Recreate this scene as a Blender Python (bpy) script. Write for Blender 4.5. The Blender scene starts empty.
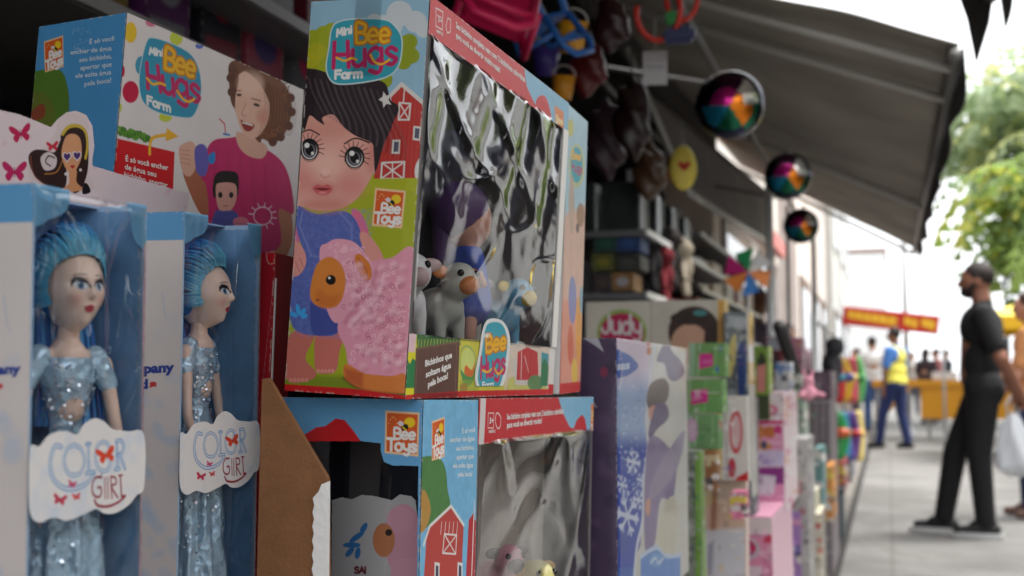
import bpy, bmesh, math, random
import numpy as np
from mathutils import Vector, Matrix, Euler
R = math.radians
PI = math.pi
S = bpy.context.scene
COL = S.collection

# ------------------------------------------------------------------ camera
CH = 1.02                      # eye height: the photographer crouches by the toys
FPX = 1150.0
pitch = math.atan(90/FPX)
yaw = math.atan(376/math.hypot(FPX, 90))
fw = Vector((-math.sin(yaw)*math.cos(pitch), math.cos(yaw)*math.cos(pitch), math.sin(pitch)))
rt = Vector((math.cos(yaw), math.sin(yaw), 0))
up = rt.cross(fw)
cd = bpy.data.cameras.new('camera'); cam = bpy.data.objects.new('camera', cd); COL.objects.link(cam)
cam.matrix_world = Matrix(((rt.x, up.x, -fw.x, 0), (rt.y, up.y, -fw.y, 0), (rt.z, up.z, -fw.z, CH), (0, 0, 0, 1)))
cd.sensor_width = 36; cd.lens = FPX/1024*36
cd.clip_start = .02; cd.clip_end = 500
cd.dof.use_dof = True; cd.dof.focus_distance = .80; cd.dof.aperture_fstop = 8.0
S.camera = cam
EYE = Vector((0, 0, CH))

# ------------------------------------------------------------------ light
w = bpy.data.worlds.new("World"); S.world = w; w.use_nodes = True
nt = w.node_tree; nt.nodes.clear()
wo = nt.nodes.new('ShaderNodeOutputWorld'); bg = nt.nodes.new('ShaderNodeBackground')
sk = nt.nodes.new('ShaderNodeTexSky'); sk.sky_type = 'NISHITA'; sk.sun_disc = False
SUN_EL, SUN_AZ = R(66), R(72)
sk.sun_elevation = SUN_EL; sk.sun_rotation = SUN_AZ; sk.dust_density = 6; sk.air_density = 1.5; sk.ozone_density = 1
hs = nt.nodes.new('ShaderNodeHueSaturation'); hs.inputs['Saturation'].default_value = .15   # bright cloud cover
nt.links.new(sk.outputs[0], hs.inputs['Color']); ad = nt.nodes.new('ShaderNodeMixRGB'); ad.blend_type = 'MIX'; ad.inputs[0].default_value = .55; ad.inputs[2].default_value = (8.2, 8.5, 8.8, 1)
nt.links.new(hs.outputs[0], ad.inputs[1]); nt.links.new(ad.outputs[0], bg.inputs['Color'])
bg.inputs['Strength'].default_value = .15
nt.links.new(bg.outputs[0], wo.inputs[0])
sl = bpy.data.lights.new('sun', 'SUN'); sl.energy = 1.4; sl.angle = R(14); sl.color = (1, .97, .93)
so = bpy.data.objects.new('sun', sl); COL.objects.link(so)
sdir = Vector((math.sin(SUN_AZ)*math.cos(SUN_EL), math.cos(SUN_AZ)*math.cos(SUN_EL), math.sin(SUN_EL)))
so.rotation_euler = sdir.to_track_quat('Z', 'Y').to_euler()
S.view_settings.view_transform = 'Standard'; S.view_settings.look = 'None'
S.view_settings.gamma = 1; S.view_settings.exposure = 1.38
S.cycles.max_bounces = 8; S.cycles.transparent_max_bounces = 24; S.cycles.transmission_bounces = 6
S.cycles.caustics_reflective = False; S.cycles.caustics_refractive = False

# ------------------------------------------------------------------ helpers
random.seed(7); rng = np.random.default_rng(7)
def ray(px, py):
    return (fw + rt*((px-512)/FPX) - up*((py-288)/FPX))
def onx(px, py, X):            # where the line of sight meets the real plane x = X
    d = ray(px, py); return EYE + d*(X/d.x)
def onz(px, py, Z=0):
    d = ray(px, py); return EYE + d*((Z-CH)/d.z)
def ony(px, py, Y):
    d = ray(px, py); return EYE + d*(Y/d.y)
def lin(c):
    out = []
    for v in c[:3]:
        v = v/255
        out.append(v/12.92 if v <= .04045 else ((v+.055)/1.055)**2.4)
    return np.array(out)
MATS = {}
def mat(name, col=(200, 200, 200), rough=.6, metal=0, coat=0, noise=0, nscale=30, bump=0, bscale=200, spec=.5, emis=None, trans=0, sub=0):
    if name in MATS: return MATS[name]
    m = bpy.data.materials.new(name); m.use_nodes = True
    n = m.node_tree; b = n.nodes['Principled BSDF']
    c = lin(col)
    b.inputs['Base Color'].default_value = (*c, 1); b.inputs['Roughness'].default_value = rough
    b.inputs['Metallic'].default_value = metal; b.inputs['Coat Weight'].default_value = coat
    b.inputs['Specular IOR Level'].default_value = spec
    b.inputs['Subsurface Weight'].default_value = sub
    b.inputs['Subsurface Scale'].default_value = .01
    tc = n.nodes.new('ShaderNodeTexCoord')
    if noise:
        t = n.nodes.new('ShaderNodeTexNoise'); t.inputs['Scale'].default_value = nscale; t.inputs['Detail'].default_value = 6
        n.links.new(tc.outputs['Object'], t.inputs['Vector'])
        r = n.nodes.new('ShaderNodeValToRGB')
        r.color_ramp.elements[0].position = .3; r.color_ramp.elements[1].position = .7
        r.color_ramp.elements[0].color = (*(c*(1-noise)), 1); r.color_ramp.elements[1].color = (*np.clip(c*(1+noise), 0, 1), 1)
        n.links.new(t.outputs['Fac'], r.inputs[0]); n.links.new(r.outputs[0], b.inputs['Base Color'])
    if bump:
        t = n.nodes.new('ShaderNodeTexNoise'); t.inputs['Scale'].default_value = bscale; t.inputs['Detail'].default_value = 4
        n.links.new(tc.outputs['Object'], t.inputs['Vector'])
        bp = n.nodes.new('ShaderNodeBump'); bp.inputs['Strength'].default_value = bump; bp.inputs['Distance'].default_value = .002
        n.links.new(t.outputs['Fac'], bp.inputs['Height']); n.links.new(bp.outputs[0], b.inputs['Normal'])
    if emis:
        b.inputs['Emission Color'].default_value = (*lin(emis[:3]), 1); b.inputs['Emission Strength'].default_value = emis[3]
    MATS[name] = m; return m
def print_mat(name, rough=.32, coat=.25, bump=.12):
    m = bpy.data.materials.new(name); m.use_nodes = True
    n = m.node_tree; b = n.nodes['Principled BSDF']
    a = n.nodes.new('ShaderNodeAttribute'); a.attribute_name = 'Col'
    n.links.new(a.outputs['Color'], b.inputs['Base Color'])
    b.inputs['Roughness'].default_value = rough; b.inputs['Coat Weight'].default_value = coat; b.inputs['Coat Roughness'].default_value = .2
    b.inputs['Specular IOR Level'].default_value = .3
    tc = n.nodes.new('ShaderNodeTexCoord')
    t = n.nodes.new('ShaderNodeTexNoise'); t.inputs['Scale'].default_value = 60; t.inputs['Detail'].default_value = 3
    n.links.new(tc.outputs['Object'], t.inputs['Vector'])
    bp = n.nodes.new('ShaderNodeBump'); bp.inputs['Strength'].default_value = bump; bp.inputs['Distance'].default_value = .002
    n.links.new(t.outputs['Fac'], bp.inputs['Height']); n.links.new(bp.outputs[0], b.inputs['Normal'])
    return m
PRINT = print_mat('printed_card', .42, .0); CLOTH = print_mat('painted_matte', .6, 0, .05)
def film_mat(name, k=1.6, base=.04, rough=.03, tint=(255, 255, 255), bump=0):
    m = bpy.data.materials.new(name); m.use_nodes = True
    n = m.node_tree; n.nodes.clear()
    o = n.nodes.new('ShaderNodeOutputMaterial'); mx = n.nodes.new('ShaderNodeMixShader')
    tr = n.nodes.new('ShaderNodeBsdfTransparent'); gl = n.nodes.new('ShaderNodeBsdfGlossy')
    tr.inputs[0].default_value = (*lin(tint), 1)
    gl.inputs['Roughness'].default_value = rough
    fr = n.nodes.new('ShaderNodeFresnel'); fr.inputs[0].default_value = 1.5
    ma = n.nodes.new('ShaderNodeMath'); ma.operation = 'MULTIPLY_ADD'; ma.use_clamp = True
    ma.inputs[1].default_value = k; ma.inputs[2].default_value = base
    mi = n.nodes.new('ShaderNodeMath'); mi.operation = 'MINIMUM'; mi.inputs[1].default_value = .6
    n.links.new(fr.outputs[0], ma.inputs[0]); n.links.new(ma.outputs[0], mi.inputs[0]); n.links.new(mi.outputs[0], mx.inputs[0])
    n.links.new(tr.outputs[0], mx.inputs[1]); n.links.new(gl.outputs[0], mx.inputs[2]); n.links.new(mx.outputs[0], o.inputs[0])
    if bump:
        tc = n.nodes.new('ShaderNodeTexCoord'); t = n.nodes.new('ShaderNodeTexNoise'); t.inputs['Scale'].default_value = 45
        n.links.new(tc.outputs['Object'], t.inputs['Vector'])
        bp = n.nodes.new('ShaderNodeBump'); bp.inputs['Strength'].default_value = bump; bp.inputs['Distance'].default_value = .004
        n.links.new(t.outputs['Fac'], bp.inputs['Height']); n.links.new(bp.outputs[0], gl.inputs['Normal']); n.links.new(bp.outputs[0], fr.inputs['Normal'])
    return m
FILM = film_mat('clear_film', 1.7, .0, .06); FILM2 = film_mat('crisp_film', .42, .0, .08); FILM3 = film_mat('box_film', 1.25, .0, .03, (250, 252, 255))

def thing(name, label, cat, loc=(0, 0, 0), rot=(0, 0, 0), group=None):
    o = bpy.data.objects.new(name, None); COL.objects.link(o)
    o.empty_display_size = .05
    o.location = loc; o.rotation_euler = rot
    o['label'] = label; o['category'] = cat
    if group: o['group'] = group
    return o
def tag(o, label, cat, group=None):
    o['label'] = label; o['category'] = cat
    if group: o['group'] = group
    return o
def mw(o):
    return Matrix.Translation(o.location) @ o.rotation_euler.to_matrix().to_4x4()
def link(name, me, m=None, parent=None, smooth=False):
    o = bpy.data.objects.new(name, me); COL.objects.link(o)
    if m is not None:
        for k in (m if isinstance(m, (list, tuple)) else [m]): me.materials.append(k)
    if parent: o.parent = parent
    if smooth: me.polygons.foreach_set('use_smooth', [True]*len(me.polygons))
    return o
def obj(name, bm, m, parent=None, smooth=False):
    me = bpy.data.meshes.new(name); bm.to_mesh(me); bm.free()
    return link(name, me, m, parent, smooth)
def struct(name, bm, m):
    o = obj(name, bm, m); o['kind'] = 'structure'; return o
def bx(bm, a, b, bev=0):
    a = Vector(a); b = Vector(b)
    r = bmesh.ops.create_cube(bm, size=1)
    vs = r['verts']
    for v in vs:
        v.co = Vector(((a[i]+b[i])/2 + v.co[i]*(b[i]-a[i]) for i in range(3)))
    if bev:
        es = list({e for v in vs for e in v.link_edges})
        bmesh.ops.bevel(bm, geom=es, offset=bev, segments=2, affect='EDGES')
    return bm
def box(name, a, b, m, parent=None, bev=0):
    return obj(name, bx(bmesh.new(), a, b, bev), m, parent)
def tube(bm, pts, r, n=8, cap=True):
    pts = [Vector(p) for p in pts]; rs = r if isinstance(r, (list, tuple)) else [r]*len(pts)
    rings = []; prev = None
    for i, p in enumerate(pts):
        t = (pts[min(i+1, len(pts)-1)]-pts[max(i-1, 0)])
        if t.length < 1e-9: t = Vector((0, 0, 1))
        t.normalize()
        a = Vector((0, 0, 1)) if abs(t.z) < .9 else Vector((1, 0, 0))
        if prev is not None: a = prev
        u = (a - t*a.dot(t)).normalized(); prev = u; v = t.cross(u)
        rings.append([bm.verts.new(p+(u*math.cos(2*PI*k/n)+v*math.sin(2*PI*k/n))*rs[i]) for k in range(n)])
    for i in range(len(rings)-1):
        for k in range(n):
            bm.faces.new((rings[i][k], rings[i][(k+1) % n], rings[i+1][(k+1) % n], rings[i+1][k]))
    if cap:
        bm.faces.new(rings[0][::-1]); bm.faces.new(rings[-1])
    return bm
def ball(bm, c, r, seg=20, M=None):
    r = (r, r, r) if not isinstance(r, (tuple, list)) else r
    q = bmesh.ops.create_uvsphere(bm, u_segments=seg, v_segments=seg//2+2, radius=1)
    for v in q['verts']:
        p = Vector((v.co.x*r[0], v.co.y*r[1], v.co.z*r[2]))
        if M is not None: p = M @ p
        v.co = p + Vector(c)
    return bm
def capsule(bm, a, b, ra, rb, n=14):
    a = Vector(a); b = Vector(b); d = (b-a); L = d.length or 1e-6; d.normalize()
    pts = []; rs = []
    for k in range(6):
        t = PI/2*k/5; pts.append(a-d*ra*math.cos(t)); rs.append(max(ra*math.sin(t), ra*.02))
    for k in range(6):
        t = PI/2*k/5; pts.append(b+d*rb*math.sin(t)); rs.append(max(rb*math.cos(t), rb*.02))
    return tube(bm, pts, rs, n)
def melt(name, bm, voxel, m, parent=None, smooth=4):
    """fuse the overlapping volumes of bm into one continuous skin"""
    me = bpy.data.meshes.new(name); bm.to_mesh(me); bm.free()
    o = bpy.data.objects.new(name, me); COL.objects.link(o)
    r = o.modifiers.new('r', 'REMESH'); r.mode = 'VOXEL'; r.voxel_size = voxel
    s = o.modifiers.new('s', 'SMOOTH'); s.iterations = smooth; s.factor = .5
    dg = bpy.context.evaluated_depsgraph_get()
    me2 = bpy.data.meshes.new_from_object(o.evaluated_get(dg))
    bpy.data.objects.remove(o); bpy.data.meshes.remove(me)
    me2.name = name
    return link(name, me2, m, parent, True)

# ---- value noise on numpy arrays
def vnoise(x, y, seed=0):
    xi = np.floor(x).astype(np.int64); yi = np.floor(y).astype(np.int64)
    xf = x-xi; yf = y-yi
    xf = xf*xf*(3-2*xf); yf = yf*yf*(3-2*yf)
    def h(a, b):
        n = (a*374761393 + b*668265263 + seed*974711) & 0xffffffff
        n = ((n ^ (n >> 13))*1274126177) & 0xffffffff
        return ((n ^ (n >> 16)) & 0xffff)/65535.0
    return (h(xi, yi)*(1-xf)+h(xi+1, yi)*xf)*(1-yf)+(h(xi, yi+1)*(1-xf)+h(xi+1, yi+1)*xf)*yf
def fbm(x, y, seed=0, o=4):
    s = 0; a = .5; t = 0
    for k in range(o):
        s = s+a*vnoise(x*2**k, y*2**k, seed+k*17); t += a; a *= .5
    return s/t

# ---- rounded stroke lettering used on logos
GL = {
 'A': (.7, [[(0, 0), (.33, 1), (.66, 0)], [(.12, .35), (.54, .35)]]),
 'B': (.7, [[(0, 0), (0, 1), (.35, 1), (.52, .88), (.5, .66), (.3, .54), (0, .53)], [(.3, .53), (.56, .4), (.58, .15), (.38, 0), (0, 0)]]),
 'C': (.8, [[(.7, .82), (.5, .98), (.25, .97), (.05, .75), (0, .45), (.08, .15), (.3, 0), (.55, .03), (.72, .2)]]),
 'D': (.8, [[(0, 0), (0, 1), (.35, 1), (.62, .8), (.66, .45), (.55, .12), (.3, 0), (0, 0)]]),
 'E': (.6, [[(.5, 1), (0, 1), (0, 0), (.5, 0)], [(0, .5), (.4, .5)]]),
 'F': (.6, [[(0, 0), (0, 1), (.5, 1)], [(0, .55), (.4, .55)]]),
 'G': (.8, [[(.65, .85), (.4, 1), (.15, .9), (0, .5), (.12, .1), (.4, 0), (.62, .1), (.64, .45), (.4, .45)]]),
 'H': (.75, [[(0, 0), (.04, 1)], [(.6, 0), (.55, 1)], [(.03, .5), (.58, .5)]]),
 'I': (.3, [[(.1, 0), (.1, 1)]]),
 'J': (.6, [[(.42, 1), (.42, .25), (.28, .02), (.08, .05), (0, .25)]]),
 'L': (.6, [[(0, 1), (0, 0), (.5, 0)]]),
 'M': (.8, [[(0, 0), (.08, .95), (.33, .3), (.6, .95), (.68, 0)]]),
 'O': (.85, [[(.35, 1), (.08, .85), (0, .5), (.08, .15), (.35, 0), (.62, .15), (.7, .5), (.62, .85), (.35, 1)]]),
 'R': (.75, [[(0, 0), (0, 1), (.38, 1), (.56, .85), (.52, .6), (.3, .5), (0, .5)], [(.28, .5), (.6, 0)]]),
 'T': (.65, [[(0, 1), (.6, 1)], [(.3, 1), (.3, 0)]]),
 'S': (.65, [[(.5, .85), (.3, 1), (.06, .86), (.08, .62), (.4, .45), (.52, .22), (.3, 0), (.02, .12)]]),
 'a': (.62, [[(.45, .5), (.25, .66), (.03, .48), (.02, .15), (.2, 0), (.42, .12), (.47, .6), (.5, 0)]]),
 'd': (.62, [[(.45, .5), (.25, .64), (.03, .45), (.02, .15), (.2, 0), (.42, .12)], [(.47, 1.05), (.47, 0)]]),
 'e': (.66, [[(.03, .36), (.5, .38), (.45, .6), (.25, .7), (.04, .55), (.0, .25), (.15, .03), (.46, .08)]]),
 'g': (.66, [[(.48, .58), (.25, .7), (.03, .5), (.05, .2), (.25, .1), (.45, .25)], [(.5, .65), (.5, -.05), (.35, -.3), (.05, -.2)]]),
 'i': (.26, [[(.1, 0), (.1, .6)], [(.1, .88), (.1, .9)]]),
 'k': (.6, [[(0, 0), (0, 1)], [(.4, .62), (.03, .3), (.45, 0)]]),
 'm': (.85, [[(0, 0), (0, .62)], [(0, .45), (.2, .65), (.34, .5), (.34, 0)], [(.34, .45), (.52, .65), (.68, .5), (.68, 0)]]),
 'n': (.6, [[(0, 0), (0, .62)], [(0, .42), (.25, .65), (.44, .5), (.45, 0)]]),
 'o': (.64, [[(.25, .66), (.03, .5), (.02, .15), (.25, 0), (.47, .15), (.48, .5), (.25, .66)]]),
 'p': (.62, [[(0, .62), (0, -.35)], [(0, .45), (.25, .65), (.47, .45), (.45, .12), (.2, 0), (0, .15)]]),
 'r': (.48, [[(0, 0), (0, .62)], [(0, .4), (.2, .62), (.38, .58)]]),
 's': (.55, [[(.42, .55), (.22, .67), (.04, .52), (.2, .35), (.42, .2), (.25, 0), (.0, .08)]]),
 'u': (.62, [[(0, .65), (.02, .15), (.22, 0), (.43, .15)], [(.47, .65), (.48, 0)]]),
 'y': (.6, [[(0, .62), (.06, .25), (.3, .12), (.46, .3)], [(.48, .62), (.46, -.1), (.3, -.32), (.06, -.25)]]),
 ' ': (.35, []), '/': (.4, [[(0, 0), (.3, 1)]]),
}
FONTC = {}
def glyph_mesh(txt, bold):
    k = (txt, bold)
    if k in FONTC: return FONTC[k]
    c = bpy.data.curves.new('t', 'FONT'); c.body = txt; c.offset = bold; c.resolution_u = 3; c.align_x = 'LEFT'
    o = bpy.data.objects.new('t', c)
    me = bpy.data.meshes.new_from_object(o)
    v = np.array([x.co[:2] for x in me.vertices]).reshape(-1, 2); f = [tuple(p.vertices) for p in me.polygons]
    bpy.data.objects.remove(o); bpy.data.meshes.remove(me); bpy.data.curves.remove(c)
    FONTC[k] = (v, f); return v, f

def cat_rom(P, closed=True, n=5):
    P = np.asarray(P, float); N = len(P); out = []
    rngi = range(N) if closed else range(N-1)
    for i in rngi:
        if closed: a, b, c, d = P[(i-1) % N], P[i], P[(i+1) % N], P[(i+2) % N]
        else: a, b, c, d = P[max(i-1, 0)], P[i], P[i+1], P[min(i+2, N-1)]
        for t in np.arange(n)/n:
            out.append(.5*((2*b)+(-a+c)*t+(2*a-5*b+4*c-d)*t*t+(-a+3*b-3*c+d)*t**3))
    if not closed: out.append(P[-1])
    return np.array(out)
def dist(X, Y, P, closed):
    N = len(P); d2 = np.full(X.shape, 1e18); ins = np.zeros(X.shape, bool)
    for i in range(N if closed else N-1):
        ax, ay = P[i]; b = P[(i+1) % N]; ex, ey = b[0]-ax, b[1]-ay
        wx, wy = X-ax, Y-ay
        t = np.clip((wx*ex+wy*ey)/(ex*ex+ey*ey+1e-12), 0, 1)
        d2 = np.minimum(d2, (wx-ex*t)**2+(wy-ey*t)**2)
        if closed:
            c = ((ay > Y) != (b[1] > Y)) & (X < ex*(Y-ay)/(ey+(1e-12 if ey == 0 else 0))+ax)
            ins ^= c
    d = np.sqrt(d2)
    return np.where(ins, -d, d) if closed else d

class Face:
    """a flat printed face; O,U,V in the thing's own frame, sizes in mm. Points are read off in
    photograph pixels ('px') or in fractions of the face ('uv')."""
    def __init__(s, root, O, U, V, w, h, res=3, base=(200, 200, 200), mode='px', off=.35):
        s.root = root; M = mw(root) if root else Matrix.Identity(4)
        s.O = Vector(O); s.U = Vector(U).normalized(); s.V = Vector(V).normalized(); s.w = w; s.h = h
        s.N = s.V.cross(s.U).normalized()      # outward for right x down
        R3 = M.to_3x3(); s.WO = M @ s.O; s.WU = R3 @ s.U; s.WV = R3 @ s.V; s.WN = R3 @ s.N
        s.nx = max(2, int(w*res)+1); s.ny = max(2, int(h*res)+1)
        s.X, s.Y = np.meshgrid(np.linspace(0, w, s.nx), np.linspace(0, h, s.ny))
        s.C = np.ones(s.X.shape+(3,))*lin(base); s.A = np.ones(s.X.shape, bool); s.mode = mode; s.off = off
        s.txt = []; s.soft = 1.2/res
    def mm(s, pts, mode=None):
        mode = mode or s.mode; out = []
        for (x, y) in pts:
            if mode == 'px':
                d = ray(x, y); t = (s.WO-EYE).dot(s.WN)/d.dot(s.WN); p = EYE+d*t-s.WO
                out.append((p.dot(s.WU)*1000, p.dot(s.WV)*1000))
            elif mode == 'uv': out.append((x*s.w, y*s.h))
            else: out.append((x, y))
        return np.array(out)
    def _bl(s, P, pad, fn, col, a):
        x0, y0 = P.min(0)-pad; x1, y1 = P.max(0)+pad
        i0 = max(0, int(x0/s.w*(s.nx-1))); i1 = min(s.nx, int(x1/s.w*(s.nx-1))+2)
        j0 = max(0, int(y0/s.h*(s.ny-1))); j1 = min(s.ny, int(y1/s.h*(s.ny-1))+2)
        if i0 >= i1 or j0 >= j1: return
        sl = (slice(j0, j1), slice(i0, i1))
        m = np.clip(fn(s.X[sl], s.Y[sl]), 0, 1)*a
        if col is None: s.A[sl] &= m < .5; return
        if callable(col): c = col(s.X[sl], s.Y[sl])
        else: c = lin(col)
        s.C[sl] = s.C[sl]*(1-m[..., None])+c*m[..., None]
    def poly(s, pts, col, a=1, smooth=False, soft=None, mode=None):
        P = s.mm(pts, mode)
        if smooth: P = cat_rom(P)
        sf = soft or s.soft
        s._bl(P, sf, lambda X, Y: .5-dist(X, Y, P, True)/sf, col, a)
    def line(s, pts, wd, col, a=1, smooth=False, soft=None, closed=False, mode=None):
        P = s.mm(pts, mode)
        if smooth: P = cat_rom(P, closed)
        if closed: P = np.vstack([P, P[:1]])
        sf = soft or s.soft
        s._bl(P, wd+sf, lambda X, Y: .5-(dist(X, Y, P, False)-wd/2)/sf, col, a)
    def ell(s, c, r, col, a=1, rot=0, soft=None, mode=None):
        rx, ry = r if isinstance(r, (tuple, list)) else (r, r); k = R(rot)
        pts = [(c[0]+rx*math.cos(t)*math.cos(k)-ry*math.sin(t)*math.sin(k), c[1]+rx*math.cos(t)*math.sin(k)+ry*math.sin(t)*math.cos(k)) for t in np.linspace(0, 2*PI, 25)[:-1]]
        s.poly(pts, col, a, False, soft, mode)
    def noise(s, amt, sc, seed=1, asp=1):
        n = fbm(s.X/sc, s.Y/sc*asp, seed)
        s.C *= (1+amt*(n-.5)*2)[..., None]
    def word(s, txt, p0, p1, h, col, wd, up=(0, -1), outline=None, mode=None, wob=0):
        """rounded letters along the base line p0-p1 (px); h = capital height (px); wd in mm"""
        W = sum(GL[c][0] for c in txt); x = 0; segs = []
        p0 = np.array(p0, float); p1 = np.array(p1, float); ux = (p1-p0)/W; uy = np.array(up, float)*h
        for q, c in enumerate(txt):
            adv, ls = GL[c]; dy = wob*math.sin(q*2.1+1)
            for l in ls: segs.append([tuple(p0+ux*(x+a)+uy*(b+dy)) for a, b in l])
            x += adv
        for pss in ([(outline, wd*1.0)] if outline else []):
            for g in segs: s.line(g, wd+pss[1], pss[0], smooth=len(g) > 3, mode=mode)
        for g in segs: s.line(g, wd, col, smooth=len(g) > 3, mode=mode)
    def text(s, txt, p0, p1, h, col, bold=.015, up=(0, -1), mode=None):
        v, f = glyph_mesh(txt, bold)
        W = v[:, 0].max(); p0 = np.array(p0, float); p1 = np.array(p1, float)
        P = p0+np.outer(v[:, 0]/W, p1-p0)+np.outer(v[:, 1]/.7, np.array(up, float)*h)
        s.txt.append((s.mm(P, mode), f, lin(col)))
    def build(s, name, bulge=.0, mtl=None, seed=0, disp=None):
        def dz(X, Y):
            if disp is not None: return disp(X, Y)
            if not bulge: return 0*X
            e = np.clip(np.minimum(np.minimum(X, s.w-X), np.minimum(Y, s.h-Y))/8, 0, 1)
            return bulge*e*fbm(X/45+3, Y/60+7, seed, 3)
        we = np.minimum(np.minimum(s.X, s.w-s.X), np.minimum(s.Y, s.h-s.Y))
        wm = np.clip(1.3-we/.9, 0, 1)*np.clip((fbm(s.X/3+5, s.Y/3+5, 77, 3)-.52)*9, 0, 1)*.7*(s.off < 1)
        s.C = s.C*(1-wm[..., None])+lin((214, 208, 200))*wm[..., None]
        s.C = s.C*.76; Z = dz(s.X, s.Y)+s.off
        def W3(X, Y, Z):
            O = np.array(s.O); U = np.array(s.U)/1000; V = np.array(s.V)/1000; N = np.array(s.N)/1000
            return O+np.multiply.outer(X, U)+np.multiply.outer(Y, V)+np.multiply.outer(Z, N)
        co = W3(s.X.ravel(), s.Y.ravel(), Z.ravel()); cl = s.C.reshape(-1, 3)
        idx = np.arange(s.nx*s.ny).reshape(s.ny, s.nx)
        q = np.stack([idx[:-1, :-1], idx[1:, :-1], idx[1:, 1:], idx[:-1, 1:]], -1).reshape(-1, 4)
        al = s.A.ravel()
        if not al.all(): q = q[al[q].all(1)]
        faces = [q]; nv = len(co); tf = []
        COs = [co]; CLs = [cl]
        for (P, f, c) in s.txt:
            keep = P
            COs.append(W3(P[:, 0], P[:, 1], dz(P[:, 0], P[:, 1])+s.off+.18)); CLs.append(np.tile(c*.76, (len(P), 1)))
            tf += [tuple(i+nv for i in ff) for ff in f]; nv += len(P)
        co = np.vstack(COs); cl = np.vstack(CLs)
        me = bpy.data.meshes.new(name)
        if tf:
            me.from_pydata(co.tolist(), [], q.tolist()+tf)
        else:
            me.vertices.add(len(co)); me.vertices.foreach_set('co', co.astype(np.float32).ravel())
            me.loops.add(q.size); me.loops.foreach_set('vertex_index', q.astype(np.int32).ravel())
            me.polygons.add(len(q)); me.polygons.foreach_set('loop_start', (np.arange(len(q))*4).astype(np.int32))
            me.update(calc_edges=True)
        ca = me.color_attributes.new('Col', 'FLOAT_COLOR', 'POINT')
        ca.data.foreach_set('color', np.hstack([np.clip(cl, 0, 1), np.ones((len(cl), 1))]).astype(np.float32).ravel())
        me.validate()
        o = link(name, me, mtl or PRINT, s.root, True)
        return o

def film(name, root, O, U, V, w, h, fn, n=(150, 150), mtl=None):
    """crumpled clear plastic: fn(u,v) gives the height of the folds in mm"""
    u, v = np.meshgrid(np.linspace(0, 1, n[0]), np.linspace(0, 1, n[1]))
    U = Vector(U).normalized(); V = Vector(V).normalized(); N = V.cross(U)
    z = fn(u, v)/1000
    e = np.clip(np.minimum(np.minimum(u, 1-u)*w, np.minimum(v, 1-v)*h)/.004, 0, 1)
    z = z*e
    P = np.array(O)+np.multiply.outer(u*w, np.array(U))+np.multiply.outer(v*h, np.array(V))+np.multiply.outer(z, np.array(N))
    idx = np.arange(u.size).reshape(u.shape)
    q = np.stack([idx[:-1, :-1], idx[1:, :-1], idx[1:, 1:], idx[:-1, 1:]], -1).reshape(-1, 4)
    me = bpy.data.meshes.new(name); me.from_pydata(P.reshape(-1, 3).tolist(), [], q.tolist())
    return link(name, me, mtl or FILM, root, True)

# ------------------------------------------------------------------ materials
m_wall = mat('dark_wall', (70, 66, 64), .8, noise=.2, nscale=4)
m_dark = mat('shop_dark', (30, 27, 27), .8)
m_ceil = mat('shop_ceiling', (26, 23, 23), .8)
m_board = mat('shelf_board', (96, 96, 98), .4)
m_kraft = mat('kraft_card', (128, 86, 52), .75, noise=.10, nscale=90, bump=.3, bscale=400)
m_white = mat('white_card', (214, 210, 208), .5)
m_inner = mat('inner_card', (120, 116, 114), .7)
m_metal = mat('galvanised', (165, 165, 165), .35, metal=.8)
m_whpaint = mat('white_paint', (215, 215, 212), .4)
m_red = mat('red_card', (190, 26, 30), .4)
m_skin_d = mat('doll_skin', (205, 150, 128), .4)

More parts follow.
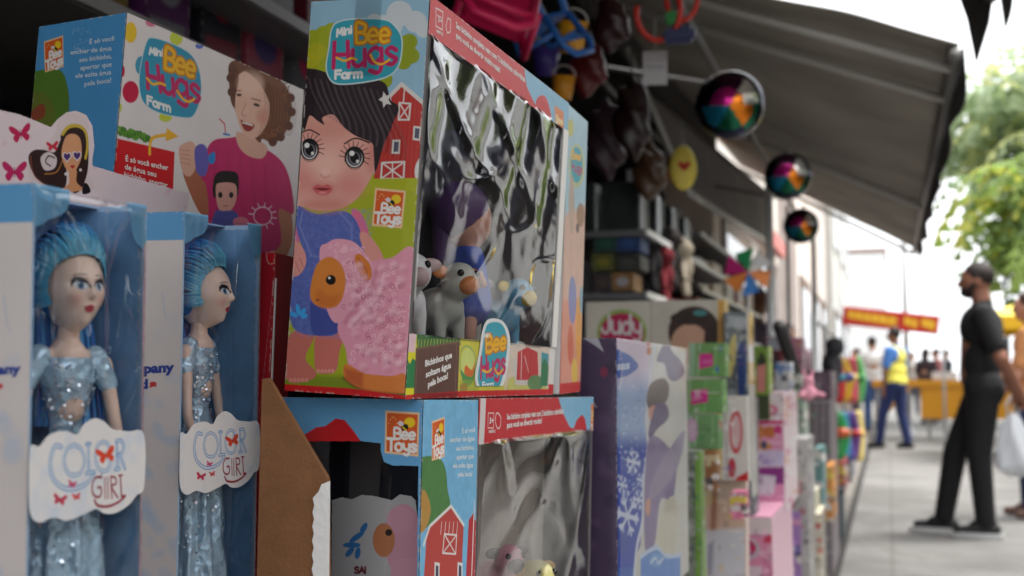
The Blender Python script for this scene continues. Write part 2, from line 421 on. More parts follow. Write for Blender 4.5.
# ------------------------------------------------------------------ setting
def ground_mat():
    m = bpy.data.materials.new('pavement'); m.use_nodes = True
    n = m.node_tree; b = n.nodes['Principled BSDF']; b.inputs['Roughness'].default_value = .75
    tc = n.nodes.new('ShaderNodeTexCoord')
    t = n.nodes.new('ShaderNodeTexNoise'); t.inputs['Scale'].default_value = 1.3; t.inputs['Detail'].default_value = 8; t.inputs['Roughness'].default_value = .65
    t2 = n.nodes.new('ShaderNodeTexNoise'); t2.inputs['Scale'].default_value = 60; t2.inputs['Detail'].default_value = 4
    n.links.new(tc.outputs['Object'], t.inputs['Vector']); n.links.new(tc.outputs['Object'], t2.inputs['Vector'])
    r = n.nodes.new('ShaderNodeValToRGB')
    r.color_ramp.elements[0].position = .33; r.color_ramp.elements[0].color = (.125, .12, .112, 1)
    r.color_ramp.elements[1].position = .66; r.color_ramp.elements[1].color = (.215, .206, .194, 1)
    mx = n.nodes.new('ShaderNodeMixRGB'); mx.blend_type = 'OVERLAY'; mx.inputs[0].default_value = .35
    n.links.new(t.outputs['Fac'], r.inputs[0]); n.links.new(r.outputs[0], mx.inputs[1]); n.links.new(t2.outputs['Fac'], mx.inputs[2])
    t3 = n.nodes.new('ShaderNodeTexNoise'); t3.inputs['Scale'].default_value = .55; t3.inputs['Detail'].default_value = 9; t3.inputs['Roughness'].default_value = .7; t3.inputs['Distortion'].default_value = 1.5
    n.links.new(tc.outputs['Object'], t3.inputs['Vector']); r3 = n.nodes.new('ShaderNodeValToRGB')
    r3.color_ramp.elements[0].position = .40; r3.color_ramp.elements[0].color = (.62, .6, .57, 1); r3.color_ramp.elements[1].position = .52; r3.color_ramp.elements[1].color = (1, 1, 1, 1); n.links.new(t3.outputs['Fac'], r3.inputs[0])
    br = n.nodes.new('ShaderNodeTexBrick'); br.inputs['Scale'].default_value = 1; br.inputs['Mortar Size'].default_value = .006
    br.inputs['Brick Width'].default_value = 2.4; br.inputs['Row Height'].default_value = 2.4; br.offset = 0
    br.inputs['Color1'].default_value = br.inputs['Color2'].default_value = (1, 1, 1, 1); br.inputs['Mortar'].default_value = (.62, .6, .58, 1)
    n.links.new(tc.outputs['Object'], br.inputs['Vector'])
    m2 = n.nodes.new('ShaderNodeMixRGB'); m2.blend_type = 'MULTIPLY'; m2.inputs[0].default_value = 1
    n.links.new(mx.outputs[0], m2.inputs[1]); n.links.new(br.outputs[0], m2.inputs[2]); m3 = n.nodes.new('ShaderNodeMixRGB'); m3.blend_type = 'MULTIPLY'; m3.inputs[0].default_value = .7; n.links.new(m2.outputs[0], m3.inputs[1]); n.links.new(r3.outputs[0], m3.inputs[2]); n.links.new(m3.outputs[0], b.inputs['Base Color'])
    bp = n.nodes.new('ShaderNodeBump'); bp.inputs['Strength'].default_value = .3; bp.inputs['Distance'].default_value = .01
    n.links.new(t2.outputs['Fac'], bp.inputs['Height']); n.links.new(bp.outputs[0], b.inputs['Normal'])
    return m
bm = bmesh.new()
vs = [bm.verts.new(p) for p in ((-200, -200, 0), (200, -200, 0), (200, 300, 0), (-200, 300, 0))]; bm.faces.new(vs)
struct('ground', bm, ground_mat())
bm = bmesh.new(); bx(bm, (-1.9, -6, .002), (-.31, 60, .05), .008)
struct('pavement_strip', bm, mat('kerb_concrete', (118, 112, 104), .8, noise=.25, nscale=6, bump=.4))
bm = bmesh.new(); bx(bm, (-.306, -6, .001), (-.262, 60, .006))
struct('shaded_kerb_gap', bm, mat('kerb_gap_shade', (38, 36, 34), .9))  # dark kerb gap, the kerb face's shade put into its colour
# shop interior behind the toys
bm = bmesh.new(); bx(bm, (-4, -3, .004), (-1.95, 8.4, .06)); struct('shop_floor', bm, mat('shop_tile', (90, 84, 78), .4))
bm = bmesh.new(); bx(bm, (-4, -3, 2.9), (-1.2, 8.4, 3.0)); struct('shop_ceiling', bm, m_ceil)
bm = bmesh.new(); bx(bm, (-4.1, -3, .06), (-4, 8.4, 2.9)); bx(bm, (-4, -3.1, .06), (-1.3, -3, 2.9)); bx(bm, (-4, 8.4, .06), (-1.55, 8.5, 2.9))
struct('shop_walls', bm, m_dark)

# building the shop is in, with the upper storey above the awnings
b = thing('shop_building', 'plain pale two storey shop building over the dark toy shop, awnings fixed to its front', 'building', (-1.2, 0, 0))
box('upper_wall', (-6, -3.2, 3.002), (0, 8.5, 6.5), mat('render_cream', (200, 192, 180), .8, noise=.08, nscale=3), b)
box('fascia_board', (-.02, -3.2, 2.62), (.03, 8.5, 2.99), mat('fascia', (70, 66, 64), .6), b)
for k in range(3):
    wd = box('window', (.0, -1+3.2*k, 4.1), (.03, .2+3.2*k, 5.3), mat('window_frame', (120, 118, 115), .5), b)
    box('pane', (.031, -.92+3.2*k, 4.18), (.036, .12+3.2*k, 5.22), mat('window_glass', (40, 48, 54), .1), wd)

# ------------------------------------------------------------------ awnings
def awning(name, label, y0, y1, xo, zo, slope, xi, ribs, col=(158, 152, 142), val=.12, sag=.03, group=None, tw=0):
    t = thing(name, label, 'awning', (xo, y0, zo), group=group)
    bm = bmesh.new(); nx, ny = 30, 110; L = xi-xo
    g = []
    for i in range(nx+1):
        row = []
        for j in range(ny+1):
            a = i/nx; c = j/ny
            z = -L*a*slope*(1+tw*c) - sag*math.sin(PI*c)*(1-a)*.8 - .02*abs(math.sin(PI*c*3))*math.sin(PI*a) + .010*math.sin(c*23+a*7)*a*(1-a)*3 + .05*(float(fbm(np.array(a*2.5+c*1.2), np.array(c*7-a*2), 5, 2))-.5)*min(1, 4*a)*(1-a*.3) - .018*math.exp(-((c-.62-.1*a)/.012)**2)
            row.append(bm.verts.new((L*a, (y1-y0)*c, z)))
        g.append(row)
    for i in range(nx):
        for j in range(ny): bm.faces.new((g[i][j], g[i+1][j], g[i+1][j+1], g[i][j+1]))
    bmesh.ops.recalc_face_normals(bm, faces=bm.faces)
    fo = obj('canopy', bm, mat('awning_canvas_%d' % col[0], col, .75, noise=.3, nscale=1.6, bump=.4, bscale=90), t, True)
    sm = fo.modifiers.new('s', 'SOLIDIFY'); sm.thickness = .006
    bm = bmesh.new(); prev = None
    for j in range(ny+1):
        c = j/ny; z = -sag*math.sin(PI*c)*.8 - .02*0
        dz = val*(1+.15*math.sin(c*31))
        a_ = bm.verts.new((.012, (y1-y0)*c, z-.005)); b_ = bm.verts.new((.016+.012*math.sin(c*40), (y1-y0)*c, z-dz))
        if prev: bm.faces.new((prev[0], a_, b_, prev[1]))
        prev = (a_, b_)
    v = obj('valance', bm, mat('valance_canvas', (48, 46, 45), .8), t, True)
    sm = v.modifiers.new('s', 'SOLIDIFY'); sm.thickness = .006
    obj('front_bar', tube(bmesh.new(), [(-.01, 0, -.03), (-.01, y1-y0, -.03)], .022, 12), mat('bar_grey', (120, 118, 115), .4), t, True)
    for (c, x0) in ribs:
        yy = (y1-y0)*c
        obj('rafter', tube(bmesh.new(), [(-.02, yy, -.05), (L, yy, -L*slope*(1+tw*c)-.05)], .016, 8), mat('rafter_grey', (190, 188, 184), .45), t, True)
    return t
A1 = awning('awning', 'large grey canvas awning with dark valance stretched over the toy stand, nearest one fully seen', 4.1, 10.6, .255, CH+1.125, .37, -1.25, [(.02, 0), (.09, 0), (.55, 0), (.985, 0)], tw=.5)
A0 = awning('awning', 'near grey awning whose dark far corner hangs at the top edge above the tree', -1.5, 3.75, .34, CH+1.2, .42, -1.2, [(.02, 0), (.5, 0), (.98, 0)], val=.14)
fl = onz(0, 0, 5); q_ = [ony(958, -8, 3.78), ony(994, -8, 3.74), ony(990, 22, 3.75), ony(977, 64, 3.76), ony(968, 20, 3.78)]
bm = bmesh.new(); vv_ = [bm.verts.new(q-A0.location) for q in q_]; bm.faces.new(vv_); fo = obj('hanging_flap', bm, mat('valance_canvas', (48, 46, 45), .8), A0); sm = fo.modifiers.new('s', 'SOLIDIFY'); sm.thickness = .012
# small lower canopy further along
p1, p2, p3, p4 = ony(640, 84, 5.5), ony(766, 190, 8.7), ony(766, 240, 8.7), ony(688, 190, 5.5)
A2 = thing('awning', 'small lower grey canopy with pale front bar beyond the yellow heart bag', 'awning', p4)
bm = bmesh.new(); n_ = 10; g_ = []
for i in range(n_+1):
    row = []
    for j in range(n_+1):
        a, b = i/n_, j/n_; q = (p1*(1-a)+p4*a)*(1-b)+(p2*(1-a)+p3*a)*b-p4; q.z -= .03*math.sin(PI*a)*math.sin(PI*b); row.append(bm.verts.new(q))
    g_.append(row)
for i in range(n_):
    for j in range(n_): bm.faces.new((g_[i][j], g_[i+1][j], g_[i+1][j+1], g_[i][j+1]))
fo = obj('canopy', bm, mat('awning_canvas_small', (150, 148, 148), .75, noise=.12, nscale=3), A2, True); sm = fo.modifiers.new('s', 'SOLIDIFY'); sm.thickness = .006
obj('front_bar', tube(bmesh.new(), [(0, 0, -.012), p3-p4+Vector((0, 0, -.012))], .02, 8), m_whpaint, A2, True)
obj('rafter', tube(bmesh.new(), [(0, 0, -.012), p1-p4+Vector((0, 0, -.012))], .014, 8), m_whpaint, A2, True)
obj('arm', tube(bmesh.new(), [p1-p4+Vector((.0, -.3, .1)), (0, -.05, 0), (.02, .3, -.02)], .014, 8), m_whpaint, A2, True)

# long buildings of the street's left side
def house(name, label, x, y0, y1, h, col, rows, cols, z0=3.1, door=(110, 90, 80), side=1, sign=None, roof=(150, 120, 110)):
    t = thing(name, label, 'building', (x, y0, 0))
    d = -side
    X = lambda a, b: (min(a*d, b*d), max(a*d, b*d))
    x0, x1 = X(0, 5)
    box('wall', (x0, 0, 0), (x1, y1-y0, h), mat('wall_%d_%d_%d' % col, col, .85, noise=.07, nscale=2), t)
    n = cols; W = (y1-y0)/n
    x0, x1 = X(-.03, .02); p0, p1 = X(-.036, -.03)
    for i in range(n):
        a = W*i+W*.15; b_ = W*(i+1)-W*.15
        o = box('shopfront', (x0, a, .0), (x1, b_, 2.4), mat('door_%d' % door[0], door, .6), t)
        box('pane', (p0, a+.12, .5), (p1, b_-.12, 2.25), mat('window_glass'), o)
        for r in range(rows):
            z = z0+.6+r*2.9
            if z+1.3 > h: break
            f = box('window', (x0, a+.3, z), (x1, b_-.3, z+1.3), mat('sash_white', (190, 188, 184), .5), t)
            box('pane', (p0, a+.37, z+.07), (p1, b_-.37, z+1.23), mat('window_glass'), f)
    r0, r1 = X(-.25, 5.1)
    box('cornice', (r0, -.1, h+.002), (r1, y1-y0+.1, h+.22), mat('roof_%d' % roof[0], roof, .8), t, .03)
    if sign:
        s0, s1 = X(-.12, -.04)
        box('sign_board', (s0, .4, 2.5), (s1, y1-y0-.4, 2.68), mat('sign_%d' % sign[0], sign, .5), t)
    return t
house('shop_house', 'white rendered house with a faded red sign strip just past the awning', -1.3, 9.2, 15, 6.2, (212, 205, 198), 1, 2, sign=(196, 110, 106))
house('shop_house', 'pinkish plastered house with tiled cornice further down the left side', -1.1, 15.4, 23, 4.6, (222, 210, 204), 1, 3, roof=(176, 140, 128))
house('shop_house', 'tall white house at the far end of the left side', -1.0, 23.4, 34, 7.5, (216, 214, 210), 2, 3)
house('street_building', 'low white street building closing the view beyond the yellow stall', -5, 62, 70, 7.5, (222, 222, 220), 2, 3, side=-1)
# brick patch seen under the awning
bw = tag(box('brick_wall', (-2.2, 8.56, 2.6), (-1.32, 9.18, 4.4), mat('ochre_brick', (186, 130, 88), .8, noise=.2, nscale=12)), 'ochre brick wall piece glimpsed between the two awnings', 'wall')
house('street_building', 'pale corner building opposite the toy stand with dark shopfronts', 9, -8, 14, 6.0, (206, 200, 192), 1, 5, side=-1)
house('street_building', 'white building on the right side behind the drooping tree', 9.2, 30, 50, 8, (220, 218, 214), 2, 5, side=-1)

# ------------------------------------------------------------------ trees
def leafmat(name, c, tr=.4):
    if name in MATS: return MATS[name]
    m = mat(name, c, .5, noise=.35, nscale=3); n = m.node_tree
    tl = n.nodes.new('ShaderNodeBsdfTranslucent'); tl.inputs[0].default_value = (*np.clip(lin(c)*1.3, 0, 1), 1)
    mx = n.nodes.new('ShaderNodeMixShader'); mx.inputs[0].default_value = .5
    out = n.nodes['Material Output']; n.links.new(n.nodes['Principled BSDF'].outputs[0], mx.inputs[1]); n.links.new(tl.outputs[0], mx.inputs[2]); n.links.new(mx.outputs[0], out.inputs[0])
    return m
def drooping_tree(label, x, y, h, rad, n, cols, seed, group=None, trunk=.16):
    rn = random.Random(seed)
    t = thing('drooping_tree', label, 'tree', (x, y, 0), group=group)
    bm = bmesh.new(); tube(bm, [(0, 0, 0), (.08, .05, h*.3), (-.05, 0, h*.62)], [trunk, trunk*.8, trunk*.55], 10)
    tips = []
    for k in range(16):
        a = 2*PI*k/16+rn.random(); rr = rad*rn.uniform(.3, .8); zz = h*rn.uniform(.66, .98)
        p = Vector((math.cos(a)*rr, math.sin(a)*rr, zz)); tips.append(p)
        tube(bm, [(-.05, 0, h*.6), (p.x*.4, p.y*.4, h*.6+(zz-h*.6)*.7), p], [trunk*.4, trunk*.25, trunk*.08], 6)
    obj('trunk', bm, mat('bark', (96, 80, 66), .9, noise=.3, nscale=20), t)
    V = []; F = []; MI = []
    for k in range(n):
        p = rn.choice(tips); c = p+Vector((rn.gauss(0, rad*.3), rn.gauss(0, rad*.3), rn.gauss(0, h*.05)))
        L = rn.uniform(.6, 2.0); segs = 6; a = rn.uniform(0, 2*PI); out = Vector((math.cos(a), math.sin(a), 0)); mi = rn.choices(range(len(cols)), [5, 3, 2][:len(cols)])[0]
        q = c.copy()-Vector((0, 0, rn.random()*h*.12)); d = (out*.8+Vector((0, 0, .35))).normalized(); w_ = rn.uniform(.015, .03)
        for s_ in range(segs):
            q2 = q+d*(L/segs); d = (d+Vector((0, 0, -.42))).normalized()
            # leaflets on both sides of the frond
            for sd in (-1, 1):
                tp = Vector((-out.y, out.x, 0))*sd*rn.uniform(.10, .2)+Vector((0, 0, -.06))+d*.06
                i = len(V); V += [tuple(q), tuple(q2), tuple((q+q2)/2+tp)]; F.append((i, i+1, i+2)); MI.append(mi)
            q = q2
    me = bpy.data.meshes.new('crown'); me.from_pydata(V, [], F)
    me.polygons.foreach_set('material_index', MI)
    o = bpy.data.objects.new('crown', me); COL.objects.link(o); o.parent = t
    for i, c in enumerate(cols): me.materials.append(leafmat('leaf_%d_%d' % (c[0], c[1]), c))
    return t
GR = [(146, 162, 124), (126, 148, 108), (178, 182, 120)]
drooping_tree('feathery green tree with drooping fronds at the right edge of the photo', 3.7, 27, 7.9, 2.3, 950, GR, 3)
drooping_tree('smaller yellow-green drooping tree in front of the larger one at the right', 2.75, 20.5, 4.9, 1.0, 420, [(122, 146, 66), (96, 122, 62), (168, 170, 70)], 9, trunk=.1)
drooping_tree('leafy street tree across the street from the toys', 7.5, 6.5, 6.5, 2.2, 1500, GR, 5)

# lamps and poles of the street
def pole(name, label, x, y, h, r=.03, col=(150, 150, 150), arm=None, cat='pole'):
    t = thing(name, label, cat, (x, y, 0))
    obj('shaft', tube(bmesh.new(), [(0, 0, 0), (0, 0, h)], [r*1.2, r*.8], 10), mat('pole_%d' % col[0], col, .5), t, True)
    obj('base', tube(bmesh.new(), [(0, 0, 0), (0, 0, .12)], [r*2.4, r*2], 10), mat('pole_%d' % col[0]), t)
    if arm:
        obj('arm', tube(bmesh.new(), [(0, 0, h-.1), (arm[0]*.5, 0, h+.05), (arm[0], 0, h)], r*.5, 8), mat('pole_%d' % col[0]), t, True)
        box('lamp_head', (arm[0]-.22, -.12, h-.16), (arm[0]+.22, .12, h+.04), mat('lamp_grey', (120, 122, 124), .5), t, .02)
    return t
p = ony(985, 200, 22); pole('street_lamp', 'grey street lamp with a box head before the green tree', p.x-1.4, 22, p.z, .05, (170, 172, 174), (1.25,), 'street lamp')
p = ony(1004, 240, 26); pole('utility_pole', 'thin dark utility pole above the yellow canopy at the right', p.x, 26, p.z+2.4, .04, (80, 80, 82))
p = ony(905, 262, 40); pole('utility_pole', 'far pale utility pole over the red banner', p.x, 40, p.z+1.5, .06, (170, 170, 150))

# ------------------------------------------------------------------ shop shelves
def shelf_unit(label, x0, x1, y0, y1, zs, name='shelf_unit', group=None, back=True, edge=None):
    t = thing(name, label, 'shelf', (x1, y0, 0), group=group)
    for z in zs:
        o = box('board', (x0-x1, 0, z-.02), (0, y1-y0, z), m_board, t, .002)
        box('edge_strip', (.001, .0, z-.018), (.008, y1-y0, z+.002), edge or m_whpaint, o)
    n = max(2, int((y1-y0)/.9)+1)
    for k in range(n):
        yy = (y1-y0-.03)*k/(n-1)
        box('post', (x0-x1-.03, yy, .06), (x0-x1, yy+.03, zs[-1]+.3), m_metal, t)
    if back: box('back_panel', (x0-x1-.045, 0, .06), (x0-x1-.031, y1-y0, zs[-1]+.25), mat('panel_grey', (60, 58, 60), .6), t)
    return t
ztop = [CH+.14, onx(300, 92, -.938).z, onx(310, 24, -.938).z]
shelf_unit('long grey shelf with pale edges in the dark shop behind the large toy boxes', -1.45, -.95, .55, 2.6, ztop, edge=mat('edge_grey', (120, 120, 122), .35))
# stock on those shelves: each a box with a printed front
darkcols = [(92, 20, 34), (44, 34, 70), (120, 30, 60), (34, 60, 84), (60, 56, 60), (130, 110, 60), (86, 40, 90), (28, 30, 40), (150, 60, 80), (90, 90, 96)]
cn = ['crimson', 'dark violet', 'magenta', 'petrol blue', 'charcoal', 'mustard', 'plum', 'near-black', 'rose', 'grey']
rr = random.Random(4); k = 0
for li, z in enumerate(ztop):
    y = .62
    while y < 2.5:
        wd = rr.uniform(.09, .17); hh = rr.uniform(.13, .22); ci = k % len(darkcols)
        if y+wd > 2.58: break
        t = thing('shelf_toy_box', '%s toy box on the %s shelf behind the large boxes, %s from the left' % (cn[ci], ['lower', 'middle', 'top'][li], ['first', 'second', 'third', 'fourth', 'fifth', 'sixth', 'seventh', 'eighth', 'ninth', 'tenth', 'eleventh', 'twelfth', 'thirteenth', 'fourteenth', 'fifteenth', 'sixteenth'][len([1 for q in COL.objects if q.get('shelfrow') == li])]), 'toy box', (-1.03, y, z+.001), group='boxes on the shelves behind the large toy boxes')
        t['shelfrow'] = li
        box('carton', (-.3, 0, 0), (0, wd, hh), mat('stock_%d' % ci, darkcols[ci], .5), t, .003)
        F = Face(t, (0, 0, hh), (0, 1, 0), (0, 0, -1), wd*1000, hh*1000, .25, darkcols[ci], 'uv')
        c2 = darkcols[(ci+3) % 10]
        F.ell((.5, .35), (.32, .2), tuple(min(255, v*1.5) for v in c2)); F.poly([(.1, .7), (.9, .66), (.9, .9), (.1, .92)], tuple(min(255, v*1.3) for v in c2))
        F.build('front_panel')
        y += wd+rr.uniform(.01, .06); k += 1
for o in COL.objects:
    if 'shelfrow' in o: del o['shelfrow']
# goods at far left on the shelf

# ------------------------------------------------------------------ the large toy boxes
TEAL = (52, 160, 178); MAG = (190, 34, 96); YEL = (240, 180, 40); WH = (235, 232, 228)
SKY = (120, 178, 214); ORG = (214, 92, 36); LIME = (170, 178, 34); CRED = (200, 30, 36)

def bee_toys(F, q, sc=1.0, bee=True):
    """orange square with white lettering and a bee; q = TL,TR,BR,BL in px"""
    q = [np.array(p, float) for p in q]
    L = lambda u, v: tuple((q[0]*(1-u)+q[1]*u)*(1-v)+(q[3]*(1-u)+q[2]*u)*v)
    F.poly([L(0, 0), L(1, 0), L(1, 1), L(0, 1)], (238, 196, 150)); F.poly([L(.05, .05), L(.95, .05), L(.95, .95), L(.05, .95)], ORG)
    upv = (L(0, 0)[0]-L(0, 1)[0], L(0, 0)[1]-L(0, 1)[1]); hh = .27
    F.ell(L(.72, .24), (abs(q[1][0]-q[0][0])*.16, abs(q[3][1]-q[0][1])*.12), (236, 200, 40))
    F.ell(L(.58, .36), (abs(q[1][0]-q[0][0])*.11, abs(q[3][1]-q[0][1])*.08), (40, 34, 24), rot=-35)
    F.line([L(.52, .36), L(.62, .42)], 1.0*sc, (236, 200, 40)); F.ell(L(.46, .28), (abs(q[1][0]-q[0][0])*.09, abs(q[3][1]-q[0][1])*.06), (225, 225, 230), .8, 30)
    for k in range(8): F.ell(L(.1+.05*k, .3-.16*math.sin(k*.6)), abs(q[1][0]-q[0][0])*.012+.1, (240, 214, 150))
    F.word('Bee', L(.28, .64), L(.93, .62), 1, WH, 1.9*sc, up=(upv[0]*hh*.9, upv[1]*hh*.9))
    F.word('Toys', L(.08, .92), L(.98, .9), 1, WH, 2.2*sc, up=(upv[0]*hh, upv[1]*hh))
def splash(F, c, s, col=(60, 160, 225)):
    for a, l in ((-100, 1), (-60, .8), (-150, .9), (-20, .6)):
        k = R(a); F.ell((c[0]+math.cos(k)*s*l*.6, c[1]+math.sin(k)*s*l*.6), (s*.42*l, s*.16), col, rot=a)
def open_carton(root, W, D, H, win, back=True, t=.0018, inner=(88, 84, 84)):
    """carton with near corner at the origin, front face towards -y, long face towards +x with a window
    cut out: win = (y0,y1,z0,z1)"""
    bm = bmesh.new()
    bx(bm, (-W, 0, 0), (0, t, H)); bx(bm, (-W, D-t, 0), (0, D, H)); bx(bm, (-W, t, 0), (-W+t, D-t, H))
    bx(bm, (-W+t, t, 0), (0, D-t, t)); bx(bm, (-W+t, t, H-t), (0, D-t, H))
    y0, y1, z0, z1 = win
    bx(bm, (-t, t, t), (0, D-t, z0)); bx(bm, (-t, t, z1), (0, D-t, H-t))
    if y0 > t: bx(bm, (-t, t, z0), (0, y0, z1))
    if y1 < D-t: bx(bm, (-t, y1, z0), (0, D-t, z1))
    return obj('carton', bm, mat('carton_grey', inner, .6), root)

# ---- main box
MW, MD, MH = .0866, .3063, .26
M_ = thing('toy_box', 'largest toy box, doll and lamb printed on its front, red header over a crinkled window', 'toy box', (-.2903, .6717, -.0133+CH), (R(-.24), R(3.41), R(-1.70)))
open_carton(M_, MW, MD, MH, (.006, .292, .040, .236))
F = Face(M_, (-MW, 0, MH), (1, 0, 0), (0, 0, -1), MW*1000, MH*1000, 3, (150, 190, 212))
P = F.poly; LN = F.line; EL = F.ell
P([(270, 170), (440, 176), (440, 410), (270, 410)], (164, 172, 32))
P([(270, 372), (345, 376), (415, 380), (415, 410), (270, 410)], (120, 138, 30), soft=4)
for c, r in (((400, 14), 13), ((416, 22), 11), ((384, 24), 9), ((375, 22), 8), ((424, 30), 8), ((395, 27), 8)): EL(c, r, (206, 212, 216))
for c, r in (((314, 50), 20), ((325, 36), 10), ((322, 62), 14), ((332, 30), 7)): EL(c, r, (160, 170, 34))
for c, r in (((318, 52), 9), ((312, 60), 8)): EL(c, r, (186, 178, 36), .7)
for c, r in (((402, 50), 14), ((410, 42), 8), ((412, 56), 8), ((404, 62), 8), ((384, 80), 9)): EL(c, r, (146, 160, 30))
# barn
P([(384, 103), (402, 84), (426, 104), (420, 182), (374, 180)], (186, 52, 46))
for k in range(9): LN([(388+k*4, 96-(k*2 if k < 4 else 14-k*2)), (380+k*4.4, 178)], .35, (205, 84, 74), .6)
LN([(382, 105), (402, 84.5), (427, 106)], 2.6, (222, 214, 208))
def xdoor(a, b, c, d, wd, col=(226, 220, 214)):
    LN([a, b, c, d], wd, col, closed=True); LN([a, c], wd*.8, col); LN([b, d], wd*.8, col)
xdoor((400, 103), (411, 104), (409.5, 120), (399, 120), 1.1); LN([(405, 90), (404, 102)], .8, (226, 220, 214))
xdoor((382.5, 163), (405, 162), (404, 179), (381.5, 179), 1.2); LN([(393, 162), (393, 179)], .8, (226, 220, 214))
P([(393, 140), (401, 140), (400, 154), (392, 154)], (226, 220, 214)); P([(394.6, 142), (399.5, 142), (398.6, 152), (394, 152)], (90, 90, 110))
P([(414, 126), (422, 127), (420, 141), (413, 140)], (226, 220, 214)); P([(415.5, 128), (420, 129), (419, 139), (414.6, 138)], (90, 90, 110))
EL((424, 172), (9, 15), (220, 218, 216)); EL((388, 102), (4, 9), (216, 210, 204))
P([(270, 180), (440, 178), (440, 190), (270, 200)], (172, 178, 34))
# overalls, shirt, arms, legs
SK = (222, 150, 140)
P([(292, 333), (316, 332), (306, 358), (317, 372), (311, 380), (290, 382), (282, 362)], (196, 110, 98), smooth=True)
P([(318, 334), (344, 332), (340, 352), (337, 370), (327, 374), (317, 371), (315, 355)], (202, 112, 100), smooth=True)
for k in range(5): EL((319+k*3.6, 371), (1.6, 2), (222, 150, 138)); EL((291+k*4, 380), (1.8, 2.2), (214, 136, 124))
P([(291, 212), (299, 212), (303, 232), (298, 244), (288, 240)], (222, 108, 142), smooth=True)
P([(352, 210), (362, 214), (369, 232), (366, 240), (356, 236)], (222, 108, 142), smooth=True)
P([(297, 206), (317, 214), (343, 211), (356, 220), (363, 240), (364, 262), (352, 300), (341, 330), (325, 336), (293, 327), (291, 278), (304, 256), (297, 230)], (84, 98, 168), smooth=True)
F._bl(F.mm([(292, 210), (365, 212), (365, 335), (290, 335)]), 1, lambda X, Y: fbm(X/1.6, Y/1.6, 5)*1.6-.6, (120, 134, 196), .55)
LN([(303, 212), (300, 226), (312, 256)], 1.2, (120, 130, 190)); LN([(312, 256), (352, 262)], .7, (120, 130, 190)); LN([(340, 212), (352, 226), (352, 244)], 1.6, (110, 122, 186))
P([(312, 300), (326, 310), (340, 330), (322, 336), (312, 330)], (66, 78, 150), smooth=True)
P([(289, 240), (300, 244), (306, 254), (306, 266), (298, 276), (289, 272)], SK, smooth=True); LN([(296, 262), (300, 272)], .5, (180, 100, 92)); LN([(300, 258), (304, 267)], .5, (180, 100, 92))
P([(360, 234), (367, 233), (378, 246), (384, 258), (382, 266), (372, 264), (364, 250)], SK, smooth=True)
# lamb
PK = (226, 152, 172)
P([(352, 272), (372, 262), (392, 258), (416, 254), (416, 376), (382, 380), (352, 370), (346, 348), (338, 328), (346, 300)], PK, smooth=True)
P([(320, 252), (328, 243), (338, 239), (354, 242), (366, 254), (374, 266), (373, 284), (359, 301), (346, 318), (334, 322), (325, 300)], (230, 160, 178), smooth=True)
rn = random.Random(3)
def curls(poly_c, n, col, r0=3.4):
    for _ in range(n):
        cx, cy = poly_c(rn); a0 = rn.uniform(0, 6.28); r = rn.uniform(r0*.6, r0)
        LN([(cx+math.cos(a0+t)*r*(1-t/8), cy+math.sin(a0+t)*r*(1-t/8)) for t in np.linspace(0, 5, 9)], .75, col, .75)
curls(lambda q: (q.uniform(352, 406), q.uniform(268, 366)), 85, (244, 190, 204)); curls(lambda q: (q.uniform(354, 406), q.uniform(272, 366)), 60, (190, 102, 128), 3)
curls(lambda q: (q.uniform(330, 366), q.uniform(244, 258)), 14, (244, 190, 204)); curls(lambda q: (q.uniform(344, 368), q.uniform(258, 308)), 22, (246, 196, 208)); curls(lambda q: (q.uniform(344, 368), q.uniform(258, 308)), 16, (192, 108, 134), 3)
LN([(346, 322), (356, 306), (371, 292), (376, 272)], 3.0, (186, 102, 128), .55, smooth=True, soft=3)
LN([(350, 326), (362, 312), (377, 298), (384, 276)], 2.2, (248, 200, 212), .7, smooth=True, soft=2)
P([(312, 282), (318, 264), (330, 257), (341, 264), (346, 280), (342, 300), (332, 308), (318, 306), (311, 298)], (218, 130, 52), smooth=True, soft=1)
P([(318, 290), (330, 296), (340, 294), (336, 306), (320, 306)], (196, 100, 44), .6, smooth=True, soft=4)
EL((331.3, 280), 5, (20, 14, 12)); EL((329.8, 278), 1.3, WH); EL((318, 300), (2, 1.2), (150, 70, 40))
P([(355, 258), (360, 254), (370, 264), (372, 277), (366, 281), (359, 272)], (216, 122, 48), smooth=True); LN([(358, 258), (366, 268), (368, 277)], .8, (176, 86, 36), .7, smooth=True)
P([(346, 364), (360, 371), (368, 374), (392, 376), (405, 374), (405, 393), (372, 392), (358, 388), (345, 378)], (214, 124, 56), smooth=True)
LN([(344, 378), (356, 387), (372, 392), (404, 395)], 1.3, (60, 36, 26), .8, smooth=True, soft=2); P([(345, 368), (364, 373), (363, 388), (347, 380)], (176, 76, 44), .75, soft=3)
splash(F, (300, 318), 14)
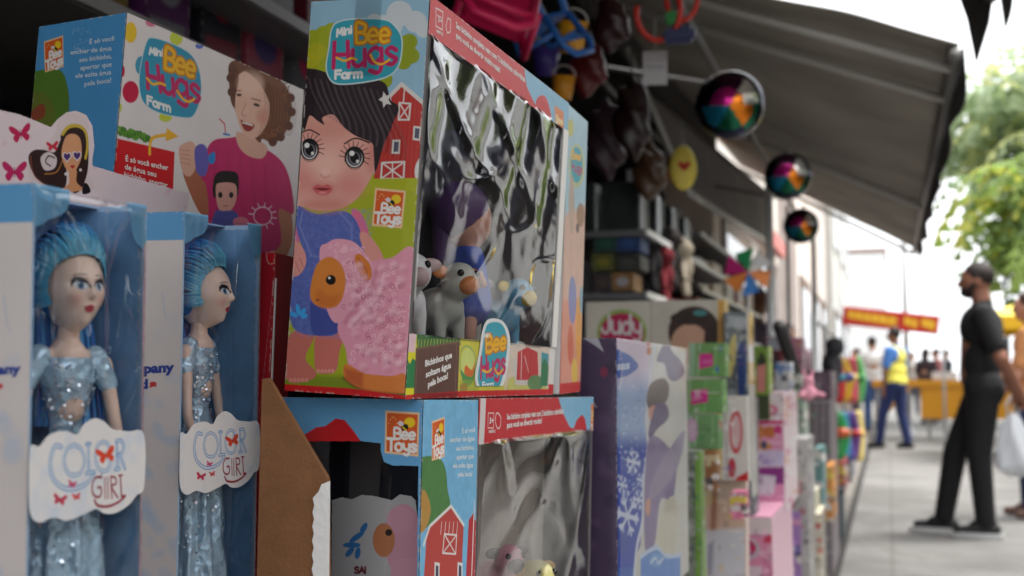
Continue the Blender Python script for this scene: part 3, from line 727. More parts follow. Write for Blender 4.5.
# face
P([(298, 130), (312, 112), (336, 110), (360, 126), (378, 142), (376, 166), (368, 184), (356, 200), (342, 208), (326, 211), (308, 208), (292, 196)], (226, 164, 150), smooth=True)
EL((326, 164), (16, 14), (242, 192, 176), .7, soft=12); EL((304, 182), (12, 11), (214, 122, 116), .5, soft=10); EL((352, 186), (14, 11), (212, 122, 116), .55, soft=10); EL((326, 205), (22, 7), (204, 122, 110), .7, soft=7); EL((330, 128), (24, 10), (206, 138, 122), .6, soft=8)
EL((372, 158), (6, 16), (204, 128, 114), .6, soft=6); EL((374, 152), (4, 8), (214, 138, 126))
for (cx, cy, rx, ry) in ((310, 149.5, 9.6, 11), (355, 157.5, 10, 11)):
    for k in range(11):
        a = R(-178+k*19) if cx < 330 else R(-180+k*20)
        LN([(cx+math.cos(a)*rx*.85, cy+math.sin(a)*ry*.85), (cx+math.cos(a+.1)*rx*1.55, cy+math.sin(a+.1)*ry*1.45)], .55, (26, 18, 20))
    EL((cx, cy), (rx, ry), (18, 14, 18)); EL((cx, cy+1), (rx*.80, ry*.80), (226, 220, 222)); EL((cx, cy), (rx*.74, ry*.78), (24, 20, 24)); EL((cx, cy+1), (rx*.58, ry*.6), (120, 114, 120)); EL((cx, cy+.5), (rx*.44, ry*.48), (12, 10, 14))
    EL((cx-2.6, cy-4), (2.6, 2.6), WH); EL((cx+3, cy+4), (1.5, 1.6), WH); LN([(cx-rx, cy+3), (cx-4, cy+ry), (cx+4, cy+ry), (cx+rx, cy+3)], .4, (70, 44, 44), smooth=True)
LN([(302, 133), (310, 130), (320, 135)], 1.0, (66, 40, 40), smooth=True); LN([(345, 144), (356, 138.5), (370, 143)], 1.1, (66, 40, 40), smooth=True)
EL((326, 172), (4, 3), (244, 196, 182), .8, soft=3); LN([(321, 175), (325, 178), (330, 176)], .8, (186, 104, 96), .6, smooth=True, soft=1.5)
EL((324, 189), (12, 7), (204, 118, 112), .6, soft=5)
P([(313, 188), (318, 184.5), (323, 186), (328, 184.5), (333, 188.5), (329, 194), (323, 195.5), (317, 193.5)], (206, 96, 98), smooth=True); P([(315, 188.5), (323, 188), (331, 189), (323, 190.8)], (122, 36, 42), smooth=True); EL((323, 193), (4, 1.2), (234, 150, 150), .8, soft=1)
# hair
P([(300, 74), (312, 69), (330, 74), (352, 84), (372, 80), (386, 84), (391, 100), (398, 105), (399, 112), (394, 122), (391, 131), (384, 146), (376, 172), (374, 152), (372, 143), (356, 136), (344, 127), (334, 115), (323, 118), (325, 125), (318, 121), (310, 116), (305, 130), (298, 128)], (44, 32, 36), smooth=True)
for k in range(26):
    x0 = 306+k*3.1; LN([(x0, 78+k*.55), (x0+4+k*.2, 92+k*.9), (x0+10+k*.5, 104+k*1.6), (x0+15+k*.2, 112+k*2)], rn.uniform(.5, 1.6), (112, 94, 98) if k % 2 else (22, 14, 18), .45, smooth=True, soft=1.2)
P([(384, 92), (387, 96), (391, 95), (389, 100), (392, 105), (387, 104), (384, 108), (383, 102), (379, 100), (383, 97)], (222, 216, 210))
# logo
def hugs_logo(F, T, k=1.0, farm=True):
    """T maps the logo seen on the main box to this face's px"""
    out = [(332.7, 29.9), (340, 22.5), (359, 19.7), (385.4, 20.7), (396, 28), (401.6, 38.7), (401.3, 54.5), (396.9, 68.5), (385.4, 77.3), (359, 82.6), (338, 83.5), (330, 77.3), (327.4, 66), (330, 49)]
    F.line([T(*p) for p in out], 1.8*k, (206, 222, 224), smooth=True, closed=True); F.poly([T(*p) for p in out], TEAL, smooth=True)
    def vec(h, x=360, y=50):
        a = T(x, y); b = T(x, y-h); return (b[0]-a[0], b[1]-a[1])
    F.word('Mini', T(337.5, 36.8), T(353, 33), 1, WH, 1.5*k, up=vec(7.5))
    F.word('Bee', T(357, 43), T(392, 42.5), 1, YEL, 2.1*k, up=vec(19), outline=(196, 120, 20))
    F.word('Hugs', T(334, 68), T(400, 64), 1, MAG, 3.1*k, up=vec(25))
    F.line([T(337, 58), T(345, 61), T(352, 58.5), T(357, 60)], 1.5*k, YEL, smooth=True); F.line([T(371, 55), T(375, 62), T(382, 64.5), T(390, 60)], 1.5*k, YEL, smooth=True)
    F.word('Farm', T(336, 79), T(364, 77.5), 1, WH, 1.8*k, up=vec(8))
hugs_logo(F, lambda x, y: (x, y))
P([(375.7, 188), (406.5, 191), (402.5, 228.5), (372.2, 226)], (240, 200, 160)); bee_toys(F, [(376, 188.3), (406, 191.3), (402, 228), (372.5, 225.5)], .8)
P([(270, 383), (284, 384), (348, 388), (403, 395.5), (415, 396), (415, 420), (270, 420)], (196, 26, 30))
for _ in range(60):
    cx, cy = rn.uniform(350, 404), rn.uniform(264, 368); EL((cx, cy), (3.4, 3.4), (250, 206, 216), .35, soft=3); EL((cx+2, cy+3), (3, 2), (176, 92, 118), .35, soft=3)
F.noise(.05, 30, 3)
F.build('front_panel', .8)
film('tape', M_, (-MW*.5-.009, -.0016, MH), (1, 0, 0), (0, 0, -1), .019, .052, lambda u, v: .35*(fbm(u*3, v*9, 4, 3)-.3), (24, 60), film_mat('tape_film', 1.6, .03, .12))
# long face: header and footer
def mface(y0, y1, z1, z0, res, base): return Face(M_, (0, y0, z1), (0, 1, 0), (0, 0, -1), (y1-y0)*1000, (z1-z0)*1000, res, base)
def mbulge(X, Y): return .5*fbm(X/40, Y/15+2, 9, 2)
F = mface(0, MD, MH, .2345, 3, (206, 38, 44)); P = F.poly; LN = F.line; EL = F.ell
P([(524, 60), (524, 73), (526, 87), (534, 104), (541, 105), (545, 101), (549, 112), (551, 132), (575, 150), (575, 90)], (132, 182, 210), smooth=False)
P([(535, 104), (540, 95.5), (546, 99), (551, 118), (550, 134), (540, 130)], (206, 38, 44), smooth=True)
P([(554, 105), (563, 112), (563, 137), (555, 131)], (224, 130, 70)); F.word('Bee', (555.5, 121), (562.5, 125.5), 6, (240, 214, 150), 1.6); F.word('Toys', (555.2, 129), (563, 134), 6, WH, 1.8)
LN([(435, 8), (442, 12), (441.5, 30), (435, 26)], .7, WH, closed=True); F.text('3+', (436.5, 21.5), (441, 24.5), 6, WH); LN([(447, 18), (450, 20), (449.5, 32), (446.5, 33), (445, 26), (447, 18)], .9, WH, .8, closed=True)
F.text('INMETRO', (435, 32), (442, 36), 3, WH); LN([(436, 15), (441, 18)], .5, WH)
F.text('Seu bichinho completo vem com 2 bichinhos coloridos', (455, 27.5), (524, 82.5), 6, WH, .03, up=(-.03, -1)); F.text('para você se divertir muito mais!', (455, 37.5), (499, 73), 6, WH, .03, up=(-.03, -1))
F.noise(.06, 14, 2, .3); F.build('header_panel', mtl=PRINT, disp=mbulge)
F = mface(0, MD, .0415, 0, 3, (206, 196, 70)); P = F.poly; LN = F.line; EL = F.ell
P([(404, 330), (416, 330), (414, 400), (402, 400)], (224, 214, 40)); P([(404, 366), (407, 360), (409, 364), (412, 358), (416, 362), (415, 388), (404, 388)], (40, 128, 74)); P([(404, 330), (416, 332), (414, 352), (404, 352)], (224, 190, 196))
P([(416, 330), (460, 335), (460, 345), (416, 350)], (60, 110, 60), smooth=False)
for k in range(14): LN([(417+k*3.2, 347-k*.2), (418+k*3.2, 340-k*.1)], .8, (200, 190, 60))
P([(415, 348), (459, 341), (457, 394), (413, 400)], (98, 66, 56)); F.line([(415, 349), (459, 342)], .6, (130, 96, 80)); LN([(416.5, 350), (415, 396)], .3, (170, 140, 120)); LN([(456, 344), (454.5, 391)], .3, (170, 140, 120))
F.text('Bichinhos que', (424, 366.5), (451, 357.5), 6, WH, .04); F.text('soltam água', (425, 377.5), (450, 367.5), 6, WH, .04); F.text('pela boca!', (427, 387.5), (447, 378), 6, WH, .04)
EL((467, 363), (7, 15), (206, 214, 120)); LN([(460, 352), (467, 346), (474, 355), (474, 370), (466, 380), (460, 373)], 1, (120, 170, 110), smooth=True, closed=True); P([(460, 370), (466, 375), (474, 368), (472, 382), (464, 386)], (90, 150, 80), smooth=True); P([(465, 365), (471, 370), (474, 362), (472, 376), (464, 374)], (216, 110, 50), smooth=True)
EL((463, 388), (4, 5), (190, 90, 60)); P([(459, 380), (478, 380), (478, 392), (459, 394)], (150, 170, 60), .5)
P([(504, 330), (560, 340), (560, 392), (504, 392)], (214, 196, 180)); P([(508, 378), (530, 372), (546, 380), (546, 395), (504, 395)], (196, 190, 110)); P([(515, 385), (512, 362), (520, 350), (530, 356), (532, 385)], (204, 196, 190))
P([(517, 352), (527, 347), (537, 352), (538, 380), (516, 380)], (190, 50, 56)); LN([(521, 351), (520.5, 378)], 1.2, (226, 220, 216)); LN([(524, 356), (528, 372)], .9, (226, 220, 216)); LN([(530, 354), (529.5, 376)], .8, (120, 30, 36))
EL((535, 383), (8, 8), (96, 132, 84)); P([(541, 352), (548, 354), (547, 386), (540, 386)], (70, 150, 160)); P([(541, 364), (544, 358), (548, 366), (547, 386), (540, 386)], (50, 120, 80))
P([(549, 330), (562, 332), (562, 400), (548, 400)], (226, 220, 216)); P([(459, 391), (549, 389), (549, 400), (404, 402), (404, 395)], (206, 30, 36)); P([(413, 394), (457, 392), (457, 400), (410, 402)], (150, 24, 30)); P([(548, 384), (562, 385), (562, 402), (547, 402)], (206, 26, 32))
F.noise(.08, 9, 4); F.build('footer_panel', disp=lambda X, Y: .3*fbm(X/40, Y/15, 4, 2))
# die-cut round logo plate over the window
F = Face(M_, (0, .085, .088), (0, 1, 0), (0, 0, -1), 110, 80, 4, WH, off=1.1)
F.A[:] = False; pl = [(487, 319), (500, 320), (507, 330), (509, 345), (506, 370), (500, 389), (488, 394), (477, 390), (473.5, 376), (478, 350), (481, 330)]
Pm = cat_rom(F.mm(pl)); F.A = dist(F.X, F.Y, Pm, True) < 0
F.C[:] = lin((226, 226, 224)); F.poly([(488, 323), (499, 323), (504.5, 332), (506, 345), (503, 368), (498, 386), (488, 390), (479, 386.5), (476.5, 376), (480.5, 352), (483.5, 331)], TEAL, smooth=True)
F.word('Bee', (485, 352), (506, 348), 15, YEL, 2.8, outline=(196, 120, 20)); F.word('Hugs', (479.5, 378), (505, 372), 20, MAG, 3.6); F.line([(481, 370), (486, 372), (490, 369)], 1.8, YEL, smooth=True); F.line([(493, 368), (497, 374), (502, 369)], 1.8, YEL, smooth=True)
F.word('Farm', (481, 388), (493, 386.5), 5.5, WH, 1.2); F.word('Mini', (483, 338), (489, 336), 4, WH, 1)
F.build('logo_plate', .0)
# edge strip of the far end
box('end_strip', (.0006, MD-.0135, .0415), (.0016, MD, .2345), mat('strip_white', (214, 210, 206), .4), M_)

def drape(u, v):
    # soft folds hanging from the top edge, dying out towards a nearly flat lower half
    f = np.exp(-(v*2.0)**1.8)
    w1 = u*3.6+1.2*fbm(u*1.8, v*1.1, 11, 2)+.75*v
    d = f*(1.5*np.sin(2*PI*w1)+.45*np.sin(4*PI*w1+1+3*v)+2.8*(fbm(u*4.0+v*1.5, v*1.8, 3, 2)-.5))
    d += f*.9*np.exp(-(np.mod(u*2.6-v*2.2+.9*fbm(u*2, v*2, 5, 2), 1)-.5)**2/.02)
    d += .7*(fbm(u*3, v*4, 41, 2)-.5)+.16*(fbm(u*14, v*16, 43, 2)-.5)+.3*np.exp(-(np.mod(u*2+v*3+1.6*fbm(u*3, v*3, 42, 2), 1)-.5)**2/.006)
    return d
film('window_film', M_, (.0005, .003, .237), (0, 1, 0), (0, 0, -1), .289, .197, drape, (300, 220))
# contents
def animal(name, label, cat, root, c, s, yawd, cols, kind='lamb', grp=None):
    wc = mw(root) @ Vector(c)
    t = thing(name, label, cat, wc, (0, 0, R(yawd)), grp)
    bm = bmesh.new()
    ball(bm, (0, 0, s*.45), (s*.42, s*.27, s*.28)); ball(bm, (s*.42, 0, s*.78), (s*.25, s*.22, s*.23))
    for a, b_ in ((-1, -1), (-1, 1), (1, -1), (1, 1)): capsule(bm, (a*s*.22, b_*s*.14, s*.35), (a*s*.24, b_*s*.15, s*.06), s*.1, s*.07)
    melt('body', bm, s*.03, mat('toy_%d_%d' % (cols[0][0], cols[0][2]), cols[0], .35), t, 6)
    obj('muzzle', ball(bmesh.new(), (s*.6, 0, s*.72), (s*.12, s*.14, s*.12)), mat('toym_%d_%d' % (cols[1][0], cols[1][2]), cols[1], .35), t, True)
    for q in (-1, 1):
        obj('ear', ball(bmesh.new(), (s*.36, q*s*.24, s*.88), (s*.05, s*.13, s*.08)), mat('toym_%d_%d' % (cols[1][0], cols[1][2])), t, True)
        obj('eye', ball(bmesh.new(), (s*.6, q*s*.12, s*.86), s*.045, 10), mat('eye_black', (10, 10, 10), .15), t, True)
    return t
def small_doll(name, label, root, c, h, yawd, shirt, hair, skin=(216, 160, 140)):
    wc = mw(root) @ Vector(c)
    t = thing(name, label, 'doll', wc, (0, 0, R(yawd)))
    bm = bmesh.new(); s = h
    ball(bm, (0, 0, s*.78), (s*.17, s*.17, s*.19)); capsule(bm, (0, 0, s*.62), (0, 0, s*.5), s*.06, s*.11)
    capsule(bm, (0, 0, s*.5), (0, 0, s*.35), s*.12, s*.13)
    for q in (-1, 1):
        capsule(bm, (0, q*s*.1, s*.55), (s*.05, q*s*.22, s*.36), s*.045, s*.035); capsule(bm, (0, q*s*.07, s*.32), (0, q*s*.09, s*.04), s*.07, s*.045)
    melt('body', bm, s*.025, mat('doll_plastic', skin, .35), t, 4)
    bm = bmesh.new(); capsule(bm, (0, 0, s*.53), (0, 0, s*.27), s*.125, s*.17)
    for q in (-1, 1): capsule(bm, (0, q*s*.1, s*.56), (s*.03, q*s*.17, s*.46), s*.058, s*.05)
    melt('dress', bm, s*.03, mat('cloth_%d_%d' % (shirt[0], shirt[2]), shirt, .8), t, 3)
    bm = bmesh.new(); ball(bm, (-s*.04, 0, s*.83), (s*.19, s*.19, s*.2)); capsule(bm, (-s*.12, 0, s*.8), (-s*.16, 0, s*.55), s*.1, s*.05)
    obj('hair', bm, mat('hair_%d_%d' % (hair[0], hair[2]), hair, .45), t, True)
    for q in (-1, 1): obj('eye', ball(bmesh.new(), (s*.155, q*s*.065, s*.77), (s*.02, s*.03, s*.04), 10), mat('eye_black'), t, True)
    return t
bc = box('backing_card', (-MW+.004, .005, .0415), (-MW+.006, MD-.005, .232), mat('backing_grey', (74, 72, 80), .6, noise=.6, nscale=14), M_)
animal('toy_lamb', 'white toy lamb inside the big centre box, nearest the corner', 'toy lamb', M_, (-.045, .085, .036), .062, -50, [(236, 234, 236), (206, 176, 176)])
animal('toy_cow', 'cream toy calf with orange muzzle inside the big centre box', 'toy calf', M_, (-.045, .15, .036), .062, -30, [(206, 206, 196), (216, 130, 70)])
small_doll('small_doll', 'doll in blue overalls with purple hair behind the crinkled window of the centre box', M_, (-.042, .20, .038), .13, 35, (70, 96, 190), (90, 60, 110))
animal('toy_duck', 'light blue toy animal at the far end inside the centre box', 'toy animal', M_, (-.04, .262, .036), .06, -20, [(110, 180, 214), (226, 190, 60)])
small_doll('small_doll', 'doll with magenta dress at the near end inside the centre box', M_, (-.058, .03, .075), .12, -50, (190, 60, 110), (60, 40, 44))

for k, (yy, zz_, cc, nm, s_) in enumerate(((.06, .036, (90, 130, 150), 'teal', .07), (.235, .036, (196, 196, 190), 'ivory', .06))):
    animal('toy_animal', '%s toy animal with dark eyes low inside the largest box' % nm, 'toy animal', M_, (-.06, yy, zz_), s_, -35-20*k, [cc, (150, 140, 150)])
# ---- the same kind of box standing behind
M2 = thing('toy_box', 'toy box with a pale blue and peach printed edge close behind the large centre box', 'toy box', (-.2777, .9846+.002, -.0145+CH), (R(1.15), R(2.23), R(2.1)))
M2W, M2D, M2H = .088, .0833, .26
box('carton', (-M2W, 0, 0), (0, M2D, M2H), m_white, M2, .0008)
F = Face(M2, (0, 0, M2H), (0, 1, 0), (0, 0, -1), M2D*1000, M2H*1000, 2.5, (168, 200, 214)); P = F.poly
P([(555, 290), (595, 290), (595, 400), (555, 400)], (220, 150, 130)); P([(555, 220), (595, 200), (595, 300), (555, 300)], (214, 176, 160), soft=6)
F.ell((576, 166), (8, 22), (190, 196, 150)); F.ell((576, 165), (6, 18), TEAL); F.word('Hugs', (571, 170), (582, 174), 8, MAG, 2); F.word('Bee', (571, 158), (581, 161), 7, YEL, 2)
for (x, y, a, b_, c) in ((570, 128, 3, 9, (206, 190, 60)), (580, 215, 4, 12, (150, 110, 80)), (571, 205, 3, 30, (190, 160, 140)), (572, 300, 4, 24, (110, 130, 190)), (578, 330, 3, 34, (226, 160, 60)), (581, 300, 2, 14, (90, 160, 190)), (570, 345, 3, 20, (206, 90, 60)), (574, 372, 3, 14, (226, 190, 60)), (577, 228, 1.6, 5, (60, 50, 60))): F.ell((x, y), (a, b_), c, .85, soft=2)
P([(555, 384), (595, 380), (595, 400), (555, 400)], CRED)
P([(555, 90), (567.5, 90), (559.5, 400), (550, 400)], (176, 24, 34))
F.noise(.1, 14, 5); F.build('side_panel', .4)

# ---- photo box behind to the left
LW, LD, LH = .09, .2089, .30
L_ = thing('toy_box', 'toy box with photo of a smiling girl in pink, left of the largest box', 'toy box', (-.5274, .6763, -.0354+CH), (R(-2.69), R(1.34), R(-8.94)))
box('carton', (-LW, 0, 0), (0, LD, LH), m_kraft, L_, .001)
F = Face(L_, (-LW, 0, LH), (1, 0, 0), (0, 0, -1), LW*1000, LH*1000, 2.4, (78, 150, 204)); P = F.poly
P([(25, 72), (38, 71), (52, 68.5), (60, 70), (66, 78), (70, 100), (68, 118), (56, 128), (25, 124)], (86, 122, 46), smooth=True); P([(25, 100), (36, 92), (48, 96), (56, 112), (50, 128), (25, 128)], (108, 112, 46), .7, smooth=True)
P([(32, 112), (42, 104), (46, 108), (44, 118), (32, 120)], (140, 70, 50), smooth=True)
bee_toys(F, [(44.5, 42), (63.8, 35.6), (64.2, 67), (45.8, 72.7)], .9)
for k, (tx, a, b_) in enumerate((('É só você', (90, 44.5), (115, 40.5)), ('encher de água', (71, 55), (112.5, 50.5)), ('seu bichinho,', (80, 62.5), (112.5, 58.5)), ('apertar que', (81, 70.5), (112.5, 66.5)), ('ele solta água', (76, 78.5), (112, 74.5)), ('pela boca!', (85, 86.5), (112, 82.5)))):
    F.text(tx, a, b_, 4.6, (206, 220, 232), .02)
for k in range(30): F.ell((72+rn.random()*20, 28+rn.random()*22), .5, (190, 210, 226), .7)
for k in range(16): F.line([(70+k*3, 90), (66+k*3, 210)], .5, (66, 136, 190), .5)
F.noise(.04, 10, 2); F.build('side_panel', .5)
F = Face(L_, (0, 0, LH), (0, 1, 0), (0, 0, -1), LD*1000, LH*1000, 2.2, (226, 216, 214)); P = F.poly; EL = F.ell; LN = F.line
for c, r, cc in (((130, 32.5), (6, 10.5), (232, 190, 40)), ((130, 92), (8, 11), (196, 20, 64)), ((175.7, 38), (6.5, 7.5), (196, 202, 60)), ((140.5, 65.7), (6, 9.5), (60, 150, 180)), ((165, 117), (6.5, 5), (196, 202, 60)), ((151, 22), (6, 5), (214, 110, 140)), ((122, 71), (2.4, 6), (190, 30, 70)), ((119, 108), (2.5, 5), (196, 202, 60)), ((199, 46), (4, 3), (90, 110, 190))): EL(c, r, cc)
T = lambda x, y: (120+((x-327.4)/74.2*312+98)/5.12+0*(y-50), 10+((y-19.7)/63.8*360+(x-327.4)/74.2*60+125)/5.12)
lg = [(165, 145), (250, 170), (350, 222), (395, 290), (412, 380), (405, 460), (375, 535), (330, 550), (200, 525), (125, 480), (100, 420), (98, 330), (118, 220), (138, 158)]
q = lambda a: (120+a[0]/5.12, 10+a[1]/5.12)
F.line([q(a) for a in lg], 1.4, (190, 214, 220), smooth=True, closed=True); F.poly([q(a) for a in lg], (50, 146, 178), smooth=True)
F.word('Mini', q((148, 226)), q((218, 236)), 6.6, WH, 1.7, up=(.1, -1)); F.word('Bee', q((228, 298)), q((388, 352)), 20, YEL, 2.9, up=(.05, -1), outline=(196, 130, 20))
F.word('Hugs', q((140, 400)), q((420, 478)), 25, MAG, 3.8, up=(-.08, -1)); LN([q((135, 350)), q((165, 380)), q((200, 375)), q((228, 385))], 2.0, YEL, smooth=True); LN([q((290, 415)), q((318, 455)), q((350, 470)), q((378, 455))], 2.0, YEL, smooth=True)
F.word('Farm', q((138, 482)), q((262, 524)), 8, WH, 2.0, up=(-.05, -1))
for k in range(22): EL((119+k*1.35, 133+k*.35-rn.random()*4), (3, 3.5), (70, 120, 40) if k % 2 else (98, 150, 50))
P([(108, 136.5), (174, 152), (171, 230), (104, 230)], (206, 26, 34))
F.text('É só você encher', (124.5, 161), (167.5, 170.5), 5.4, WH, .02); F.text('de água seu', (124, 169), (155.5, 177), 5.4, WH, .02); F.text('bichinho, apertar', (123.5, 177), (167, 188), 5.4, WH, .02)
LN([(149, 154), (149.5, 144), (153, 137.5), (166, 135)], 2.6, (236, 176, 40), smooth=True); P([(166, 128), (178, 136.5), (165, 141.5)], (236, 176, 40))
# girl in the photo
SKN = (222, 172, 150)
P([(182, 168), (196, 164), (206, 180), (216, 196), (212, 216), (200, 214), (188, 190)], (176, 104, 76), smooth=True)
P([(272, 205), (288, 200), (292, 240), (280, 262), (270, 240)], (190, 122, 92), smooth=True)
P([(206, 150), (214, 140), (228, 138), (240, 137), (252, 144), (270, 152), (284, 166), (291, 188), (293, 214), (278, 210), (276, 250), (206, 250), (208, 212), (205, 185), (200, 176)], (196, 40, 102), smooth=True)
for k in range(5): LN([(216+k*12, 150+k*4), (214+k*13, 180+k*6), (220+k*12, 215)], 2.2, (156, 24, 78), .45, smooth=True, soft=5)
P([(236, 132), (248, 136), (266, 146), (262, 158), (248, 156), (238, 146)], SKN, smooth=True)
P([(228, 66), (236, 60), (250, 62), (266, 70), (284, 84), (291, 104), (289, 122), (281, 138), (272, 143), (262, 139), (258, 142), (240, 120), (232, 104), (229, 88)], (112, 62, 38), smooth=True)
P([(236, 78), (246, 71), (256, 76), (266, 90), (269, 108), (266, 124), (258, 136), (248, 138), (241, 130), (236, 116), (233, 98)], (228, 180, 158), smooth=True)
P([(243, 70), (256, 72), (270, 86), (274, 108), (268, 128), (270, 108), (262, 88), (252, 76)], (104, 56, 36), smooth=True); P([(229, 80), (236, 70), (238, 80), (235, 96), (234, 108), (230, 100)], (104, 56, 36), smooth=True)
for k in range(22): x0 = 256+k*1.5; LN([(x0-8, 68+k*.6), (x0+6, 86+k*.6), (x0+8, 110+k*.5), (x0+2, 136)], .6, (160, 96, 56) if k % 2 else (76, 40, 28), .55, smooth=True)
for k in range(46):
    a_ = rn.uniform(-2.2, 1.5); cx, cy = 265+math.cos(a_)*23+rn.uniform(-4, 2), 101+math.sin(a_)*38+rn.uniform(-4, 4)
    LN([(cx+math.cos(a_+t)*3.6*(1-t/9), cy+math.sin(a_+t)*3.6*(1-t/9)) for t in np.linspace(0, 5, 8)], .9, (150, 92, 56) if k % 2 else (70, 36, 24), .7)
for cx, cy in ((232, 68), (230, 78), (290, 98), (291, 112), (288, 126), (280, 137), (272, 142), (246, 60), (262, 64), (276, 74), (231, 92)): EL((cx, cy), (4.2, 4.6), (96, 52, 32))
EL((250, 84), (13, 11), (240, 200, 180), .6, soft=8); EL((262, 116), (6, 8), (206, 140, 118), .6, soft=6); EL((243, 112), (5, 6), (236, 190, 170), .5, soft=5)
EL((238.5, 95), (2.6, 1.4), (60, 34, 30)); EL((256, 105), (3.4, 1.5), (54, 30, 28), rot=18); LN([(235, 91), (240, 90.5)], .7, (100, 60, 44)); LN([(251, 98.5), (260, 101)], .9, (100, 60, 44)); LN([(245, 104), (241, 114), (245, 116)], .7, (186, 120, 100), smooth=True, soft=1.2)
P([(240, 120), (246, 123), (254, 125), (250, 131), (244, 130)], (150, 40, 44), smooth=True); LN([(242, 122.5), (252, 125.5)], 1.2, WH); EL((261, 118), (4, 4), (226, 140, 124), .5, soft=5)
P([(178, 150), (184, 143), (192, 142), (196, 150), (196, 164), (190, 176), (182, 172)], SKN, smooth=True)
for k in range(4): LN([(180, 150+k*4), (190, 151+k*4.6)], .6, (184, 120, 96), .8)
P([(194, 150), (200, 144), (206, 148), (208, 164), (204, 176), (196, 172)], (104, 96, 176), smooth=True); P([(208, 156), (214, 152), (214, 162), (209, 164)], (40, 130, 200), smooth=True)
LN([(219, 119), (224, 124), (225, 134)], 1.2, (206, 40, 50)); LN([(223, 134), (229, 135)], 1.6, (40, 130, 190))
for k in range(10):
    a = R(-170+k*30); LN([(262+math.cos(a)*9, 216+math.sin(a)*9), (262+math.cos(a)*14, 216+math.sin(a)*13)], 1, (232, 200, 214))
LN([(262+9*math.cos(t), 216+9*math.sin(t)) for t in np.linspace(0, 6.2, 16)], 1.1, (232, 200, 214))
P([(213, 180), (218, 172), (228, 171), (237, 174), (238, 190), (234, 198), (214, 198)], (34, 24, 26), smooth=True)
P([(215, 188), (219, 183), (234, 184), (236, 196), (232, 208), (224, 213), (217, 207)], (220, 160, 146), smooth=True); EL((219.5, 195), (2.2, 3), (24, 20, 22)); EL((230.5, 195), (2.2, 3), (24, 20, 22)); LN([(223, 206), (227, 206)], .8, (190, 60, 66))
P([(214, 212), (222, 211), (236, 213), (240, 235), (212, 235)], (84, 84, 160), smooth=True); EL((240, 222), (8, 5), (214, 120, 140))
F.noise(.04, 24, 8); F.build('photo_panel', .6)

# ---- lower boxes
AW, AD, AH = .1097, .082, .26
A_ = thing('toy_box', 'blue toy box with dark window showing a pink lamb card, under the largest box', 'toy box', (-.2897, .6891, -.274+CH), (R(-1.06), R(.56), R(-5.85)))
bm = bmesh.new(); t_ = .0016
bx(bm, (-AW, AD-t_, 0), (0, AD, AH)); bx(bm, (-AW, 0, 0), (-AW+t_, AD-t_, AH)); bx(bm, (-t_, 0, 0), (0, AD-t_, AH)); bx(bm, (-AW+t_, 0, 0), (-t_, AD-t_, t_)); bx(bm, (-AW+t_, 0, AH-t_), (-t_, AD-t_, AH))
obj('carton', bm, mat('carton_navy', (34, 36, 48), .6), A_)
F = Face(A_, (-AW, 0, AH), (1, 0, 0), (0, 0, -1), AW*1000, AH*1000, 3, (104, 166, 212)); P = F.poly
P([(284, 441), (306, 434), (316, 427.5), (326, 426), (336, 418.5), (345, 420), (354, 431), (363, 444), (363, 470), (284, 470)], (204, 32, 38), smooth=False)
bee_toys(F, [(385.7, 410.6), (419.8, 412.6), (418.4, 456.6), (385, 453)], .9)
wp = F.mm([(270, 441.5), (362, 441.5), (381, 443.5), (381, 452), (384, 462), (392, 465.5), (418.5, 466.5), (416, 640), (414, 800), (270, 790)])
F.A = dist(F.X, F.Y, wp, True) > 0
F.noise(.04, 12, 2); F.build('front_panel', .2)
film('window_film', A_, (-AW+.002, .0003, AH-.028), (1, 0, 0), (0, 0, -1), AW-.006, AH-.04, lambda u, v: 1.2*(fbm(u*3, v*4, 2, 3)-.5), (60, 90), film_mat('flat_film', .6, .01, .05))
F = Face(A_, (-AW+.003, .03, AH-.05), (1, 0, 0), (0, 0, -1), AW*1000-6, 200, 3, (206, 204, 206)); P = F.poly
mk = F.mm([(331, 620), (332, 500), (342, 497), (352, 499), (362, 494.5), (376, 496), (392, 500), (400, 494), (412, 496), (416, 500), (430, 620)])
F.A = dist(F.X, F.Y, mk, True) < 0
F.ell((404, 540), (20, 36), (232, 170, 190)); F.ell((400, 520), (13, 14), (236, 176, 196)); F.ell((384, 540), (11, 17), (214, 140, 96)); F.ell((389, 532.5), 3.4, (30, 24, 24)); F.poly([(392, 560), (420, 556), (420, 640), (386, 640)], (236, 176, 196))
for a, c in ((-35, (357, 537)), (0, (352, 545)), (-60, (364, 528)), (-80, (358, 553)), (-50, (350, 552))): F.ell(c, (9 if a in (0, -35) else 6, 2.8), (60, 130, 200), rot=a)
F.word('SAI', (355, 573), (367, 573), 6, (120, 50, 60), 1.5); F.word('AGUA DE'.replace('U', 'O') if False else 'A', (346, 585), (350, 585), 6, (120, 50, 60), 1.5)
F.text('ÁGUA DE', (345, 585), (376, 585), 6, (120, 50, 60), .03)
F.build('lamb_card', 0)
F = Face(A_, (0, 0, AH), (0, 1, 0), (0, 0, -1), AD*1000, AH*1000, 3, (120, 180, 216)); P = F.poly; LN = F.line
P([(415, 462), (422, 457), (432, 456), (440, 459), (445, 470), (447, 490), (449, 506), (436, 524), (428, 526), (415, 530)], (84, 130, 74), smooth=True); F.noise(.15, 5, 9)
P([(419, 500), (424, 490), (430, 510), (424, 530), (418, 530)], (196, 140, 70), .8, smooth=True)
P([(422, 600), (426, 530), (450, 505), (463, 524), (458, 640), (415, 640)], (186, 72, 66)); LN([(423, 545), (429, 526), (450.5, 506), (463, 525)], 2.2, (222, 220, 216))
for k in range(5): LN([(441+k*4, 522), (440+k*4, 534)], .7, (222, 214, 210))
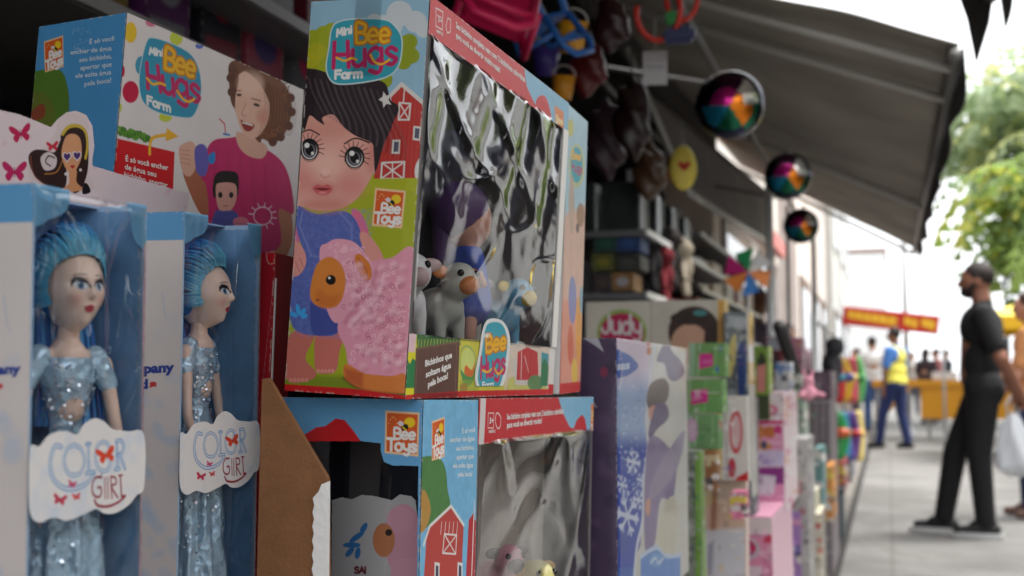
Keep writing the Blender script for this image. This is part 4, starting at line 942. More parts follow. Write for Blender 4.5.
LN([(443.6, 534), (456, 535), (455, 554), (442, 553)], 1.1, (226, 220, 216), closed=True); LN([(443.6, 534), (455, 554)], .9, (226, 220, 216)); LN([(456, 535), (442, 553)], .9, (226, 220, 216))
for x in (434, 457): P([(x, 562), (x+5, 563), (x+4.6, 580), (x-.4, 580)], (226, 220, 216)); P([(x+1.2, 565), (x+3.8, 566), (x+3.6, 580), (x+.8, 580)], (70, 70, 90))
P([(468, 520), (482, 500), (482, 600), (464, 600)], (180, 50, 56)); LN([(474, 500), (470, 600)], 1.4, (226, 220, 216))
P([(474, 410), (486, 410), (478, 520), (474, 520)], (120, 180, 216))
bee_toys(F, [(431, 421.5), (444, 416.8), (443.8, 456.6), (431, 461)], .8)
for k, (tx, x0) in enumerate((('É só você', 461), ('encher de água', 449), ('seu bichinho,', 455), ('apertar que', 455.5), ('ele solta água', 452), ('pela boca!', 457))):
    F.text(tx, (x0, 433.5+k*8.6), (474.5-k*.6, 431.5+k*8.9), 4.8, (214, 226, 234), .03)
F.noise(.03, 12, 2); F.build('side_panel', .4)

B_ = thing('toy_box', 'lower toy box with red header and crumpled silvery window, beside the blue one', 'toy box', (-.2571*1.11, .7006*1.11, -.2745+CH), (R(-.7), R(1.2), R(-.3)))
BW, BD, BH = .10, .332, .26
open_carton(B_, BW, BD, BH, (.006, .322, .012, .229), inner=(120, 116, 118))
F = Face(B_, (0, 0, BH), (0, 1, 0), (0, 0, -1), BD*1000, 33, 3, (196, 36, 46)); P = F.poly; LN = F.line
P([(557, 390), (558.5, 400), (563, 414), (569, 427), (573, 428.5), (576, 420), (581, 414.5), (584.5, 418), (586, 428), (587, 450), (610, 450), (610, 390)], (130, 182, 212))
P([(590.5, 404), (598, 404), (597, 440), (589.5, 440)], (224, 130, 70)); F.word('Bee', (591, 420), (597.5, 420.3), 8, (240, 214, 150), 1.6); F.word('Toys', (590.4, 432), (597.5, 432), 7, WH, 1.8)
LN([(487.5, 413), (493, 413), (492.6, 428), (487, 428)], .6, WH, closed=True); F.text('3+', (488.3, 423.5), (492.2, 423.3), 6, WH, .03); LN([(497, 413), (500, 418), (499, 427), (496.5, 428), (494.6, 422), (495, 415)], .9, WH, smooth=True, closed=True); F.text('INMETRO', (487.5, 433), (494.5, 432.6), 3, WH)
F.text('Seu bichinho completo vem com 2 bichinhos coloridos', (506, 419.5), (563, 413.5), 5.6, WH, .03); F.text('para você se divertir muito!', (506, 427.8), (541, 423), 5.6, WH, .03)
P([(480, 396), (485.5, 396), (483, 446), (478, 446)], (214, 206, 204))
F.noise(.05, 14, 2, .3); F.build('header_panel', disp=lambda X, Y: .5*fbm(X/40, Y/15+2, 19, 2))
def crumple(u, v):
    d = 1.5*np.exp(-(np.mod(u*2.0+1.2*v+.7*fbm(u*2, v*2, 31, 2), 1)-.5)**2/.02)*(1-.4*v)
    d += 1.4*np.exp(-(np.mod(u*1.8-1.4*v+.8*fbm(u*2, v*2, 33, 2), 1)-.5)**2/.015)
    d += .2*(fbm(u*14, v*14, 44, 2)-.5)+4*(fbm(u*3, v*3, 35, 2)-.5)+.8*np.sin(2*PI*(v*3+1.8*fbm(u*2.4, v*2.4, 36, 2)))*(1-v)
    return d
film('window_film', B_, (.0005, .004, .2295), (0, 1, 0), (0, 0, -1), BD-.012, .216, crumple, (300, 220))
box('backing_card', (-.05, .01, .004), (-.047, BD-.006, .24), mat('backing_pale', (168, 158, 150), .6, noise=.45, nscale=12), B_)
animal('toy_lamb', 'pink toy lamb behind the crumpled window of the lower box', 'toy lamb', B_, (-.032, .14, .085), .055, -40, [(206, 150, 166), (70, 60, 66)])
animal('toy_bear', 'yellowish toy animal low behind the crumpled window of the lower box', 'toy animal', B_, (-.034, .2, .05), .07, -30, [(206, 196, 130), (190, 150, 70)])
# table carrying the boxes
tb = thing('display_table', 'wooden display table under the stacked toy boxes, below the picture edge', 'table', (-.9, .2, 0))
box('table_top', (0, 0, .705), (.64, 1.2, .744), mat('plank', (120, 92, 66), .6, noise=.2, nscale=8), tb, .003)
for a, b_ in ((.03, .03), (.57, .03), (.03, 1.13), (.57, 1.13)): box('leg', (a, b_, .05), (a+.04, b_+.04, .705), mat('plank'), tb)
# hidden carton that carries the photo box
sc_ = tag(box('supporting_carton', (-.66, .70, .745), (-.44, .88, .970), m_kraft, None, .002), 'plain brown carton under the girl-photo toy box', 'carton')

# ------------------------------------------------------------------ fashion dolls in their boxes
def doll_head(root, r, skin=(252, 218, 196), iris=(70, 110, 150)):
    nu, nv = 240, 180
    az, el = np.meshgrid(np.linspace(-PI, PI, nu), np.linspace(-PI/2, PI/2, nv))
    dx, dy, dz = np.cos(el)*np.cos(az), np.cos(el)*np.sin(az), np.sin(el)
    g = lambda a, e, sa, se, A: A*np.exp(-((az-a)/sa)**2-((el-e)/se)**2)
    rad = 1+g(0, -.16, .13, .10, .14)+g(0, -.02, .09, .18, .06)+g(0, -.44, .24, .05, .045)+g(0, -.55, .2, .05, .05)-g(0, -.5, .3, .02, .02)+g(0, -.86, .35, .16, .07)
    for q in (-1, 1): rad = rad-g(q*.36, .08, .2, .11, .06)+g(q*.62, -.25, .25, .2, .03)+g(q*.3, .22, .25, .06, .02)
    t = np.clip(-dz, 0, 1)
    x = dx*.84*(1-.06*t)*rad; y = dy*.66*(1-.30*t**1.3)*(1+.05*np.exp(-((dz+.15)/.22)**2))*rad; z = dz*(.97+.06*t)*rad
    x = x+.10*t*(dx > 0)
    C = np.ones(x.shape+(3,))*lin(skin)
    def bl(m, c): 
        C[:] = C*(1-m[..., None])+lin(c)*m[..., None]
    sm = lambda d, s=.02: np.clip(.5-d/s, 0, 1)
    for q in (-1, 1):
        A = az*q
        bl(.5*np.exp(-((A-.55)/.25)**2-((el+.3)/.16)**2), (226, 140, 130))
        ea, ee = A-.37, el-.05+.12*(A-.37)*-1
        bl(.9*np.exp(-((ea-.03)/.24)**2-((ee-.09)/.10)**2), (120, 84, 110))
        ea = ea/1.4; ee = ee/1.45; d = np.sqrt((ea/.17)**2+(ee/.085)**2)-1; bl(sm(d, .15), (232, 232, 232))
        d = np.sqrt((ea+.0)**2+(ee*1.0)**2)-.078; bl(sm(d, .02)*sm(np.sqrt((ea/.17)**2+(ee/.085)**2)-1, .1), iris)
        d = np.sqrt(ea**2+ee**2)-.035; bl(sm(d, .015), (14, 14, 20)); bl(sm(np.sqrt((ea-.03)**2+(ee-.03)**2)-.016, .01), (240, 240, 240))
        top = .085*np.sqrt(np.clip(1-(ea/.19)**2, 0, 1))+.005
        bl(sm(np.abs(ee-top)-.028-.03*np.clip(ea, 0, .2)*5, .02)*(np.abs(ea) < .22), (28, 18, 24))
        bl(sm(np.abs(ee+.07*np.sqrt(np.clip(1-(ea/.17)**2, 0, 1)))-.004, .012)*(np.abs(ea) < .16)*.6, (90, 50, 50))
        bw_ = .26+.05*np.cos((A-.36)*5)-.0; bl(sm(np.abs(el-bw_)-.014, .02)*((A > .17) & (A < .62)), (96, 56, 44))
    lp = np.sqrt((az/.25)**2+((el+.5)/.085)**2)-1-.25*np.exp(-(az/.06)**2)*(el > -.46); bl(sm(lp, .12), (196, 40, 56))
    bl(sm(np.abs(el+.5-.01*np.cos(az*14))-.006, .012)*(np.abs(az) < .23), (110, 20, 30))
    bl(.5*np.exp(-((np.abs(az)-.06)/.03)**2-((el+.27)/.02)**2), (150, 80, 70))
    P = np.stack([x*r, y*r, z*r], -1).reshape(-1, 3)
    idx = np.arange(nu*nv).reshape(nv, nu); q = np.stack([idx[:-1, :-1], idx[:-1, 1:], idx[1:, 1:], idx[1:, :-1]], -1).reshape(-1, 4)
    me = bpy.data.meshes.new('head'); me.from_pydata(P.tolist(), [], q.tolist())
    ca = me.color_attributes.new('Col', 'FLOAT_COLOR', 'POINT')
    ca.data.foreach_set('color', np.hstack([C.reshape(-1, 3), np.ones((nu*nv, 1))]).astype(np.float32).ravel())
    return link('head', me, DOLLSKIN, root, True)
DOLLSKIN = print_mat('doll_face', .3, .3, .0); DOLLHAIR = print_mat('doll_hair', .28, .2, .0)
def glitter_mat():
    m = bpy.data.materials.new('sequin_foil'); m.use_nodes = True
    n = m.node_tree; b = n.nodes['Principled BSDF']
    b.inputs['Base Color'].default_value = (.50, .70, .84, 1); b.inputs['Metallic'].default_value = .25; b.inputs['Coat Weight'].default_value = 1; b.inputs['Coat Roughness'].default_value = .08; b.inputs['Roughness'].default_value = .18
    tc = n.nodes.new('ShaderNodeTexCoord'); v = n.nodes.new('ShaderNodeTexVoronoi'); v.inputs['Scale'].default_value = 190
    n.links.new(tc.outputs['Object'], v.inputs['Vector'])
    bp = n.nodes.new('ShaderNodeBump'); bp.inputs['Strength'].default_value = .6; bp.inputs['Distance'].default_value = .003
    n.links.new(v.outputs['Distance'], bp.inputs['Height']); n.links.new(bp.outputs[0], b.inputs['Normal']); return m
GLIT = glitter_mat()
m_hairblue = mat('hair_deep_blue', (70, 146, 206), .3, noise=.5, nscale=60, bump=.8, bscale=160)
m_haircyan = mat('hair_cyan', (110, 190, 214), .28, noise=.25, nscale=120, bump=.5, bscale=260)
def fashion_doll(label, wc, r, yawd, group):
    """wc = world point of the head's centre; r = half the head height"""
    t = thing('fashion_doll', label, 'doll', wc, (0, 0, R(yawd)), group)
    doll_head(t, r)
    # hair swept back in strands from the hairline over the crown to a knot behind
    bm = bmesh.new(); ball(bm, (-r*.22, 0, r*.16), (r*.80, r*.70, r*.97), 28); ball(bm, (-r*.75, 0, r*.45), (r*.5, r*.5, r*.55), 20)
    h = melt('hair_base', bm, r*.07, m_hairblue, t, 3)
    rs = random.Random(int(r*1e5)); V = []; Fc = []; Cc = []
    for k in range(1000):
        q_ = k/999; a = (-118+236*((k*0.61803)%1)); ar = R(a); lay = rs.uniform(0, 1)
        st = Vector((.56-.40*abs(math.sin(ar))**1.5+rs.uniform(-.05, .05), math.sin(ar)*.66, math.cos(ar)*.72+rs.uniform(-.04, .03))); en = Vector((-.95, math.sin(ar)*.2, .35-.5*(abs(a) > 95)))
        lift = 1.02+.05*rs.random()+(.20*max(0, math.cos(ar))+.08)*lay; pts = []
        c1 = cc_ = lin(rs.choice(((110, 196, 222), (86, 178, 214), (140, 210, 230)))); c2 = lin(rs.choice(((40, 110, 186), (26, 84, 160), (60, 140, 206), (34, 96, 170))))
        for s_ in range(9):
            u = s_/8; d = (st*(1-u)+en*u); d.x += -.0; dn = d.normalized(); rad_ = 1/math.sqrt((dn.x/.90)**2+(dn.y/.74)**2+(dn.z/1.03)**2); rad_ *= 1+(lift-1)*math.sin(PI*min(1, u*1.3))*1.6+.015
            pts.append(Vector((dn.x*rad_-.05*u, dn.y*rad_, dn.z*rad_+.02))*r)
        w_ = r*rs.uniform(.012, .028); n0 = len(V)
        for s_, p_ in enumerate(pts):
            tg = (pts[min(8, s_+1)]-pts[max(0, s_-1)]).normalized(); nn = p_.normalized(); sd_ = tg.cross(nn)
            ww = w_*(1 if 0 < s_ < 8 else .4)
            for e_ in (sd_*ww, nn*ww*.7, -sd_*ww): V.append(tuple(p_+e_)); u = s_/8; f_ = min(1, max(0, (u-.10)*4)); Cc.append(c1*(1-f_)+c2*f_)
        for s_ in range(8):
            a0 = n0+s_*3; Fc += [(a0, a0+1, a0+4, a0+3), (a0+1, a0+2, a0+5, a0+4)]
    for q in range(110):      # loose lengths falling behind the neck
        a = rs.uniform(-1, 1); g_ = rs.uniform(-.12, .12); pts = [Vector((-.6, a*.5, .5)), Vector((-.75, a*.85, -.2)), Vector((-.6+g_, a*.95, -1.2)), Vector((-.5+g_, a*1.0, -2.0)), Vector((-.42+g_*2, a*1.1, -3.2))]; w_ = r*.05; n0 = len(V); c2 = lin(rs.choice(((60, 140, 206), (40, 104, 180), (96, 176, 222))))
        for s_, p_ in enumerate(pts):
            for e_ in ((0, w_, 0), (w_, 0, 0), (0, -w_, 0)): V.append(tuple(p_*r+Vector(e_))); Cc.append(c2)
        for s_ in range(4):
            a0 = n0+s_*3; Fc += [(a0, a0+1, a0+4, a0+3), (a0+1, a0+2, a0+5, a0+4)]
    me = bpy.data.meshes.new('hair'); me.from_pydata(V, [], Fc); ca = me.color_attributes.new('Col', 'FLOAT_COLOR', 'POINT')
    ca.data.foreach_set('color', np.hstack([np.array(Cc), np.ones((len(Cc), 1))]).astype(np.float32).ravel())
    link('hair', me, DOLLHAIR, t, True)
    bm = bmesh.new()
    capsule(bm, (-r*.05, 0, -r*.7), (-r*.12, 0, -r*1.85), r*.27, r*.25); capsule(bm, (-r*.12, 0, -r*2.0), (-r*.1, 0, -r*3.2), r*.48, r*.42)
    for q in (-1, 1):
        ball(bm, (-r*.08, q*r*.66, -r*.46), (r*.1, r*.06, r*.17), 12)
        capsule(bm, (-r*.12, q*r*.62, -r*1.95), (-r*.1, q*r*.95, -r*2.1), r*.2, r*.2)
        capsule(bm, (-r*.1, q*r*.98, -r*2.15), (r*.1, q*r*1.25, -r*3.9), r*.2, r*.15); capsule(bm, (r*.1, q*r*1.25, -r*3.9), (r*.35, q*r*1.1, -r*5.0), r*.15, r*.1)
        ball(bm, (r*.42, q*r*1.05, -r*5.3), (r*.1, r*.08, r*.2), 12)
        capsule(bm, (0, q*r*.35, -r*5.5), (0, q*r*.3, -r*10.8), r*.4, r*.2)
    melt('body', bm, r*.07, mat('doll_body', (252, 214, 192), .35), t, 4)
    # foil gown: bodice, waist and a folded skirt
    prof = [(-2.0, .60), (-2.5, .66), (-2.9, .54), (-3.6, .38), (-4.2, .52), (-5, .72), (-6.2, .85), (-7.6, .95), (-9, 1.1)]
    bm = bmesh.new(); n = 64; rings = []
    pp = cat_rom(prof, False, 5)
    for i, (z, rr_) in enumerate(pp):
        fo = min(1, max(0, (-z-3.4)/3)); row = []
        for k in range(n):
            a = 2*PI*k/n; m_ = 1+fo*(.12*math.sin(a*9+z*.7)+.06*math.sin(a*17-z*1.3))
            row.append(bm.verts.new((-r*.1+rr_*r*m_*.78*math.cos(a), rr_*r*m_*math.sin(a), z*r)))
        rings.append(row)
    for i in range(len(rings)-1):
        for k in range(n): bm.faces.new((rings[i][k], rings[i][(k+1) % n], rings[i+1][(k+1) % n], rings[i+1][k]))
    obj('gown', bm, GLIT, t, True)
    bm = bmesh.new()
    for q in (-1, 1): capsule(bm, (-r*.1, q*r*.72, -r*1.95), (-r*.08, q*r*1.05, -r*2.6), r*.27, r*.25)
    obj('sleeve', bm, GLIT, t, True)
    # loose sequins on bodice and skirt, tiny pale flakes added as the foil's highlights
    V = []; Fc = []; rs = random.Random(5)
    for k in range(520):
        z = rs.uniform(-3.4, -2.0) if k % 2 else rs.uniform(-8.5, -3.4); i = min(len(pp)-1, max(0, int(np.argmin(np.abs(pp[:, 0]-z))))); a = rs.uniform(-PI, PI); rr_ = pp[i][1]+.05
        c_ = Vector((-.1+rr_*.80*math.cos(a), rr_*1.02*math.sin(a), z))*r; n_ = Vector((math.cos(a), math.sin(a), 0))+Vector((rs.gauss(0, .5), rs.gauss(0, .5), rs.gauss(0, .5))); n_.normalize(); u_ = n_.orthogonal().normalized(); v_ = n_.cross(u_); s_ = r*rs.uniform(.03, .06); n0 = len(V)
        for e_ in (u_, v_, -u_, -v_): V.append(tuple(c_+e_*s_))
        Fc.append((n0, n0+1, n0+2, n0+3))
    me = bpy.data.meshes.new('sequins'); me.from_pydata(V, [], Fc); link('sequins', me, mat('sequin_flake', (236, 240, 246), .12, metal=.6), t)
    for ch in t.children_recursive if False else [o for o in COL.objects if o.parent == t]:
        if ch.name.split('.')[0] in ('body', 'gown', 'sleeve', 'sequins'): ch.location.z = .38*r
    return t
def butterfly(F, c, s, col, rot=0, mode=None):
    k = R(rot)
    def W(pts): return [(c[0]+s*(x*math.cos(k)-y*math.sin(k)), c[1]+s*(x*math.sin(k)+y*math.cos(k))) for x, y in pts]
    for q in (-1, 1):
        F.poly(W([(0, .1), (q*.25, -.35), (q*.75, -.75), (q*1.0, -.6), (q*.8, -.1), (q*.3, .15)]), col, smooth=True, mode=mode)
        F.poly(W([(0, .05), (q*.5, .05), (q*.75, .4), (q*.5, .8), (q*.2, .5)]), col, smooth=True, mode=mode)
    F.line(W([(0, -.3), (0, .5)]), .6, tuple(v*.6 for v in col), mode=mode)
def doll_box(label, pos, rot, T, headpx, headx, r, yawd, dl, sd, wtop, name_px):
    W, D, H = .05, .09, .32
    Rm = Euler(tuple(R(a) for a in rot)).to_matrix(); o = Vector(pos)+Vector((0, 0, CH))-Rm @ Vector((0, 0, H-.2475))
    t = thing('doll_box', label, 'doll box', o, tuple(R(a) for a in rot), 'tall blue and white doll boxes')
    bm = bmesh.new(); k = .0012
    bx(bm, (-W, 0, 0), (0, k, H)); bx(bm, (-W, D-k, 0), (0, D, H)); bx(bm, (-W, k, 0), (-W+k, D-k, H)); bx(bm, (-W+k, k, 0), (0, D-k, k)); bx(bm, (-W+k, k, H-k), (-W*.55, D-k, H))
    obj('carton', bm, mat('doll_carton', (150, 176, 204), .5), t, False)
    # white narrow face with blue top
    F = Face(t, (-W, 0, H), (1, 0, 0), (0, 0, -1), W*1000, H*1000, 3, (216, 208, 206), 'mm')
    rn = random.Random(sd)
    for _ in range(90):
        x, y = rn.uniform(0, 50), rn.uniform(62, 320)
        F.ell((x, y), (rn.uniform(2, 7), rn.uniform(2, 6)), (172, 192, 220), rn.uniform(.15, .55)*min(1, (y-50)/60), rn.uniform(0, 90), soft=3)
    F.line([(36, 50), (38, 62), (40, 66)], .5, (150, 176, 210), .7, smooth=True)
    F.poly([(0, -1), (52, -1), (52, 17.4), (0, 17.4)], (96, 160, 208)); F.mode = 'px'
    F.text('company', (name_px[0]-38*name_px[2], name_px[1]+3*name_px[2]), (name_px[0]+22*name_px[2], name_px[1]), 9.5*name_px[2], (40, 66, 150), .05)
    for i, (ch, cc) in enumerate(zip('kids', ((206, 60, 60), (60, 150, 80), (40, 66, 150), (206, 60, 60)))): F.text(ch, (name_px[0]-30*name_px[2]+i*9*name_px[2], name_px[1]+17*name_px[2]), (name_px[0]-23*name_px[2]+i*9*name_px[2], name_px[1]+17*name_px[2]), 9*name_px[2], cc, .06)
    F.noise(.04, 20, sd); F.build('front_panel', .3)
    # printed backing inside
    F = Face(t, (-W+.0016, k, H-.003), (0, 1, 0), (0, 0, -1), (D-2*k)*1000, H*1000-6, 2, (92, 140, 190), 'mm')
    n_ = fbm(F.X/14, F.Y/18, sd, 4); F.C[:] = lin((126, 176, 222))*(1-n_[..., None])+lin((222, 236, 250))*n_[..., None]
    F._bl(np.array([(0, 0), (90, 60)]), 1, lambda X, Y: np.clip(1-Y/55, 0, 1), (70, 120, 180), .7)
    for _ in range(36): F.ell((rn.uniform(0, 88), rn.uniform(0, 310)), rn.uniform(2, 6), (176, 200, 228), .35, soft=2)
    for _ in range(30): F.ell((rn.uniform(0, 88), rn.uniform(0, 310)), rn.uniform(2, 6), (56, 92, 170), .4, soft=2)
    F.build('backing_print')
    F = Face(t, (-W+.002, D-k-.0005, H-.003), (1, 0, 0), (0, 0, -1), W*1000-4, H*1000-6, 1.5, (120, 164, 206), 'mm'); F.noise(.25, 14, sd+3); F.build('inner_side')
    # window face: blue tabs, thin frame
    F = Face(t, (0, 0, H), (0, 1, 0), (0, 0, -1), D*1000, H*1000, 3, (124, 186, 226), 'mm')
    tabs = np.zeros(F.X.shape, bool)
    tab1 = cat_rom([(-3, -3), (22, -3), (25.5, 3), (24, 9), (18, 13), (10, 15.5), (6, 18), (-3, 18)]); tab2 = cat_rom([(72, -3), (93, -3), (93, 22), (84, 22), (78, 17), (75, 8)])
    F.A = (dist(F.X, F.Y, tab1, True) < 0) | (dist(F.X, F.Y, tab2, True) < 0) | (F.X > D*1000-2.2)
    F.poly([(87.8, 20), (91, 20), (91, 330), (87.8, 330)], (214, 190, 196)); F.poly([(89, 20), (91, 20), (91, 330), (89, 330)], (176, 130, 146))
    F.build('corner_tabs', .0)
    film('window_film', t, (.0008, .0005, H-.001), (0, 1, 0), (0, 0, -1), D-.001, H-.003,
         lambda u, v: 1.6*(fbm(u*1.6+sd, v*4, sd, 2)-.5)+.35*np.exp(-(np.mod(u*1.5+v*5.2+.6*fbm(u*3, v*5, sd+1), 1)-.5)**2/.004)*np.exp(-v*2.5)+.25*np.exp(-(np.mod(u*1.2-v*6+fbm(u*3, v*6, sd+5), 1)-.5)**2/.003)+2.2*np.exp(-v*50)*np.sin(PI*u)+.5*(fbm(u*7, v*20, sd+7, 2)-.5)+.5*np.exp(-(np.mod(u*2.2+.5*fbm(u*2, v*5, sd+8, 2), 1)-.5)**2/.002)+.6*np.exp(-(np.mod(u*1.1+v*3.1+.8*fbm(u*2, v*4, sd+9, 2), 1)-.5)**2/.0015), (120, 320), FILM3)
    # label plate
    F = Face(t, (0, -.003, .245), (0, 1, 0), (0, 0, -1), 94.5, 100, 5, (226, 222, 220), 'px', off=2.4)
    Q = lambda pts: [T(x, y) for x, y in pts]
    out = [(25, 448), (34, 446), (42, 436), (50, 432), (62, 431), (72, 434), (79, 424), (90, 418), (100, 421), (110, 429), (125, 431), (140, 434.5), (140, 486), (133, 495), (125, 505), (112, 513), (100, 513.5), (92, 509), (80, 514), (62, 520.5), (48, 517.5), (36, 522.5), (27, 518), (24, 500)]
    Pm = cat_rom(F.mm(Q(out))); dd = dist(F.X, F.Y, Pm, True); F.A = dd < 0
    F.C[:] = lin((228, 224, 222)); n_ = np.clip(fbm(F.X/9, F.Y/9, sd+9, 2)*2.6-1.3, 0, 1); F.C = F.C*(1-.5*n_[..., None])+lin((186, 204, 230))*.5*n_[..., None]
    LB = (92, 146, 196)
    def olet(pts, w1=2.0, w2=.7, c=LB, closed=False, sm=True):
        F.line(Q(pts), w1, c, smooth=sm, closed=closed); F.line(Q(pts), w2, (226, 226, 230), smooth=sm, closed=closed)
    z = lambda a, b_: (a/4.8, 400+b_/4.8)
    olet([z(268, 225), z(240, 220), z(222, 260), z(216, 320), z(235, 385), z(290, 425), z(350, 420), z(400, 395), z(432, 350)], 2.3, .9)
    olet([z(330, 215), z(298, 235), z(282, 290), z(298, 345), z(330, 360), z(366, 345), z(383, 290), z(366, 235), z(330, 215)], 2.0, .8)
    olet([z(392, 212), z(412, 210)], sm=False); olet([z(402, 212), z(404, 350)], sm=False); olet([z(392, 352), z(432, 344)], sm=False)
    olet([z(478, 200), z(450, 218), z(438, 270), z(452, 325), z(480, 340), z(505, 325), z(515, 268), z(502, 215), z(478, 200)], 2.0, .8)
    olet([z(542, 196), z(548, 330)], sm=False); olet([z(542, 196), z(566, 196), z(576, 225), z(566, 255), z(548, 262)]); olet([z(556, 262), z(582, 328)], sm=False); olet([z(536, 332), z(556, 330)], sm=False)
    DR = (150, 34, 50)
    F.line(Q([z(466, 370), z(440, 372), z(424, 400), z(424, 445), z(445, 465), z(466, 455), z(466, 420), z(450, 420)]), 1.2, DR, smooth=True)
    for a in (484, 498): F.line(Q([z(a, 372), z(a+3, 472)]), .9, DR)
    F.line(Q([z(514, 368), z(520, 470)]), 1.1, DR); F.line(Q([z(514, 368), z(536, 372), z(540, 400), z(518, 415), z(548, 468)]), 1.1, DR, smooth=True)
    F.line(Q([z(560, 362), z(566, 462), z(584, 458)]), 1.2, DR); F.line(Q([z(552, 362), z(570, 360)]), 1, DR)
    F.line(Q([z(434, 480), z(450, 505), z(500, 510), z(550, 490), z(582, 462)]), 1.4, DR, smooth=True)
    sc_ = abs(T(100, 450)[0]-T(0, 450)[0])/100
    butterfly(F, T(*z(490, 262)), 10*sc_, (222, 70, 40), -14); butterfly(F, T(*z(322, 402)), 4.6*sc_, (206, 50, 110), 15); butterfly(F, T(*z(262, 476)), 7*sc_, (196, 36, 76), 10); butterfly(F, T(*z(343, 462)), 4.6*sc_, (220, 60, 70), -10)
    F.build('label_plate', 0, disp=lambda X, Y: .4*np.sin(X/14)+0*X)
    hc = onx(headpx[0], headpx[1], headx)
    fashion_doll(dl, hc, r, yawd, 'blue-haired fashion dolls in boxes')
    return t
doll_box("leftmost doll box, blue and white, partly cut off by the left edge of the picture", (-.3624, .4239, -.1609), (1.95, .60, 3.77), lambda x, y: (x, y), (72, 289), -.386, .0212, -20, 'blue-haired doll looking towards the camera in the leftmost box', 5, 0, (0, 373, 1))
doll_box('blue and white doll box between the leftmost doll box and the brown tray wall', (-.4097, .6061, -.1463), (1.94, 1.21, -.12), lambda x, y: (178+(x-27)*.69, 435+(y-448)*.8), (203, 293), -.432, .0225, 12, 'blue-haired doll seen in profile in the second doll box', 12, 0, (153.5, 371.5, .98))

# brown open tray with a torn white lip
tr = thing('cardboard_tray', 'open brown cardboard tray with a slanted wall and torn white edge beside the doll boxes', 'cardboard tray', (-.50, .30, .745))
YW = .660
def zz(p): return p.z
a = ony(262, 379, YW); b_ = ony(268, 378, YW); c = ony(327, 478, YW); d = ony(332, 640, YW); e = ony(240, 640, YW)
bm = bmesh.new(); pts = [a, b_, c, Vector((d.x, YW, .76)), Vector((ony(256, 500, YW).x, YW, .76))]
for sgn in (0, 1): pass
f0 = [bm.verts.new(p-Vector((-.50, .30, .745))) for p in pts]; f1 = [bm.verts.new(p-Vector((-.50, .30, .745))+Vector((0, .004, 0))) for p in pts]
bm.faces.new(f0); bm.faces.new(f1[::-1])
for i in range(len(pts)): bm.faces.new((f0[i], f0[(i+1) % len(pts)], f1[(i+1) % len(pts)], f1[i]))
bmesh.ops.recalc_face_normals(bm, faces=bm.faces)
obj('far_wall', bm, m_kraft, tr)
bm = bmesh.new(); P0 = Vector((-.50, .30, .745))
l1 = ony(313, 484, YW-.002); l2 = ony(327.5, 480, YW-.002); n = 44; prev = None
for i in range(n+1):
    q = i/n; z = l1.z+(-.0-l1.z+.76)*q
    xl = l1.x+(.0012 if i % 2 else 0)-(.003*max(0, .06-q)*0); 
    if i == 0: xl += .006
    if i == 1: xl += .003
    A_v = bm.verts.new((xl-P0.x, YW-.0022-P0.y, z-P0.z)); B_v = bm.verts.new((l2.x+.001-P0.x, YW-.0012-P0.y, z-P0.z+(.002 if i == 0 else 0)))
    if prev: bm.faces.new((prev[0], A_v, B_v, prev[1]))
    prev = (A_v, B_v)
o = obj('torn_lip', bm, mat('lip_white', (222, 220, 218), .5, bump=.3), tr); sm_ = o.modifiers.new('s', 'SOLIDIFY'); sm_.thickness = .0015
box('tray_bottom', (-.06, -.2, .004), (l2.x-P0.x, YW-.3-.001, .008), m_kraft, tr)
# near side lid of things the doll boxes stand on
tag(box('packed_carton', (-.55, .33, .754), (-.335, .63, .776), m_kraft, None, .002), 'flat brown carton under the two doll boxes, below the picture edge', 'carton')

# red box behind the second doll box
rb0 = ony(243, 400, .712); 
rbt = thing('red_doll_box', 'narrow red box with rounded tab behind the second doll box, left of the largest box', 'box', (ony(262, 400, .712).x, .712, .79), (0, R(1.5), R(3)))
box('carton', (-.09, 0, 0), (0, .03, CH+.088-.79), mat('crimson_card', (166, 28, 40), .45), rbt, .001)
F = Face(rbt, (-.09, 0, CH+.088-.79), (1, 0, 0), (0, 0, -1), 90, 300, 2.5, (178, 30, 44), 'px')
F.poly([(261.5, 236), (266, 240), (268, 262), (272, 266), (279, 262), (284, 236)], (206, 20, 30)); F.line([(262, 241), (266.5, 243), (267, 258), (270, 264), (277, 262)], .5, (220, 190, 190), smooth=True)
F.line([(276, 262), (259, 420)], .0, (214, 196, 196)); F.noise(.15, 12, 6); F.build('front_panel', .3)
box('edge_strip', (.0003, .0005, 0), (.0012, .002, CH+.07-.79), mat('strip_white'), rbt)

# pink die-cut header card with the sunglasses woman
XP = -.468
pc = onx(0, 104, XP); pe = onx(190, 104, XP)
pk = thing('header_card', 'pink die-cut card with butterflies and a drawn woman in heart sunglasses and yellow hat', 'display card', (XP, pc.y-.03, pc.z-.16))
LW_ = pe.y-pc.y+.034
F = Face(pk, (0, 0, .17), (0, 1, 0), (0, 0, -1), LW_*1000, 170, 4, (232, 214, 218), 'px', off=.4)
out = [(-20, 104), (0, 110), (18, 114), (36, 121), (50, 127), (57, 119), (66, 112), (76, 110.5), (86, 115), (92, 126), (94, 146), (92, 160), (92, 165.5), (130, 177), (189, 193.5), (186, 214), (150, 260), (-20, 260)]
Pm = F.mm(out); F.A = dist(F.X, F.Y, Pm, True) < 0
F.C[:] = lin((232, 214, 218))
rn = random.Random(2)
for _ in range(40): F.ell((rn.uniform(0, 186), rn.uniform(120, 212)), rn.uniform(1, 3), (226, 180, 196), .5, soft=1)
F.poly([(86, 168), (88, 120), (80, 112), (66, 112), (58, 120), (54, 134), (40, 152), (28, 160), (36, 190), (92, 190)], (224, 206, 206), smooth=True)
HB = (50, 28, 28)
